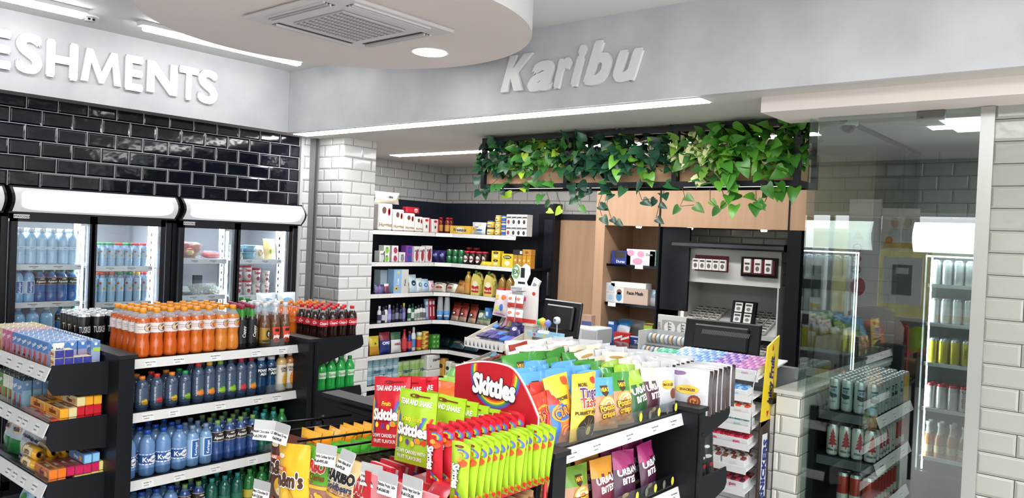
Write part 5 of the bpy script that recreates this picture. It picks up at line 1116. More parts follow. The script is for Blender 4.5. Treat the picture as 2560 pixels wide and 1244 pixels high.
for k, px in enumerate((1110, 1130, 1160)): put(bag_plain(.18, .12, .08, '#1c3834', '#20403a', seed=69), (6.2, cX(px, 6.2, .5), .5), -90, 'dark green bag behind the teal bags, %s' % ORD[k], 'dark green bags', (-40, 0))
K = 'on the bottom shelf of the corner unit'
rp = roll_pack(3, 3, '#a9c4cc', '#7fa8b8', 'Rosy'); rp2 = roll_pack(3, 2, '#a8c08a', '#8fb86a', 'Hanan')
for k, px in enumerate((935, 968)): put(rp, LW(px, .20, 6.07), 0, 'blue toilet roll pack %s, %s' % (K, ('left', 'right')[k]), 'blue toilet roll packs', sc=.9)
for k, px in enumerate((1010, 1052)): put(rp2, LW(px, .20, 6.07), 0, 'green toilet roll pack %s, %s' % (K, ('left', 'right')[k]), 'green toilet roll packs')
put(carton(.19, .12, .16, '#dcdcda', name='napkin_pack', cat='pack', front=(('t', 'Hanan', .4, .7, .2, '#2a2c30', .03, 8), ('e', -.5, .25, .06, .05, '#2a2c30')), bev=.012), (cY(1078, 6.0, .28)-.0, 6.02, .285), 0, 'white napkin pack with black script')
put(carton(.2, .12, .08, '#e0e0de', name='napkin_pack', cat='pack', bev=.008), (cY(1078, 6.0, .28), 6.02, .2035), 0, 'plain white pack under the napkin pack')
for k, px in enumerate((1108, 1124, 1139)): put(carton(.085, .08, (.2, .18, .17)[k], ('#cf9a3c', '#e0ddd4', '#d4cdbc')[k], name='kitchen_roll', cat='pack', front=(('e', 0, .6, .6, .12, '#2a2420'), ('r', -.4, .2, .4, .34, '#c9a24a')), bev=.012), (6.02, cX(px, 6.02, .2), .2), -90, '%s roll pack behind the sour sweets, %s from left' % (('yellow', 'white', 'cream')[k], ORD[k]), 'kitchen roll packs')

# ================================================================ door and cashier cabinet
d = thing('wood_door', MB().box(6.40, 4.12, .0, 6.419, 4.94, 1.945, WOOD), 'wooden door with a steel push plate beyond the corner shelving', 'door'); 
d['kind'] = 'structure'; d.name = 'door_1'; del d['category']; del d['label']
obj('push_plate', MB().box(6.394, 4.80, 1.12, 6.399, 4.90, 1.44, STEEL), d); obj('handle', MB().box(6.36, 4.835, 1.16, 6.394, 4.85, 1.40, STEEL), d)
struct('trim_9', MB().box(6.385, 4.94, 0, 6.42, 5.01, 1.945, BLK).box(6.385, 4.10, 1.945, 6.42, 5.01, 2.0, BLK))
CB = thing('cashier_cabinet', None, 'light wood cabinet wall with niches behind the counter', 'cabinet', (6.1, 3.0, 0))
wb_ = MB().box(5.88, 3.312, 1.889, 6.40, 3.957, 2.505, WOOD); local('header', wb_, CB)
local('header', MB().box(5.88, 2.205, 1.889, 6.40, 3.296, 2.505, WOOD), CB)
local('header', MB().box(5.88, 1.60, 1.889, 6.40, 2.193, 2.505, WOOD), CB)
local('side_panel', MB().box(5.88, 3.858, 0, 6.40, 3.957, 1.889, WOOD), CB)
local('niche_back', MB().box(6.37, 3.31, 0, 6.40, 3.858, 1.889, WOOD), CB)
local('divider', MB().box(5.875, 3.296, .0, 6.40, 3.312, 2.5, BLK), CB)
local('dark_panel', MB().box(5.90, 3.03, 1.19, 5.93, 3.296, 1.887, BLKG), CB)
local('side_panel', MB().box(5.88, 2.10, 0, 6.40, 2.205, 1.889, BLK), CB)
local('divider', MB().box(5.875, 2.193, 1.889, 5.9, 2.205, 2.5, BLK), CB)
local('divider', MB().box(6.0, 1.9, 0, 6.38, 2.10, 1.889, BLK), CB)
for z in (1.545, 1.20, .835):
    local('shelf', MB().box(5.93, 3.315, z-.02, 6.37, 3.855, z, BLKG), CB)
local('tag', MB().box(5.924, cX(1598, 5.93, 1.53)-.04, 1.515, 5.929, cX(1598, 5.93, 1.53)+.04, 1.548, WHT), CB); local('tag', MB().box(5.924, cX(1530, 5.93, 1.18)-.04, 1.165, 5.929, cX(1530, 5.93, 1.18)+.04, 1.20, WHT), CB)
for px, z in ((1597, 1.886), (1725, 1.886), (1910, 1.886)): local('spotlight', MB().lathe([(.022, z-.012), (.026, z)], M('#fff8ee', .4, emit=10), 12, 6.0, cX(px, 6.0, z)), CB)
# niche goods
def NB(px, z, X=6.0): return (X, cX(px, X, z), z+.0005)
put(carton(.20, .06, .12, '#2c3c8c', name='medicine_box', cat='box', front=(('r', -.7, .45, .4, .95, '#3a342c'), ('t', 'Durex', 0, .2, .2, '#dfe6f4'))), NB(1556, 1.545), -90, 'blue box on the top niche shelf')
put(carton(.29, .06, .14, '#e3dde0', name='soap_box', cat='box', front=(('e', -.7, .75, .25, .2, '#d99ab8'), ('e', 0, .7, .25, .2, '#d99ab8'), ('e', -.2, .25, .35, .2, '#d99ab8'), ('t', 'Dove', .6, .7, .15, '#7a8a9c'))), NB(1605, 1.545), -90, 'white box with pink ovals on the top niche shelf')
put(carton(.06, .06, .13, '#9cc9bc', name='soap_box', cat='box'), NB(1635, 1.545), -90, 'pale green box at the right of the top niche shelf')
for k in range(2): put(carton(.13, .08, .085, '#d9dadb', name='mask_box', cat='box', front=(('e', .4, .5, .4, .3, '#a9c4d9'),)), (5.99, cX(1526, 5.99, 1.2), 1.2005+.087*k), -90, 'small white mask box, %s of two' % ('lower', 'upper')[k], 'small mask boxes')
put(carton(.34, .09, .14, '#c9b0a0', name='mask_box', cat='box', front=(('r', -1, 0, -.45, 1, '#e6e4e2'), ('e', -.72, .4, .18, .3, '#3f86b5'), ('e', -.72, .7, .16, .18, '#8a5a4a'), ('t', 'Face Mask', .25, .7, .2, '#2a2422', .04))), NB(1583, 1.2, 5.985), -90, 'large face mask carton on the middle niche shelf')
put(carton(.36, .1, .045, '#e3e3e1', name='mask_box', cat='box'), (6.0, cX(1578, 6.0, 1.37), 1.3415), -90, 'flat white carton on top of the face mask carton')
put(bag_plain(.14, .14, .05, '#8fb4c9', '#d9dfe0', seed=71), NB(1628, 1.2), -90, 'pale blue packet beside the face mask carton', None, (-12, 0))
put(bag_plain(.3, .2, .05, '#a8aaa8', seed=72), NB(1572, .835, 6.2), -90, 'clear grey bag at the back of the lower niche shelf', None, (-8, 0))
put(carton(.10, .06, .09, '#c93a34', name='card_pack', cat='box', front=(('r', -.8, .3, .8, .7, '#e6e4e4'),)), NB(1512, .835), -90, 'small red box at the left of the lower niche shelf')
put(carton(.07, .06, .19, '#2464b8', name='blue_box', cat='box', front=(('r', -.8, .85, .8, .98, '#dfe6f0'),)), NB(1530, .835), -90, 'tall blue box on the lower niche shelf')
put(bag_plain(.15, .12, .05, '#3f86c4', '#c9d4de', seed=73), (6.02, cX(1555, 6.02, .95), .935), -90, 'blue packet lying on the red boxes', None, (-30, 0))
for k, px in enumerate((1549, 1566)): put(carton(.095, .06, .10, '#c2302c', name='card_pack', cat='box', front=(('p', ((-.9, .3), (.9, .6), (.9, .8), (-.9, .5)), '#e6e6ea'), ('r', -.9, .05, .9, .2, '#2c4a9c'))), (5.99, cX(px, 5.99, .835), .8355), -90, 'red box with a striped panel, %s of two' % ('left', 'right')[k], 'red striped boxes')
put(carton(.19, .06, .085, '#24407c', name='cream_box', cat='box', front=(('t', 'TURE', .2, .4, .35, '#e6ecf4'), ('r', -1, .85, 1, 1, '#c9d4dc'))), NB(1597, .835), -90, 'navy box on the lower niche shelf')
put(carton(.085, .06, .21, '#a8c83a', name='remedy_box', cat='box', front=(('t', 'ENO', 0, .65, .11, '#8a2c2c'), ('e', .1, .3, .5, .1, '#4f8a2c'), ('r', -.9, .93, .9, 1, '#8a3a5a'))), NB(1622, .835, 5.97), -90, 'tall lime green box at the right of the lower niche shelf')
# tobacco display
TD = thing('tobacco_display', None, 'white and grey cigarette display cabinet with a black canopy', 'display cabinet', (6.1, 2.65, 0))
y0, y1 = 2.30, 3.12
local('canopy', MB().box(5.86, y0-.08, 1.72, 6.3, y1+.05, 1.775, BLKG).box(5.855, y0-.08, 1.735, 5.86, y1+.05, 1.76, M('#3a3a3c', .15)), TD)
hd = MB().box(5.95, y0-.03, 1.44, 5.99, y1, 1.72, M('#c9c8c4', .5)); local('header_panel', hd, TD)
def redwin(pa, pb_, z0, z1, n_, lab, fr):
    a_, b_ = cX(pa, 5.95, 1.6), cX(pb_, 5.95, 1.6); f = MB()
    if fr: f.box(5.925, b_-.02, z0-.02, 5.95, a_+.02, z1+.02, BLKG)
    f.box(5.92 if fr else 5.945, b_, z0, 5.949, a_, z1, M('#6e1526', .5)); o = local('window_box', f, TD)
    for k in range(n_):
        yy = a_+(b_-a_)*(k+.5)/n_; c = MB().box(5.895, yy-.027, z0+.012, 5.918, yy+.027, z0+(.12 if fr else .10), M('#e3e0dc', .4), .001); fm = lambda u, v, o: (5.895-o, yy-u, v)
        c.rect(fm, -.02, z0+.075, .02, z0+.09, M('#3c3a38')); c.ell(fm, 0, z0+.045, .016, .02, M('#6a5f58'), 2, 8); local('cigarette_pack', c, TD)
redwin(1738, 1822, 1.535, 1.665, 5, '', False); redwin(1862, 1940, 1.535, 1.65, 3, '', True)
local('back_panel', MB().box(6.30, y0-.03, .75, 6.33, y1, 1.44, M('#8d8c8a', .5)), TD)
local('side_panel', MB().box(5.93, y1-.012, .75, 6.3, y1, 1.44, M('#c9c8c4', .5)), TD); local('side_panel', MB().box(5.93, y0-.03, .75, 6.3, y0-.018, 1.44, M('#c9c8c4', .5)), TD)
local('led_strip', MB().box(5.97, y1-.022, 1.13, 5.985, y1-.013, 1.43, M('#fff4e4', .5, emit=4)), TD)
for si, (zf, zb) in enumerate(((1.06, 1.20), (.90, 1.0))):
    s = MB().add([(5.92, y0-.018, zf), (5.92, y1-.012, zf), (6.29, y1-.012, zb), (6.29, y0-.018, zb), (5.92, y0-.018, zf-.035), (5.92, y1-.012, zf-.035), (6.29, y1-.012, zb-.02), (6.29, y0-.018, zb-.02)], [(0, 3, 2, 1), (4, 5, 6, 7), (0, 1, 5, 4), (3, 0, 4, 7), (1, 2, 6, 5), (2, 3, 7, 6)], M('#bdbcb9', .4)); local('shelf', s, TD)
@memo
def cig(v):
    c = MB().box(-.028, -.043, 0, .028, .043, .022, M('#d6d3ce' if v else '#cbc8c4', .4), .001); T = topmap(.022)
    c.rect(T, -.024, -.04, .024, -.012, M('#5c544e'), lay=1); c.rect(T, -.022, .014, .022, .036, M('#2c2a2a' if v else '#4a4644'), lay=1); c.ell(T, 0, -.026, .012, .009, M('#a8968a'), 3, 7)
    return thing('cigarette_pack', c, '', 'cigarette pack')
for blk, (ya, n_) in enumerate(((3.07, 4), (2.60, 4))):
    for i in range(n_):
        for j in range(4):
            x = 5.96+.092*j; z = 1.06+.14*(x-5.92)/.37; put(cig((i+j) % 2), (x, ya-.07*i, z+.006), -90, 'cigarette pack on the tilted shelf, %s block, %s, %s from left' % (('left', 'right')[blk], rowname(j), ORD[i]), 'cigarette packs on the tilted shelf', (21, 0))
for i in range(10):
    for j in range(2):
        x = 5.96+.1*j; z = .90+.1*(x-5.92)/.37; put(cig((i+j) % 2), (x, 3.06-.075*i, z+.006), -90, 'cigarette pack on the lower tilted shelf, %s, %s from left' % (rowname(j), ORD[i]), 'cigarette packs on the lower shelf', (15, 0))
st = MB().box(-.1, -.015, 0, .1, .015, .20, BLKG, .003); t = thing('pack_stand', st, 'black tilted stand holding four cigarette packs', 'display stand', (5.95, cX(1855, 5.95, 1.1), 1.115), (R_(-14), 0, R_(-90)))
for u in (-.042, .042):
    for v in (.025, .11): obj('cigarette_pack', MB().box(u-.03, -.024, v, u+.03, -.0155, v+.075, M('#dcdad6', .4)).rect(frontmap(-.024), u-.024, v+.05, u+.024, v+.065, M('#3a3836')).ell(frontmap(-.024), u, v+.025, .018, .015, M('#7a706a'), 2, 8), t)
for k in range(7): put(carton(.06, .05, .095, ('#2c2c30', '#3a342c', '#e0dcd6', '#e0dcd6', '#c9463a', '#2c3c6a', '#c94a3a')[k], name='cigarette_carton', cat='box', front=(('e', 0, .4, .5, .25, ('#d9d6d0', '#8a7a6a', '#2c2c30')[k % 3]),)), (5.97, 2.62-.062*k, .745), -90, '%s small carton under the tobacco shelves, %s from left' % (('black', 'brown', 'white', 'grey-white', 'red', 'navy', 'orange-red')[k], ORD[k]), 'small cartons under the tobacco shelves')
for k in range(5): put(carton(.06, .05, .08, ('#24508a', '#c93a2c', '#2c6aa8', '#d9482c', '#24508a')[k], name='card_box', cat='box'), (5.97, 2.50-.062*k, .645), -90, 'small box below, %s from left' % ORD[k], 'lowest small boxes')
struct('trim_10', MB().box(5.94, 2.21, .62, 6.35, 3.14, .644, BLK))
# lit poster-box and the tape rack between niche and tobacco
lt = MB().box(-.16, -.01, 0, .16, .01, .19, M('#d4d2ce', .4), .002); F = frontmap(-.01); lt.rect(F, -.12, .03, .13, .15, M('#a8a6a2'), lay=1)
lt.ell(F, -.05, .09, .05, .05, M('#eceae6'), 3, 20).ell(F, .065, .09, .05, .05, M('#eceae6'), 3, 20); lt.text(F, 'LYFT', -.05, .09, .03, M('#4a4a4c'), .02, 90, lay=5).text(F, 'LYFT', .065, .09, .03, M('#4a4a4c'), .02, 90, lay=5).text(F, 'LYFT', -.142, .1, .02, M('#3a3a3c'), .02, 90, lay=5)
t = thing('snuff_display_board', lt, 'white display board with two round tins', 'display', (5.60, cX(1690, 5.6, 1.1), .985), (0, 0, R_(-90)))
obj('foot', MB().box(-.05, -.03, -.115, .05, .03, 0, GREYM), t)
cr_ = MB()
for j in range(2): cr_.box(-.2, -.1+.09*j, .0+.09*j, .2, -.01+.09*j, .01+.09*j, M('#c9ccd0', .2, alpha=.5))
cr_.box(-.2, -.1, 0, -.19, .1, .2, M('#e4e4e2', .4)).box(.19, -.1, 0, .2, .1, .2, M('#e4e4e2', .4)).box(-.2, .09, 0, .2, .1, .2, M('#c9ccd0', .2, alpha=.5))
t = thing('sweet_roll_rack', cr_, 'clear tiered rack of round sweet rolls on the counter', 'display rack', (5.30, cX(1668, 5.3, .9), .875), (0, 0, R_(-90)))
for j in range(2):
    for k in range(10): obj('roll', MB().lathe([(.032, -.012), (.036, -.008), (.036, .008), (.032, .012)], M(('#b5c4cf', '#c9b090', '#a8b8c4', '#d9d0c0')[k % 4], .35), 12), t, (-.165+.036*k, -.055+.09*j, .05+.09*j), (0, R_(90), 0))

# ================================================================ planter frame
FR = thing('planter_frame', None, 'black steel frame hanging from the ceiling above the counter, holding wooden troughs', 'planter frame', (4.6, 2.85, 2.11))
fx0, fx1, fy0, fy1, fz0, fz1, q = 4.45, 4.77, 1.62, 4.08, 2.11, 2.498, .034
fb = MB()
for x in (fx0, fx1-q):
    for z in (fz0, fz1-q): fb.box(x, fy0, z, x+q, fy1, z+q, BLK)
local('rail', fb, FR)
for yy in (fy1-q, 3.255, 2.40, fy0):
    pb2 = MB().box(fx0, yy, fz0+q, fx0+q, yy+q, fz1-q, BLK).box(fx1-q, yy, fz0+q, fx1, yy+q, fz1-q, BLK).box(fx0+q, yy, fz0, fx1-q, yy+q, fz0+q, BLK).box(fx0+q, yy, fz1-q, fx1-q, yy+q, fz1, BLK); local('cross_frame', pb2, FR)
for a_, b_ in ((3.30, 4.0), (2.9, 3.2), (1.68, 2.35)): local('led_strip', MB().box(fx0+.01, a_, fz0-.003, fx0+.016, b_, fz0-.0005, M('#ffffff', .5, emit=1)), FR)
local('hanger', MB().prism([(2.70, fz1), (2.83, fz1), (2.80, SZ-.001), (2.72, SZ-.001)], lambda u, v, o: (4.52+o, u, v), .03, BLK), FR)
for k, (a_, b_) in enumerate(((3.295, 4.045), (2.44, 3.25), (1.66, 2.395))):
    t = thing('wooden_trough', MB().box(4.49, a_, 2.146, 4.51, b_, 2.26, WOODR).box(4.71, a_, 2.146, 4.73, b_, 2.26, WOODR).box(4.51, a_, 2.146, 4.71, a_+.02, 2.26, WOODR).box(4.51, b_-.02, 2.146, 4.71, b_, 2.26, WOODR).box(4.51, a_+.02, 2.146, 4.71, b_-.02, 2.16, WOODR), 'light wooden planting trough in the hanging frame, %s' % ('left bay', 'middle bay', 'right bay')[k], 'planter', (0, 0, 0), group='wooden troughs in the hanging frame')
    obj('soil', MB().box(4.51, a_+.02, 2.16, 4.71, b_-.02, 2.235, M('#2c2018', .9)), t)
def leafmat(c): return M(c, .32, spec=.5)
def leaf(b, p, d, n, L, mat, mat2=None):
    # heart-shaped blade: base p, direction d, face normal n
    d = d.normalized(); s = d.cross(n).normalized(); n = s.cross(d).normalized()
    prof = [(0, 0), (.0, .30), (.18, .42), (.45, .36), (.75, .2), (1, 0)]
    mid = [p+d*L*t-n*L*(.02+.28*t*t) for t in (.1, .1, .18, .45, .75, 1)]
    vs = [mid[0]]; F = []
    for sg in (1, -1):
        for (t, w_), mm in zip(prof[1:5], mid[1:5]): vs.append(mm + s*sg*L*w_*.92 + n*L*.10*w_/.4 - (d*L*.1 if w_ == .30 else Vector()))
    c1 = len(vs); vs += mid[2:6]
    A = lambda i: 1+i; B_ = lambda i: 5+i
    f1 = [(0, A(0), A(1), c1), (c1, A(1), A(2), c1+1), (c1+1, A(2), A(3), c1+2), (c1+2, A(3), c1+3)]
    f2 = [(0, c1, B_(1), B_(0)), (c1, c1+1, B_(2), B_(1)), (c1+1, c1+2, B_(3), B_(2)), (c1+2, c1+3, B_(3))]
    if mat2: b.add(vs, f1[1:3]+f2[:1]+f2[3:], mat2, True); b.add(vs, f1[:1]+f1[3:]+f2[1:3], mat, True)
    else: b.add(vs, f1+f2, mat, True)
def plant(label, ya, yb, cols, n, seed, Ls=(.065, .105), vines=(), var=None, ztop=2.46, drop=.16):
    rd = random.Random(seed); b = MB(); st = MB()
    for i in range(n):
        y = rd.uniform(ya-.02, yb+.02); t = rd.random()
        if t < .74: x = rd.uniform(4.40, 4.72); z = 2.23+(ztop-2.23)*rd.random()**.9; 
        elif t < .94: x = rd.uniform(4.38, 4.46); z = rd.uniform(2.2, 2.38)
        else: x = rd.uniform(4.38, 4.45); z = rd.uniform(2.22-drop, 2.2)
        az = rd.gauss(math.pi*1.08, .75); el = rd.uniform(-1.1, .35) if z < 2.38 else rd.uniform(-.4, 1.0)
        d = Vector((math.cos(az)*math.cos(el), math.sin(az)*math.cos(el), math.sin(el)))
        nn = Vector((-.75+rd.gauss(0, .3), -.35+rd.gauss(0, .3), .6+rd.gauss(0, .3)))
        c = rd.choice(cols); leaf(b, Vector((x, y, z)), d, nn, rd.uniform(*Ls), leafmat(c), leafmat(var) if var and rd.random() < .6 else None)
        if i % 4 == 0: st.tube([(rd.uniform(4.55, 4.68), y+rd.uniform(-.05, .05), 2.23), ((x+4.6)/2, y, z+.03), (x, y, z)], .0022, M('#5a6a2c', .6), 4)
    for path in vines:
        P3 = [onX(px, py, 4.40) for px, py in path]; P3[0].x = 4.43; st.tube(P3, .0025, M('#5c4a2c', .6), 5)
        for k in range(1, len(P3)):
            d = Vector((rd.uniform(-.3, .1), rd.choice((-1, 1))*rd.uniform(.5, 1), rd.uniform(-.9, -.2))); leaf(b, P3[k], d, Vector((-.9, -.3, .3)), rd.uniform(.06, .085), leafmat(rd.choice(cols)))
    t = thing('trailing_pothos', None, label, 'plant', (4.6, (ya+yb)/2, 2.236)); local('foliage', b, t); local('stems', st, t)
DK = ['#1f4432', '#274f38', '#1c3c30', '#2f5f3c', '#24503a']; MD = ['#3f7a34', '#4f8c38', '#356b34', '#5a9a3c', '#2f5f38']; BR = ['#4f8f2f', '#5fa032', '#3f7a2c', '#74b03a', '#4a8a34']
plant('dark green trailing plant at the left end of the hanging frame', 3.80, 4.06, DK+['#3f7a3c'], 120, 1, vines=(((1245, 440), (1225, 465), (1212, 470)),))
plant('mid green leafy plant left of the first black post', 3.30, 3.80, MD+['#a8c83a'], 190, 2, vines=(((1360, 480), (1375, 505), (1368, 525)), ((1432, 475), (1440, 495), (1450, 515)), ((1385, 480), (1405, 520))))
plant('dark blue-green plant in the left of the middle trough', 2.85, 3.26, DK+['#3a6f3c'], 170, 3, vines=(((1520, 475), (1517, 510), (1528, 545), (1540, 552)), ((1500, 480), (1496, 512), (1505, 540))))
plant('dark broad-leaved plant in the right of the middle trough', 2.44, 2.86, DK+['#2f6a3a', '#6fae3a'], 160, 4, vines=(((1590, 475), (1605, 500), (1640, 495)), ((1655, 475), (1648, 510), (1640, 545))))
plant('cream-variegated plant beside the second black post', 2.14, 2.42, ['#4f7a34', '#6f9a3c', '#3a6a2f'], 110, 5, var='#cfd29a', vines=(((1700, 470), (1712, 490), (1700, 515), (1735, 512)), ((1770, 470), (1775, 500), (1795, 520))))
plant('bright green plant cascading at the right end of the hanging frame', 1.64, 2.14, BR, 230, 6, (.08, .12), vines=(((1800, 475), (1815, 505), (1800, 518)), ((1885, 475), (1890, 500)), ((1920, 470), (1912, 505))), drop=.22)
# ================================================================ snack gondola
G2 = thing('gondola_shelving', None, 'black double-sided gondola of crisps in front of the counter', 'shelving', (2.5, 2.0, 0))
SX0, SX1 = 2.02, 2.93
for xa in (1.952, 2.93): local('end_panel', MB().box(xa, 1.43, 0, xa+.068, 2.60, 1.065, BLK), G2); local('panel_cap', MB().box(xa-.008, 1.42, 1.065, xa+.078, 2.61, 1.082, BLK2), G2)
local('back_panel', MB().box(SX0, 2.0, .1, SX1, 2.03, 1.0, BLK), G2); local('plinth', MB().box(SX0, 1.6, 0, SX1, 2.5, .14, BLK), G2)
for z in (1.05, .745, .44, .2):
    so = local('shelf', MB().box(SX0, 1.512, z-.03, SX1, 2.0 if z < 1 else 2.56, z, BLK), G2); rr = MB(); rail(rr, (SX0, 1.508), (SX1+.01, 1.508), z, .046, (0, -1), .012, tick=5, seed=int(z*50)); obj('price_rail', rr, so)
    g = MB().box(SX0, 1.516, z, SX1+.01, 1.519, z+.055, ACRY)
    rd = random.Random(3)
    for k in range(5): x = 2.62+.07*k; g.ell(frontmap(1.5155), x, z+.028, .012, .018, M(('#d9d04a', '#6a6a60')[k % 2]), 1, 8)
    obj('acrylic_guard', g, so)
local('slotted_upright', MB().box(2.935, 1.424, .1, 2.955, 1.429, 1.06, BLKG), G2)
for z in (1.02, .70, .40):
    b = MB().box(2.998, 1.50, z-.025, 3.33, 2.5, z, BLK2); bracket(b, 2.998, 3.36, 1.49, z+.05, .10, .18); so = local('end_shelf', b, G2); rr = MB(); rail(rr, (3.335, 1.52), (3.335, 2.5), z+.01, .05, (1, 0), .015, tick=4); obj('price_rail', rr, so)
    for k in range(4): obj('end_shelf_bolt', MB().box(2.972, 1.428, z-.06-.03*k, 2.988, 1.4295, z-.045-.03*k, BLKG), so) if k < 1 else None
uG = chips_urban('#9cc038', '#2c5c34'); uM = chips_urban('#d9d4c0', '#4a1c28', 2); uO = chips_urban('#e89a2c', '#7a2438', 3); uP = chips_urban('#a83070', '#4a1838', 4)
pB = [chips_potato('#5aa0d6', s) for s in (1, 2)]; pG = [chips_potato('#3f8a34', s) for s in (3, 4)]; pR = chips_potato('#7a2430', 5); pL = chips_potato('#6f9a30', 6); pY = chips_potato('#e2b92c', 7)
cR = chips_curls('#c93a2c', '#b5432c'); cB = chips_curls('#c93a34', '#2f6fc0')
sil = [bag_plain(.165, .205, .055, '#c9c9cc', '#bcbcc0', word='SNACKLES', wc='#3a2a1c', spots=((.5, .42, .3, .12, '#7a3a2c'), (-.4, .8, .3, .1, '#d9d9dc')), emb='#e0b23a', cv=.62, wh=.05, seed=80+k) for k in range(2)]
wht = [bag_plain(.165, .21, .055, c, spots=sp, seed=84+k, word=wd, wc=wcc, cv=.8, wh=.07) for k, (c, sp, wd, wcc) in enumerate((('#e4e2df', ((.3, .86, .3, .05, '#c9442c'), (-.5, .78, .2, .06, '#e0a03a')), 'tropical', '#a8322a'), ('#dedcd6', ((-.3, .86, .3, .04, '#3a3a6a'), (.5, .75, .2, .06, '#c94a3a')), 'heat', '#3a2a50'), ('#d9d6c4', ((0, .88, .6, .03, '#b58a4a'),), '', '#3a3a3a'), ('#e6e4e2', ((.1, .85, .5, .08, '#d9662c'), (-.5, .75, .2, .08, '#b52c34')), 'STIX', '#2a1c18')))]
stx = bag_plain(.15, .215, .05, '#e2e0dc', '#d9542c', split=.1, word='STIX', wc='#2a1c18', spots=((.45, .5, .5, .4, '#d9662c'),), seed=90, wh=.16, cv=.45, wrot=-8); stxr = bag_plain(.15, .22, .05, '#a83a30', '#b5443a', word='STIX', wc='#3a1a16', seed=91, wh=.16, cv=.6, wrot=-60)
cols = [2.075, 2.18, 2.29, 2.43, 2.55, 2.68, 2.79, 2.89]
q = {'r': (cR, 'red curls'), 'b': (cB, 'blue and orange curls'), 'P': (pB[0], 'blue-topped potato crisps'), 'Q': (pB[1], 'blue-topped potato crisps'), 'G': (pG[0], 'green-topped potato crisps'), 'H': (pG[1], 'green-topped potato crisps'),
     'u': (uG, 'green and lime crisps'), 'm': (uM, 'maroon and cream crisps'), 's': (sil[0], 'silver snack'), 'S': (sil[1], 'silver snack'), 'w': (wht[0], 'white snack'), 'v': (wht[1], 'white and navy snack'), 'c': (wht[2], 'cream snack'), 'o': (wht[3], 'white and orange snack'), 'x': (stx, 'white and orange sticks'), 'X': (stxr, 'brick red sticks'), 't': (chips_tingo(), 'yellow loop snack')}
rows = ['rb PGumS', 'rbQPHums', ' QPQGumS', ' PQPHccs', '  PGHcSs', '  GHGccS', '   Gcvws', '   wwoSs', '    ovwS', '    Xovs', '    xxws']
for j, rw in enumerate(rows):
    for i, ch in enumerate(rw):
        if ch == ' ': continue
        mk, nme = q[ch]; y = 1.558+.05*j+(0.015 if j else 0)
        put(mk, (cols[i]+random.uniform(-.012, .012), y, 1.052+(.012*min(j, 5) if j else 0)), random.uniform(-9, 9)+(-4 if i > 5 else 0), '%s bag on the top snack shelf, %s, %s column from left' % (nme, rowname(j), ORD[i]), 'crisps on the top snack shelf', (-9+random.uniform(-5, 4)-.6*j, random.uniform(-5, 5)), sc=.92+random.uniform(-.03, .04))
put(q['t'][0], (2.27, 1.548, 1.03), 4, 'yellow loop snack bag with black ring leaning out over the rail', None, (-2, 3))
put(bag_plain(.12, .16, .04, '#e6bc3a', word='MORE', wc='#3a3020', cv=.5, wh=.08, spots=((.5, .85, .3, .1, '#c0502c'),), seed=93), (2.19, 1.575, 1.12), -8, 'small yellow bag peeping between the curls and the loop snack', None, (-10, -8))
t2c = [(2.045, pY, 'yellow-topped potato crisps', .87), (2.14, pR, 'dark red-topped potato crisps', 1), (2.29, pL, 'lime-topped potato crisps', 1), (2.46, uO, 'orange crisps', 1), (2.61, uP, 'magenta crisps', 1), (2.79, uP, 'magenta crisps', 1)]
for j in range(3):
    for i, (x, mk, nme, s_) in enumerate(t2c): put(mk, (x+.01*j, 1.56+.06*j, .747), random.uniform(-6, 6), '%s bag on the second snack shelf, %s, %s from left' % (nme, rowname(j), ORD[i]), 'crisps on the second snack shelf', (-10, random.uniform(-4, 4)), sc=s_*.93)
for i in range(7): put((pB[0], pG[0], uG, uO, uM, uP, pR)[i], (2.1+.125*i, 1.57, .442), random.uniform(-6, 6), 'dim crisps bag on the third snack shelf, %s from left' % ORD[i], 'crisps on the third snack shelf', (-10, 0), sc=.9)
# right end: silver bags facing the aisle
sb = bag_plain(.2, .19, .05, '#c3c2c6', '#b9b8bc', word='SNACKLES', wc='#3a2a1c', spots=((.3, .3, .28, .14, '#7a3a2c'), (.3, .3, .18, .08, '#c9843a'), (-.5, .9, .4, .05, '#7a5a8a')), emb='#e0b23a', cv=.55, wh=.05, seed=95, crimpc='#3a2c28', fl=.0)
for k in range(6): put(sb, (3.03+.055*k, 1.53+.004*k, 1.03), -78+random.uniform(-6, 6), 'silver snack bag with dark edges on the end shelf, %s from left' % ORD[k], 'silver snack bags on the end shelf', (-4+1.5*k, 0))
for j in range(3):
    for k in range(4): put(sil[k % 2], (3.05+.08*k, 1.72+.12*j, 1.022), -60+random.uniform(-20, 20), 'silver snack bag on the end shelf behind the front stack, %s, %s' % (rowname(j), ORD[k]), 'silver snack bags behind the end stack', (-8, 0))
bbk = bag_plain(.12, .25, .045, '#17171a', '#1c1a1e', word='SNACKLES', wc='#2a1c10', spots=((-.1, .35, .45, .035, '#b5b5b8'), (-.2, .52, .3, .03, '#c9c9cc'), (.4, .2, .2, .04, '#9c2c34')), emb='#d9a83a', cv=.84, wh=.03, seed=96)
for k in range(5): put(bbk, (3.05+.062*k, 1.56, .702), -14+8*(k % 2), 'black snack bag with gold badge on the second end shelf, %s from left' % ORD[k], 'black snack bags', (-10, random.uniform(-6, 8)))

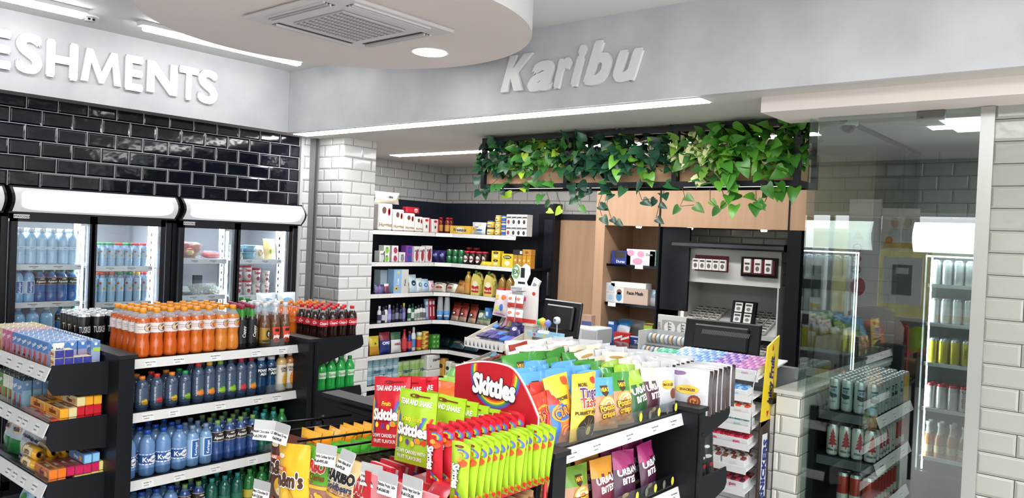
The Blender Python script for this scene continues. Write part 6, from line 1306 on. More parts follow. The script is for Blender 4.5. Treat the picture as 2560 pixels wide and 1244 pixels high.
# ================================================================ candy rack on the near end of the snack gondola
CRK = thing('candy_rack', None, 'black wire end rack with rods, price tags and hanging sweet bags', 'display rack', (1.72, 2.1, 0))
rk = MB().box(1.56, 1.86, .82, 1.94, 2.40, .85, BLK).box(1.925, 1.86, .85, 1.945, 2.50, 1.055, BLK)
local('tray', rk, CRK)
local('post', MB().box(1.90, 2.42, 0, 1.945, 2.47, .82, BLK), CRK); local('post', MB().box(1.90, 1.86, 0, 1.945, 1.90, .82, BLK), CRK)
RY = [2.375, 2.255, 2.11, 1.99, 1.87]
for k, y in enumerate(RY): local('rod', MB().tube([(1.485, y, 1.062), (1.93, y+.02, 1.03), (1.94, y+.02, 1.0)], .0045, BLKG, 6), CRK)
local('cross_bar', MB().tube([(1.93, 1.86, 1.03), (1.93, 2.48, 1.045)], .006, BLKG, 6), CRK)
def ptag(y, z, l1, l2, lab, x=1.478, tilt=-14, rz=-90):
    b = MB().box(-.038, -.001, -.062, .038, .001, 0, M('#eceae8', .35)); b.box(-.039, -.0022, -.026, .039, -.0012, .004, M('#b9b9ba', .2, alpha=.8)); F = frontmap(-.0012)
    b.text(F, l1, -.002, -.034, .0085, M('#262628'), .03, lay=1, maxw=.07).text(F, l2, -.014, -.049, .0085, M('#262628'), .04, lay=1, maxw=.05)
    t = thing('price_tag', b, lab, 'price tag', (x, y, z), (R_(tilt), 0, R_(rz))); return t
def pt(px, py, l1, l2, lab, rz, tilt, X=1.475): p = onX(px, py, X); return ptag(p.y, p.z+.033, l1, l2, lab, X, tilt, rz)
pt(664, 1077, 'M&M Chocolate 125', 'Ksh290.00', 'price tag on the far end of the candy rack', -60, -14, 1.475)
pt(708, 1086, 'M&M Peanut 125 gram', 'Ksh290.00', 'price tag over the yellow peanut sweets bag', -90, -14, 1.475)
pt(817, 1140, 'Haribo Goldbear Berry 80', 'Ksh495.00', 'price tag between the green and cream gummy bags', -75, -8, 1.475)
pt(872, 1157, 'Haribo Alibaba Jelly 80', 'Ksh495.00', 'tilted price tag over the cream gummy bag', -97, -22, 1.475)
pt(930, 1190, 'Haribo Starm', 'Ksh495.00', 'price tag half behind the red plastic strip', -80, -8, 1.475)
pt(970, 1212, 'Skittles Fruity 160g', 'Ksh260.00', 'price tag on the pink strip, left', -88, -4, 1.455)
pt(1032, 1224, 'Skittles Happy Sours Bag', 'Ksh150.00', 'price tag on the pink strip, right', -90, -4, 1.455)
pt(656, 1228, 'Mars Chocolate 50', 'Ksh120.00', 'price tag at the bottom of the picture under the brown sweets', -80, -8, 1.475)
mmB = bag_mm('#5a2f24'); mmY = bag_mm('#e9b52c', 5); mmO = bag_mm('#c9702c', 6)
hg = bag_gummy('#5fa832', 'Happy Cherries', 'Zourr'); hb = bag_gummy('#e6cf9a', 'Goldbears', 'FRUIT FLAVOUR GUMS', '#1c1c1c', seed=7); hr = bag_gummy('#c9283a', 'Starmix', '', seed=8); hbl = bag_gummy('#2f7fc4', 'Starmix', '', blue=True, seed=9)
def hang(mk, px, top, H, lab, rz=-90, tx=-3, ty=0, X=1.50): put(mk, (X, cX(px, X, top-H/2), top-H*1.1), rz, lab, None, (tx, ty), sc=1.1)
hang(mmB, 712, 1.05, .225, 'brown bag of chocolate sweets at the far end of the candy rack', -82, X=1.53)
hang(mmO, 777, 1.045, .225, 'orange-brown bag of sweets behind the yellow one', -100, X=1.54)
hang(mmY, 738, 1.055, .225, 'yellow bag of peanut chocolate sweets', -88, ty=-6, X=1.47)
hang(hg, 792, 1.06, .235, 'green-topped gummy sweets bag', -98, ty=-5, X=1.49)
hang(hb, 850, 1.06, .235, 'cream-topped gummy bears bag', -88, ty=1, X=1.485)
hang(hr, 915, 1.045, .235, 'red-topped gummy sweets bag', -98, ty=-4, X=1.485)
hang(hbl, 973, .975, .235, 'blue gummy sweets bag under the pink strip', -90, X=1.475)
hang(mmB, 745, .80, .225, 'dark sweets bag at the bottom edge under the yellow one', -85, X=1.50)
lanes = [(2.315, '#3a221e', '#4a2c26', 'dark brown', 1.0), (2.18, '#e89c24', '#f0ae3a', 'orange', 1.07), (2.05, '#3f9c30', '#4fae34', 'green', 1.05), (1.93, '#c9a45c', '#2c2018', 'gold and black', 1.03)]
for li, (y, c, tp, nme, ztop) in enumerate(lanes):
    mk = sachet(.11, .19, c, None, tp, seed=100+li, d=.03)
    for k in range(9): put(mk, (1.56+.042*k, y+random.uniform(-.006, .006), ztop-.19-.003*k), -90+random.uniform(-8, 8), '%s sweets bag between the rods, %s from the front' % (nme, ORD[k]), '%s bags between the rods' % nme, (-12+random.uniform(-6, 4), random.uniform(-3, 3)))
mkr = carton(.10, .022, .16, '#c4283a', name='chocolate_bar', cat='chocolate bar', front=(('r', -.9, .7, .9, .9, '#e6c9c4'),), top='#d9a8a0')
for k in range(9): put(mkr, (1.535+.04*k, 1.795, .885), -90+random.uniform(-3, 3), 'red chocolate bar in the lane beside the red tray, %s from the front' % ORD[k], 'red chocolate bars', (-14, 0))
# red confectionery stand
SK = thing('confectionery_stand', None, 'red cardboard and wire stand with an arched rainbow header', 'display stand', (1.7, 1.64, 0))
RED = M('#c0222c', .35); PINK = M('#d98a90', .3)
HZ = 1.235; top_ = lambda u: .056+.048*math.sin(math.pi*(u+.178)/.356*.86+.25)**.9 - (.105*max(0, (u-.06)/.118)**1.5)
hp = [(.178, -.20), (.178, top_(.178))] + [(.178-.356*i/20, top_(.178-.356*i/20)) for i in range(1, 21)] + [(-.178, -.20)]
HB = MB(); hy = 1.636; HF = lambda u, v, o: (1.893-o, hy-u, HZ+v)
HB.prism(hp[::-1], lambda u, v, o: (1.893+o, hy-u, HZ+v), .006, M('#b8202c', .35))
HB.prism([(u*1.02, v+.004) for u, v in hp][::-1], lambda u, v, o: (1.8975+o, hy-u, HZ+v), .003, M('#f0eeee', .4))
HC = lambda u, v, o: (1.893-o, hy-u, HZ+min(v, top_(max(-.178, min(.178, u)))-.003))
for k in range(6): HB.ell(HC, 0, .075, .108-.0052*k, .118-.0052*k, M(RAIN[k]), 1.5+.3*k, 40, 1, 165, 375, .90)
HB.ell(HC, 0, .085, .075, .088, M('#b8202c', .35), 3.9, 30)
HB.text(HF, 'Skittles', .0, .03, .06, M('#f6f4f2'), .06, -2, lay=9, maxw=.185, back=(M('#2c2c30'), .10))
local('header', HB, SK)
fl = MB().box(1.50, 1.43, 1.0, 1.90, 1.70, 1.02, RED); fl.box(1.50, 1.425, 1.0, 1.91, 1.43, 1.045, RED); local('tray', fl, SK)
local('side_wall', MB().box(1.52, 1.765, .93, 1.90, 1.772, 1.035, M('#8c1420', .4)), SK)
ps_ = MB().box(1.468, 1.40, .965, 1.478, 1.74, 1.05, PINK); 
for y in (1.735, 1.625, 1.43): ps_.box(1.464, y-.012, .955, 1.4675, y+.012, 1.055, RED)
local('front_strip', ps_, SK)
local('frame', MB().tube([(1.905, 1.425, .80), (1.905, 1.425, 1.21), (1.905, 1.44, 1.215)], .006, RED, 6).tube([(1.50, 1.425, 1.035), (1.905, 1.425, 1.03)], .006, RED, 6).tube([(1.905, 1.425, 1.09), (1.905, 1.46, 1.09)], .005, RED, 6), SK)
local('leg', MB().box(1.88, 1.44, 0, 1.905, 1.465, 1.0, BLK), SK); local('leg', MB().box(1.52, 1.44, 0, 1.54, 1.465, 1.0, BLK), SK); local('leg', MB().box(1.52, 1.80, 0, 1.54, 1.82, .95, BLK), SK); local('leg', MB().box(1.88, 1.80, 0, 1.905, 1.82, .95, BLK), SK)
skR = skittles_big('#c4202e', '#7a1018'); skG = skittles_big('#9fc22c', '#6a1418'); ssR = skittles_small('#c4202e', '#7a1018'); ssG = skittles_small('#9fc22c', '#7a1c1c')
put(skR, (1.60, 1.800, 1.085), -90, 'large red sweets pouch at the front of the red stand', None, (-8, -8))
for k in range(2): put(skR, (1.665+.05*k, 1.795, 1.075), -86, 'large red sweets pouch behind the front one, %s' % ('nearer', 'farther')[k], None, (-6, -8))
put(skG, (1.575, 1.665, 1.068), -92, 'large green sweets pouch at the front of the red stand', None, (-6, -3))
for k in range(5): put(skG, (1.66+.045*k, 1.645-.006*k, 1.05-.016*k), -90+random.uniform(-3, 3), 'large green sweets pouch behind the front one, %s in line' % ORD[k], 'large green pouches in line', (-6, 0))
for k in range(11): put(ssR, (1.545+.030*k, cX(1088, 1.545, 1.1)-.003*k, 1.045), -90+random.uniform(-5, 5), 'small red sweets sachet, %s in line from the front' % ORD[k], 'small red sachets in line', (-5+random.uniform(-3, 3), -5 if k == 0 else random.uniform(-3, 3)))
for k in range(14): put(ssG, (1.52+.0255*k, cX(1150, 1.52, 1.12)-.0015*k, 1.026), -90+random.uniform(-5, 5), 'small green sweets sachet, %s in line from the front' % ORD[k], 'small green sachets in line', (-4+random.uniform(-3, 3), -3 if k == 0 else random.uniform(-3, 3)))
pg = sachet(.09, .13, '#28205a', '#2c2470', '#3a2f80', seed=120, d=.03)
for k in range(8): put(pg, (1.53+.04*k, 1.72, .89), -90+random.uniform(-12, 12), 'dark purple sweets bag beside the red tray wall, %s' % ORD[k], 'dark purple bags', (-20, 0))
for k in range(3): put(sachet(.08, .06, '#b52434', '#9c1c2c', seed=121), (1.50+.03*k, 1.50, 1.022), -90, 'crumpled red sachet at the front corner of the stand, %s' % ORD[k], 'crumpled red sachets', (-50, 0))
gs = sachet(.08, .15, '#8a5f34', '#5a3a20', '#c9a070', seed=122, d=.025)
for k in range(13): put(gs, (1.56+.03*k, 1.47, .80+.004*k), -90+random.uniform(-6, 6), 'gold and brown sachet on the tier below, %s from the front' % ORD[k], 'gold and brown sachets', (-10, random.uniform(-8, 8)))
local('lower_tray', MB().box(1.52, 1.43, .77, 1.91, 1.84, .79, BLK), SK)
# sour sweets lying on the far side of the gondola end
for nm_, c, c2, pts in (('orange', '#ee6a20', '#f08a3a', ((2.02, 2.06), (2.06, 1.96), (2.10, 2.12), (2.05, 1.86))), ('lime', '#9ccc34', '#d9e08a', ((2.12, 2.30), (2.16, 2.20), (2.20, 2.10), (2.14, 2.02), (2.24, 2.25))), ('green', '#5fae34', '#a8d85a', ((2.26, 2.40), (2.30, 2.28), (2.26, 2.12))), ('pink', '#c93a8a', '#e6b0cc', ((2.34, 2.32), (2.34, 2.20), (2.30, 2.10)))):
    mk = bag_plain(.15, .17, .05, c, c2, spots=((0, .5, .6, .12, c2), (.3, .3, .3, .1, '#e8e6d0')), split=.5, seed=130+len(nm_))
    for k, (x, y) in enumerate(pts): put(mk, (x+.06, y*.55+.98, .99+.02*(x-2.0)*6), -90+random.uniform(-20, 20), '%s sour sweets bag behind the red stand, %s' % (nm_, ORD[k]), '%s sour sweets bags' % nm_, (-22+random.uniform(-8, 8), random.uniform(-8, 8)))

# ================================================================ chocolate stand by the counter
CS = thing('chocolate_stand', None, 'cream metal stand with tilted chocolate trays and a sweets topper', 'display stand', (4.35, 3.6, 0))
CRM = M('#ddd6c4', .4)
local('post', MB().box(4.26, 3.355, 0, 4.42, 3.43, 1.13, CRM).box(4.25, 3.345, 1.13, 4.43, 3.44, 1.145, CRM), CS)
local('back_panel', MB().add([(4.40, 3.43, .85), (4.40, 3.72, .85), (4.40, 3.72, 1.30), (4.40, 3.43, 1.14), (4.42, 3.43, .85), (4.42, 3.72, .85), (4.42, 3.72, 1.30), (4.42, 3.43, 1.14)], [(0, 3, 2, 1), (4, 5, 6, 7), (0, 1, 5, 4), (1, 2, 6, 5), (2, 3, 7, 6), (3, 0, 4, 7)], CRM), CS)
local('base_panel', MB().box(4.28, 3.43, 0, 4.30, 3.86, .78, CRM), CS)
def ctray(za, zb, fill):
    # tray sloping down towards the aisle
    x0, x1, y0_, y1_ = 4.05, 4.40, 3.44, 3.80
    b = MB(); Z = lambda x: za+(zb-za)*(x-x0)/(x1-x0)
    b.add([(x0, y0_, za), (x0, y1_, za), (x1, y1_, zb), (x1, y0_, zb), (x0, y0_, za-.012), (x0, y1_, za-.012), (x1, y1_, zb-.012), (x1, y0_, zb-.012)], [(0, 3, 2, 1), (4, 5, 6, 7), (0, 1, 5, 4), (1, 2, 6, 5), (2, 3, 7, 6), (3, 0, 4, 7)], CRM)
    for yy in (y0_-.004, y1_): b.prism([(x0, za-.012), (x1, zb-.06), (x1, zb+.03), (x0, za+.035)][::1], lambda u, v, o, yy=yy: (u, yy+o, v), .004, CRM)
    b.box(x0-.004, y0_, za-.02, x0, y1_, za+.045, M('#e8e6e0', .4)); L_ = leftmap(x0-.004)
    for k in range(9): b.poly(L_, [(-(y0_+.03+.038*k), za-.01), (-(y0_+.045+.038*k), za-.005), (-(y0_+.04+.038*k), za+.03)], M('#3a3a44'), 2)
    local('tray', b, CS); return Z
Zt = ctray(.975, 1.085, 1); Zl = ctray(.80, .87, 1)
cols_ = [('#3a2c80', 'purple'), ('#2f2668', 'dark purple'), ('#4a3a90', 'violet'), ('#3f7fd0', 'sky blue'), ('#26245a', 'navy')]
for i in range(6):
    for j in range(4):
        c, nme = cols_[(i*2+j) % 5] if i > 1 else (('#7a6ac0', 'lavender'), ('#4a8ad8', 'sky blue'))[i]
        x = 4.09+.085*j; put(carton(.05, .075 if i > 1 else .08, .012, c, name='chocolate_bar', cat='chocolate bar', bev=.003, rough=.25), (x, 3.475+.055*i, Zt(x)+.002+.012*(j % 2)), -90+random.uniform(-10, 10), '%s chocolate bar in the upper tilted tray, %s, %s from right' % (nme, rowname(j), ORD[i]), 'chocolate bars in the upper tray', (14, 0))
dkp = bag_plain(.10, .12, .04, '#2a2270', '#241e5c', spots=((0, .5, .4, .15, '#c9c4e0'),), seed=140)
for k in range(4): put(dkp, (4.22+.05*k, 3.50+.02*k, Zt(4.22+.05*k)+.012), -70+random.uniform(-15, 15), 'dark blue chocolate pouch standing in the upper tray, %s' % ORD[k], 'dark blue chocolate pouches', (-40, 0))
for k, (c, nme) in enumerate((('#3a3a30', 'black'), ('#c9ba5a', 'yellow'), ('#d98ab0', 'pink'), ('#4a4438', 'dark'))): put(sachet(.06, .13, c, None, '#e0dcd0', seed=141+k), (4.33, 3.60+.04*k, Zt(4.33)+.005), -80, '%s bar standing at the back of the upper tray' % nme, None, (-45, 0))
for i in range(7):
    for j in range(4):
        c, nme = (('#c94a4a', 'red'), ('#e0dcd4', 'white'), ('#5a9c5a', 'green'), ('#5aa8c9', 'blue'), ('#d9a0a0', 'pink'), ('#b5443a', 'brick red'), ('#d9c8b0', 'cream'))[(i*3+j*2) % 7]
        x = 4.08+.085*j; put(carton(.045, .075, .014, c, name='sweet_packet', cat='sweets', bev=.004, rough=.25), (x, 3.47+.05*i, Zl(x)+.002), -90+random.uniform(-25, 25), '%s sweet packet in the lower tray, %s, %s from right' % (nme, rowname(j), ORD[i]), 'sweet packets in the lower tray', (12, 0))
put(carton(.16, .05, .06, '#8c2a34', name='wallet_box', cat='box', bev=.006), (4.12, 3.40, .895-.02), -90, 'dark red box at the right of the lower tray')
# topper: lollipop bags and a chewing gum rack
lp = bag_plain(.14, .19, .05, '#e2ccd6', '#e8dcd2', spots=((-.5, .72, .28, .1, '#e3b83a'), (.35, .75, .3, .1, '#e07a2c'), (-.3, .3, .35, .08, '#dcd86a'), (.3, .35, .2, .14, '#3f78c9'), (0, .08, .8, .05, '#d98ac0')), seed=150)
lp2 = bag_plain(.12, .20, .05, '#d4cfe6', '#3a4fc0', spots=((.1, .45, .3, .1, '#e8a83a'), (-.2, .75, .35, .08, '#d94a3a'), (.3, .7, .2, .06, '#e8c84a')), split=.25, word='MINI', wc='#f4f4f8', cv=.2, wh=.12, seed=151)
put(lp, (4.30, cX(1250, 4.30, 1.25), 1.145+.02), -90, 'pink and yellow lollipop bag on the left of the topper', None, (-6, 4)); put(lp2, (4.33, cX(1278, 4.33, 1.2), 1.13+.03), -86, 'blue and lilac lollipop bag beside the gum rack', None, (-6, -3))
tp = MB(); TX = 4.30; ty = cX(1300, TX, 1.35)
F = lambda u, v, o: (TX-o, ty-u, v)
ol = [(-.07, 1.14), (.07, 1.14), (.075, 1.25), (.055, 1.32), (.07, 1.38), (.045, 1.43), (.075, 1.49), (.07, 1.54), (.03, 1.56), (-.01, 1.53), (-.05, 1.555), (-.09, 1.53), (-.095, 1.47), (-.06, 1.42), (-.075, 1.36), (-.095, 1.28), (-.085, 1.2)]
tp.prism(ol, lambda u, v, o: (TX+.01+o, ty-u, v), .008, M('#e9eaea', .35)); tp.ell(lambda u, v, o: (TX+.009-o, ty-u, v), -.055, 1.50, .038, .05, M('#7fae6a'), 1, 18); tp.ell(lambda u, v, o: (TX+.009-o, ty-u, v), -.052, 1.50, .022, .032, M('#e6ece2'), 2, 14)
tp.text(lambda u, v, o: (TX+.009-o, ty-u, v), 'EX', -.052, 1.50, .03, M('#2c5c3a'), .04, lay=4); tp.rect(lambda u, v, o: (TX+.009-o, ty-u, v), -.008, 1.46, .028, 1.53, BLKG, lay=1); tp.rect(lambda u, v, o: (TX+.009-o, ty-u, v), -.03, 1.415, .035, 1.43, BLKG, lay=1)
t = thing('gum_topper_rack', None, 'white cut-out gum rack with a green badge on top of the chocolate stand', 'display rack', (TX, ty, 1.14)); local('backboard', tp, t)
for k, z in enumerate((1.37, 1.335)): local('gum_tier', MB().box(TX-.05+.01*k, ty-.06, z, TX, ty+.045, z+.028, M('#d9dadb', .35)).rect(lambda u, v, o, k=k: (TX-.05+.01*k-o, ty-u, v), -.04, z+.005, .055, z+.022, M('#a8a8ac')), t)
local('gum_tier', MB().box(TX-.05, ty-.065, 1.30, TX, ty+.05, 1.325, M('#b5245c', .35)), t)
kd = [bag_plain(.07, .09, .035, '#efecec', '#d94a3a', split=.35, spots=((0, .7, .5, .12, '#e87a5a'),), seed=152+k) for k in range(2)]
for k in range(4): put(kd[k % 2], (TX-.07, ty+.02-.075*(k % 2), 1.15+.10*(k//2)), -90, 'white and red treat pack on the topper, %s row, %s' % (('lower', 'upper')[k//2], ('left', 'right')[k % 2]), 'white and red treat packs', (-4, 0))
put(carton(.15, .02, .26, '#e9e3e0', name='treat_display_box', cat='box', front=(('r', -1, 0, 1, .1, '#d9382c'), ('e', .6, .8, .2, .05, '#c93a2c'))), (TX-.0, cX(1322, TX, 1.2), 1.147), -90, 'white treat display box with a red base', tilt=(0, 0))
put(carton(.06, .02, .16, '#e9e4e2', name='leaflet', cat='leaflet', front=(('r', -.9, 0, .9, .25, '#c93a4a'), ('r', -.5, .4, .5, .8, '#8a8a90'))), (TX+.03, cX(1325, TX+.03, 1.35), 1.29+.02), -90, 'white card sticking up behind the treat box', tilt=(0, 24))

# ================================================================ counter
CT = thing('checkout_counter', None, 'dark-topped tiled checkout counter under the hanging plants', 'counter', (4.4, 2.6, 0))
local('body', MB().box(4.12, 1.57, 0, 4.75, 3.33, .915, TWY), CT); local('worktop', MB().box(4.09, 1.57, .915, 4.80, 3.335, .94, M('#26272b', .2)), CT)
local('ledge', MB().box(4.40, 1.57, .94, 4.46, 2.35, 1.075, M('#a9abad', .35, .5)), CT)
BK = thing('back_counter', None, 'low dark work surface in front of the cashier cabinet', 'counter', (5.6, 3.0, 0)); local('top', MB().box(5.35, 2.3, .845, 5.86, 3.85, .87, BLKG), BK); local('body', MB().box(5.40, 2.3, 0, 5.84, 3.84, .845, BLK), BK)
def monitor(w, h, lab, loc, rz, tilt, vent):
    b = MB().box(-w/2, -.012, 0, w/2, .012, h, M('#131417', .25), .008); b.box(-w*.36, -.035, h*.18, w*.36, -.011, h*.86, M('#191a1d', .3), .01)
    F = frontmap(-.035)
    if vent:
        for k in range(34): b.rect(F, -w*.25+.0092*k*w/.5, h*.60, -w*.25+.0045*w/.5+.0092*k*w/.5, h*.72, M('#6a6b70'), lay=1, skew=.3)
    t = thing('computer_monitor', b, lab, 'monitor', loc, (R_(tilt), 0, R_(rz))); s = MB().box(-.03, -.0, -.09, .03, .04, .02, M('#131417', .25)); obj('neck', s, t); obj('base', MB().box(-.1, -.08, -.095, .1, .08, -.083, M('#131417', .25), .004), t); return t
monitor(.40, .26, 'black monitor seen from behind, beside the chocolate stand', (4.62, cX(1398, 4.62, 1.1), 1.035), -100, -8, False)
monitor(.50, .235, 'large black monitor seen from behind in front of the tobacco display', (4.66, cX(1800, 4.66, 1.1), 1.035), -86, -10, True)
pr_ = MB().box(-.13, -.1, 0, .13, .1, .10, M('#a9abad', .4), .01); pr_.box(-.10, -.105, .02, -.0, -.099, .08, M('#8a8c8e', .3)).box(.02, -.105, .02, .11, -.099, .08, M('#5a5c5e', .3)); t = thing('receipt_printer', pr_, 'grey plastic receipt printer in front of the left monitor', 'printer', (4.36, cX(1425, 4.36, .95), .941), (0, 0, R_(-90)))
pr2 = MB().box(-.13, -.12, 0, .13, .12, .14, M('#d0d1d2', .4), .01).box(-.02, -.125, .02, .12, -.119, .12, M('#b5b6b8', .4)); thing('cash_printer', pr2, 'pale grey machine between the monitor and the wooden niche', 'printer', (5.55, cX(1480, 5.55, .95), .871), (0, 0, R_(-90)))
put(carton(.1, .06, .09, '#a88a78', name='small_carton', cat='box', front=(('r', -1, 0, 1, .4, '#3a4a80'),)), (5.6, cX(1472, 5.6, 1.1), 1.0115), -90, 'small brown carton on the pale grey machine')
# sweets jar with a tray on top
jx, jy = 4.25, cX(1362, 4.25, .95)
jb_ = MB().lathe([(.055, 0), (.06, .01), (.06, .12), (.055, .13)], M('#d9c4b8', .1, alpha=.35), 18); t = thing('sweets_jar', jb_, 'clear round jar of wrapped sweets on the counter', 'jar', (jx, jy, .941)); rd = random.Random(5); c = MB()
for k in range(40): a_ = rd.uniform(0, 6.3); r0 = rd.uniform(0, .042); x, y, z = r0*math.cos(a_), r0*math.sin(a_), rd.uniform(.015, .10); c.lathe([(.002, z-.012), (.012, z), (.002, z+.012)], M(rd.choice(('#c94a3a', '#e6ddd4', '#b5302c', '#d9a48a')), .3), 6, x, y, cap=False)
obj('wrapped_sweets', c, t)
tr = MB().box(-.115, -.06, 0, .115, .06, .008, M('#8fc0d4', .35)).box(-.115, -.062, 0, .115, -.06, .03, M('#9fcadb', .35)).box(-.115, .06, 0, .115, .062, .03, M('#9fcadb', .35)); tr.ell(frontmap(-.062), -.05, .016, .012, .01, M('#d94a6a')).ell(frontmap(-.062), .03, .016, .012, .01, M('#e8c84a'))
thing('sweets_tray', tr, 'pale blue cardboard tray on the sweets jar', 'tray', (jx, jy, 1.072), (0, 0, R_(-90)))
lj = MB().lathe([(.04, 0), (.042, .03)], M('#e6ecf0', .3), 14); t = thing('lollipop_tub', lj, 'white tub of round lollipops on the blue tray', 'tub', (jx, jy+.02, 1.081))
for k, (u, z, c) in enumerate(((-.035, .06, '#5fb06a'), (0, .05, '#e8a03a'), (.035, .06, '#7a8ad0'), (-.012, .075, '#e8d84a'))): o = obj('lollipop', MB().lathe([(.002, -.026), (.018, -.018), (.025, 0), (.018, .018), (.002, .026)], M(c, .2), 12).tube([(0, 0, -.02), (0, 0, -.055)], .002, WHT, 5), t, (0, -u, .03+z*.6+.02))
put(sachet(.05, .06, '#4a2f8a', '#5a3f9c', seed=160), (jx-.02, jy+.07, 1.083), -90, 'small purple sweet on the blue tray', None, (-60, 0))
cm = MB().lathe([(.012, .09), (.024, .10), (.026, .118), (.02, .135), (.006, .14)], M('#dfe2e4', .2), 14).tube([(0, 0, 0), (.004, 0, .05), (0, 0, .1)], .004, M('#c9cccf', .3), 6).lathe([(.03, 0), (.03, .006)], WHT, 14); cm.ell(frontmap(-.026), 0, .118, .011, .011, M('#6a6e72'), 1, 10)
thing('desk_camera', cm, 'small white camera on a curved stalk beside the sweets jar', 'camera', (4.30, cX(1391, 4.30, 1.1), 1.0735), (0, 0, R_(-90))); 
gb_ = MB().box(4.30-.05, cX(1391, 4.30, 1.1)-.04, .941, 4.30+.05, cX(1391, 4.30, 1.1)+.04, 1.073, M('#3a3b3f', .4)); thing('card_machine_box', gb_, 'dark box under the small white camera', 'box')
wb2 = jar(.03, .085, '#e4e4e2', '#efefee', name='pill_bottle', cat='bottle'); put(wb2, (4.30, cX(1698, 4.30, 1.0), .985+.02), 0, 'white plastic bottle at the left end of the gum boxes')
put(carton(.08, .05, .10, '#2f6fc0', name='gum_tub', cat='tub', front=(('t', 'ORBIT', 0, .6, .2, '#e6f0f8'), ('e', 0, .3, .6, .1, '#7ab0e0')), bev=.012), (4.34, cX(1718, 4.34, 1.05), 1.005), -90, 'blue gum tub beside the white bottle')
# gum and sweets rack with the yellow side panel
GR = thing('gum_rack', None, 'white wire gum rack with a yellow side panel in front of the counter', 'display rack', (3.9, 1.8, 0))
sx = lambda px, z: cY(px, 1.60, z)
side = [(1912, 870), (1942, 842), (1940, 880), (1926, 1010), (1888, 1060), (1892, 1000)]
pts = [(4.045, 1.225), (4.20, 1.275), (4.17, .89), (4.12, .83), (3.99, .80), (4.0, .84)]
sp_ = MB().prism(pts[::-1], lambda u, v, o: (u, 1.598-o, v), .008, M('#e6c92c', .35)); fy_ = lambda u, v, o: (u, 1.5895-o, v)
sp_.text(fy_, 'Juicy Fruit', 4.10, 1.04, .048, M('#2c2a6a'), .05, 84, .1, lay=3, maxw=.26, sx=1); sp_.poly(fy_, [(4.10, 1.20), (4.125, 1.20), (4.115, 1.235)], M('#b52c2c')).poly(fy_, [(4.06, .88), (4.09, .88), (4.07, .845)], M('#b52c2c'))
sp_.rect(fy_, 4.135, .90, 4.14, 1.18, M('#b52c2c'))
local('side_panel', sp_, GR)
lp_ = MB().box(3.985, 1.59, .05, 4.13, 1.598, .83, M('#3a2c26', .4)); lp_.rect(lambda u, v, o: (u, 1.59-o, v), 4.02, .42, 4.09, .76, M('#dfe0e8'), lay=1); lp_.text(lambda u, v, o: (u, 1.59-o, v), 'SNICKERS', 4.055, .57, .05, M('#24387c'), .06, 86, .1, lay=3, maxw=.36)
local('lower_side_panel', lp_, GR)
for (z, x0_, x1_, ya, yb) in ((1.06, 3.98, 4.39, 1.61, 2.25), (.955, 3.93, 4.08, 1.62, 1.86), (.865, 3.93, 4.08, 1.62, 1.90), (.795, 3.93, 4.08, 1.62, 1.90), (.70, 3.93, 4.08, 1.62, 1.90), (.585, 3.90, 4.08, 1.62, 1.95), (.47, 3.90, 4.08, 1.62, 1.95)):
    s = MB(); dz = (x1_-x0_)*.14
    s.add([(x0_, ya, z), (x0_, yb, z), (x1_, yb, z+dz), (x1_, ya, z+dz), (x0_, ya, z-.008), (x0_, yb, z-.008), (x1_, yb, z+dz-.008), (x1_, ya, z+dz-.008)], [(0, 3, 2, 1), (4, 5, 6, 7), (0, 1, 5, 4), (1, 2, 6, 5), (2, 3, 7, 6), (3, 0, 4, 7)], WHT); s.box(x0_-.004, ya, z-.02, x0_, yb, z+.014, M('#dcdcda', .35)); local('shelf', s, GR)
local('wire', MB().tube([(3.93, 1.615, .79), (3.93, 1.615, 1.02), (3.97, 1.615, 1.11), (4.10, 1.615, 1.12)], .003, STEEL, 6), GR)
@memo
def gum(c, c2): 
    b = MB().box(-.065, -.04, 0, .065, .04, .035, M('#e4e4e4', .35), .002)
    for i in range(5):
        for j in range(2): b.box(-.062+.025*i, -.037+.038*j, .03, -.04+.025*i, -.002+.038*j, .044, M((c, c2)[(i+j) % 2], .3), .003)
    b.text(frontmap(-.04), 'gum', 0, .018, .016, M(c2), .04, lay=3); return thing('gum_box', b, '', 'gum box')
for i, (c, c2, nme) in enumerate((('#c07ac0', '#d9a8d4', 'pink'), ('#8a6ac0', '#c9b0dc', 'lilac'), ('#7aa0d8', '#b5d0ec', 'blue'), ('#9cc0e6', '#d4e4f4', 'pale blue'), ('#4fb89a', '#8fd8c0', 'green'))):
    for j in range(3 if i < 4 else 2): x = 4.03+.088*j; put(gum(c, c2), (x, 1.69+.132*i if i < 4 else 1.69+.13*i, 1.062+(x-3.98)*.14), -90, '%s gum box on the top gum shelf, %s' % (nme, rowname(j)), 'gum boxes on the top shelf', (8, 0))
gr2 = [((.955, '#5a9cd8', '#a8ccec', 'blue gum box'), (1.72,)), ((.865, '#e2552c', '#e8d0c0', 'orange sweets box'), (1.70, 1.83)), ((.795, '#5ab0b8', '#a8d4c0', 'teal gum box'), (1.70, 1.83)), ((.70, '#c4203a', '#e0486a', 'red cherry sweets box'), (1.70, 1.83)), ((.585, '#8a4a3c', '#e2dcd8', 'white and brown chocolate box'), (1.71, 1.85)), ((.47, '#6a2c3a', '#c94a5a', 'dark red chocolate box'), (1.71, 1.85))]
for (z, c, c2, nme), ys_ in gr2:
    for k, y in enumerate(ys_):
        for j in range(1 if z > .6 else 2): put(gum(c, c2), (3.985+.08*j, y, z+.009), -90, '%s on the gum rack, %s%s' % (nme, ('right', 'left')[k], ', back' if j else ''), None, (8, 0))

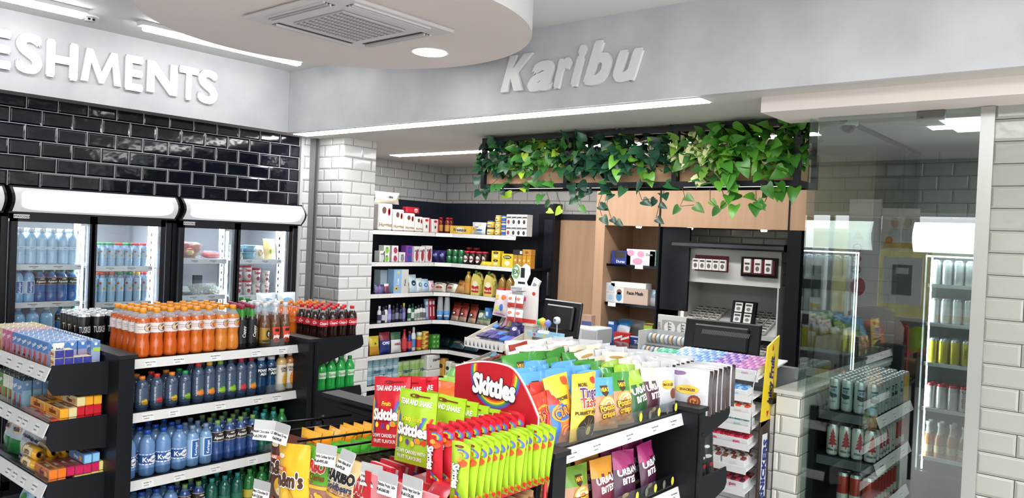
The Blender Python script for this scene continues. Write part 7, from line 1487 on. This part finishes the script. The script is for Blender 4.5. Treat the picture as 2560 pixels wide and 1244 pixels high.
# ================================================================ liquor room
LG = thing('liquor_shelving', None, 'black shelving of canned drinks behind the glass', 'shelving', (4.6, 1.25, 0))
local('back_panel', MB().box(4.26, 1.395, 0, 4.95, 1.41, .90, BLK), LG); local('post', MB().box(4.21, 1.38, 0, 4.25, 1.41, .92, BLK), LG)
for z in (.905, .665, .42, .2):
    so = local('shelf', MB().box(4.26, 1.10, z-.02, 4.93, 1.395, z, BLK2).box(4.25, 1.09, z-.05, 4.26, 1.39, z-.005, M('#4a4f52', .5)), LG); rr = MB(); rail(rr, (4.25, 1.095), (4.94, 1.095), z+.0, .05, (0, -1), .02, tick=3, seed=7); obj('price_rail', rr, so)
cw = can(.168, .029, '#a9b5b6', lab='smirn', metal=.35); cgd = can(.168, .029, '#c9b23a', metal=.5); ct = can(.165, .030, '#c9c9c4', lab='tree', metal=.3); cr2 = can(.165, .030, '#a8382c', lab=None, col2='#c9c4bc', metal=.4); cgn = can(.165, .030, '#2c6a44', metal=.4)
def rowx(mkf, z, nx, ny, lab, grp, x0=4.295, y0=1.125, dx=.0615, dy=.0635):
    for i in range(nx):
        for j in range(ny): put(mkf(i, j), (x0+dx*i, y0+dy*j, z), -70+random.uniform(-25, 25), '%s, %s from the glass, %s back' % (lab(i, j), ORD[i], ORD[j]), grp)
rowx(lambda i, j: cgd if i > 8 or (i > 5 and j == 3) else cw, .905, 11, 4, lambda i, j: 'gold can on the top liquor shelf' if i > 8 or (i > 5 and j == 3) else 'pale tall can on the top liquor shelf', 'cans on the top liquor shelf')
rowx(lambda i, j: cr2 if i > 6 else ct, .665, 10, 4, lambda i, j: ('red can' if i > 6 else 'white can with a red tree')+' on the second liquor shelf', 'cans on the second liquor shelf')
rowx(lambda i, j: cgn if i > 7 else cr2, .42, 10, 3, lambda i, j: ('green can' if i > 7 else 'red can')+' on the third liquor shelf', 'cans on the third liquor shelf')
LF = thing('liquor_fridge', None, 'tall lit fridge of cans and bottles in the liquor room', 'fridge', (6.1, .75, 0)); lx = 5.80; ya, yb = .30, 1.31
local('cabinet', MB().box(lx, yb, 0, 6.38, yb+.03, 1.99, BLK).box(lx, ya-.03, 0, 6.38, ya, 1.99, BLK).box(lx, ya, 1.96, 6.38, yb, 1.99, BLK).box(6.35, ya, .2, 6.38, yb, 1.96, M('#a9b4b4', .4)).box(lx, ya, 0, 6.38, yb, .28, BLK).box(lx-.02, 1.228, .05, lx+.03, yb+.09, 1.76, BLK).box(lx-.01, ya, .05, lx, 1.228, .30, BLK), LF)
h = MB(); n = 8; pf = [(lx-.005-.05*math.sin(math.pi*i/n), 1.765+.20*i/n) for i in range(n+1)]; h.add([(x, ya, z) for x, z in pf]+[(x, yb, z) for x, z in pf], [(i, i+1, i+n+2, i+n+1) for i in range(n)], M('#f6faf8', .4, emit=1.6), True); local('light_box', h, LF)
local('door_glass', MB().box(lx+.01, ya, .28, lx+.018, 1.225, 1.75, GLASSF), LF); local('led_strip', MB().box(lx+.05, 1.20, .3, lx+.062, 1.208, 1.74, LEDM).box(lx+.05, ya, 1.735, lx+.07, yb, 1.745, LEDM), LF)
ce = can(.168, .0305, '#e0e2e2', lab=None, metal=.3); cye = can(.168, .0305, '#d9c42c', lab='yel', metal=.3); cre = can(.168, .0305, '#dcd4d2', lab='red', metal=.3, lid='#c94a4a'); bo_ = bottle('longneck', .235, .031, '#a8682c', .66, '#dcd8d0', '#cfc8b8', (.15, .35, '#c9b48a', None), name='liquor_bottle')
for si, (z, mk, nme, dyy) in enumerate(((1.55, ce, 'white can on the top shelf', .068), (1.29, ce, 'white can on the second shelf', .068), (1.02, cye, 'yellow can on the third shelf', .068), (.715, cre, 'white can with red rim on the fourth shelf', .068), (.385, bo_, 'amber bottle on the lowest shelf', .072))):
    local('shelf', MB().box(lx+.06, ya, z-.015, 6.33, 1.222, z, M('#cfd8d8', .3)).box(lx+.05, ya, z-.02, lx+.058, 1.222, z+.004, WHT), LF)
    for k in range(10 if si < 4 else 9):
        for j in range(2): put(mk, (lx+.10+.07*j, 1.185-dyy*k, z), 90*(k % 4), '%s of the liquor fridge, %s, %s from left' % (nme, rowname(j), ORD[k]), '%ss' % nme)
sg = MB().box(-.055, -.002, 0, .055, 0, .46, M('#e6e2e2', .5)); sg2 = frontmap(-.002)
cam_ = MB().lathe([(.055, .0), (.058, -.03), (.05, -.035)][::-1], WHT, 20); p = onZ(2120, 300, SZ); t = thing('dome_camera', cam_, 'white ceiling camera with a dark dome behind the glass', 'camera', (p.x, p.y, SZ)); obj('dome', MB().lathe([(.004, -.075), (.025, -.068), (.04, -.05), (.044, -.035)], BLKG, 18), t)
pfz = MB().box(4.075, cX(2292, 4.08, 2.40), 2.385, 4.105, cX(2362, 4.08, 2.40), 2.43, M('#7a7c7a', .3, .8)); pfz.box(4.073, cX(2300, 4.08, 2.4)+.0, 2.395, 4.075, cX(2310, 4.08, 2.4), 2.405, M('#4a4c4a')); thing('glass_patch_fitting', pfz, 'steel patch fitting clamping the top of the glass', 'fitting')
# ================================================================ shop front behind the viewpoint (seen mirrored in the liquor-room glass)
struct('wall_front_low', MB().box(-3.25, -4, 0, -3.15, 5.7, .85, M('#6a6c68', .6)))
struct('wall_front_high', MB().box(-3.25, -4, 2.30, -3.15, 5.7, CZ, M('#77786f', .6)))
struct('window_3', MB().box(-3.21, -4, .85, -3.19, 5.7, .90, M('#c4c6c6', .4)).box(-3.21, -4, 2.25, -3.19, 5.7, 2.30, M('#c4c6c6', .4)))
for k, y in enumerate((-3.9, -1.2, .3, 1.8, 3.6)): struct('trim_%d' % (11+k), MB().box(-3.23, y, .90, -3.17, y+.06, 2.25, M('#8f9292', .4)))
struct('ground_outside', MB().box(-14, -12, -.12, -3.26, 14, -.1, noise_mat('paving', '#8a8880', '#9c9a92', 2, .8)))
struct('hedge_wall_outside', MB().box(-14, -12, -.1, -13.6, 14, 2.35, noise_mat('garden_wall', '#8f8a5a', '#b5aa78', 3, .9, .5)))
pn = MB().box(-.21, -.01, 0, .21, .01, 1.75, M('#efecec', .5)); FP = frontmap(-.0105)
pn.poly(FP, [(.0, 1.20), (.16, 1.20), (.08, 1.33)], M('#d9b42c'), 1)
for k, c_ in enumerate(('#c02c3c', '#c02c3c', '#2c3a80')): pn.ell(FP, .08, 1.08-.15*k, .062, .062, M(c_), 1, 18).ell(FP, .08, 1.08-.15*k, .045, .045, M('#efecec' if k < 2 else '#2c3a80'), 2, 16).rect(FP, .03, 1.072-.15*k, .13, 1.088-.15*k, M(c_ if k < 2 else '#f0f0f0'), lay=3)
pn.ell(FP, .05, .55, .1, .13, M('#c23a5a'), 1, 16)
pn.rect(FP, -.21, 1.0, -.2, 1.75, M('#b0b0b2'))
thing('safety_sign_panel', pn, 'tall white panel with round warning symbols, mirrored in the glass', 'sign', (-3.10, 3.17, .72), (0, 0, R_(90)))
ps = MB().box(-.23, -.008, 0, .23, .008, .55, M('#e9e4dc', .5)); FP = frontmap(-.0085)
ps.rect(FP, -.20, .14, .20, .50, M('#f1ece4')); 
for u, c_ in ((-.09, '#c9a890'), (.07, '#d9b89c')): ps.ell(FP, u, .36, .05, .07, M(c_), 2, 14).ell(FP, u, .20, .08, .09, M('#cfd4d8'), 2, 14)
ps.ell(FP, .13, .12, .05, .05, M('#d98a3c'), 3, 14).rect(FP, -.2, .02, .2, .09, M('#d9b45a'))
thing('promotional_poster', ps, 'cream poster with two pale figures, mirrored in the glass', 'poster', (-3.10, 2.72, 1.80), (0, 0, R_(90)))
gp = MB().box(-.24, -.02, 0, .24, .02, .62, M('#dcdedd', .4)).box(-.12, -.026, .12, .12, -.0205, .52, M('#6a7074', .3)); gp.rect(frontmap(-.0265), -.08, .4, .08, .48, M('#c9ccce'))
thing('notice_frame', gp, 'white framed notice with a grey screen, mirrored in the glass', 'notice', (-3.08, 2.66, 1.08), (0, 0, R_(90)))
thing('notice_frame', MB().box(-.33, -.02, 0, .33, .02, .75, M('#e2e4e4', .4)).rect(frontmap(-.0205), -.25, .1, .25, .65, M('#b5babc')), 'wide pale notice board at the right of the mirrored shop front', 'notice', (-3.08, 2.0, .98), (0, 0, R_(90)))
fp = MB().box(-.25, -.2, 0, .25, .2, 1.9, M('#d9dcdc', .4), .02).box(-.2, -.21, 1.1, .2, -.2, 1.6, M('#3a4248', .3)).box(-.2, -.21, .5, .2, -.2, 1.0, M('#c9b82c', .4))
t = thing('fuel_pump', fp, 'white fuel pump outside with a looping black hose, mirrored in the glass', 'fuel pump', (-4.6, 4.35, -.1), (0, 0, R_(90)))
obj('hose', MB().tube([(.1, -.22, 1.2), (.12, -.3, 1.7), (.2, -.32, 2.0), (.28, -.32, 1.95), (.34, -.3, 1.5), (.38, -.28, .9), (.3, -.24, .6), (.2, -.22, .8)], .02, BLK, 8), t)
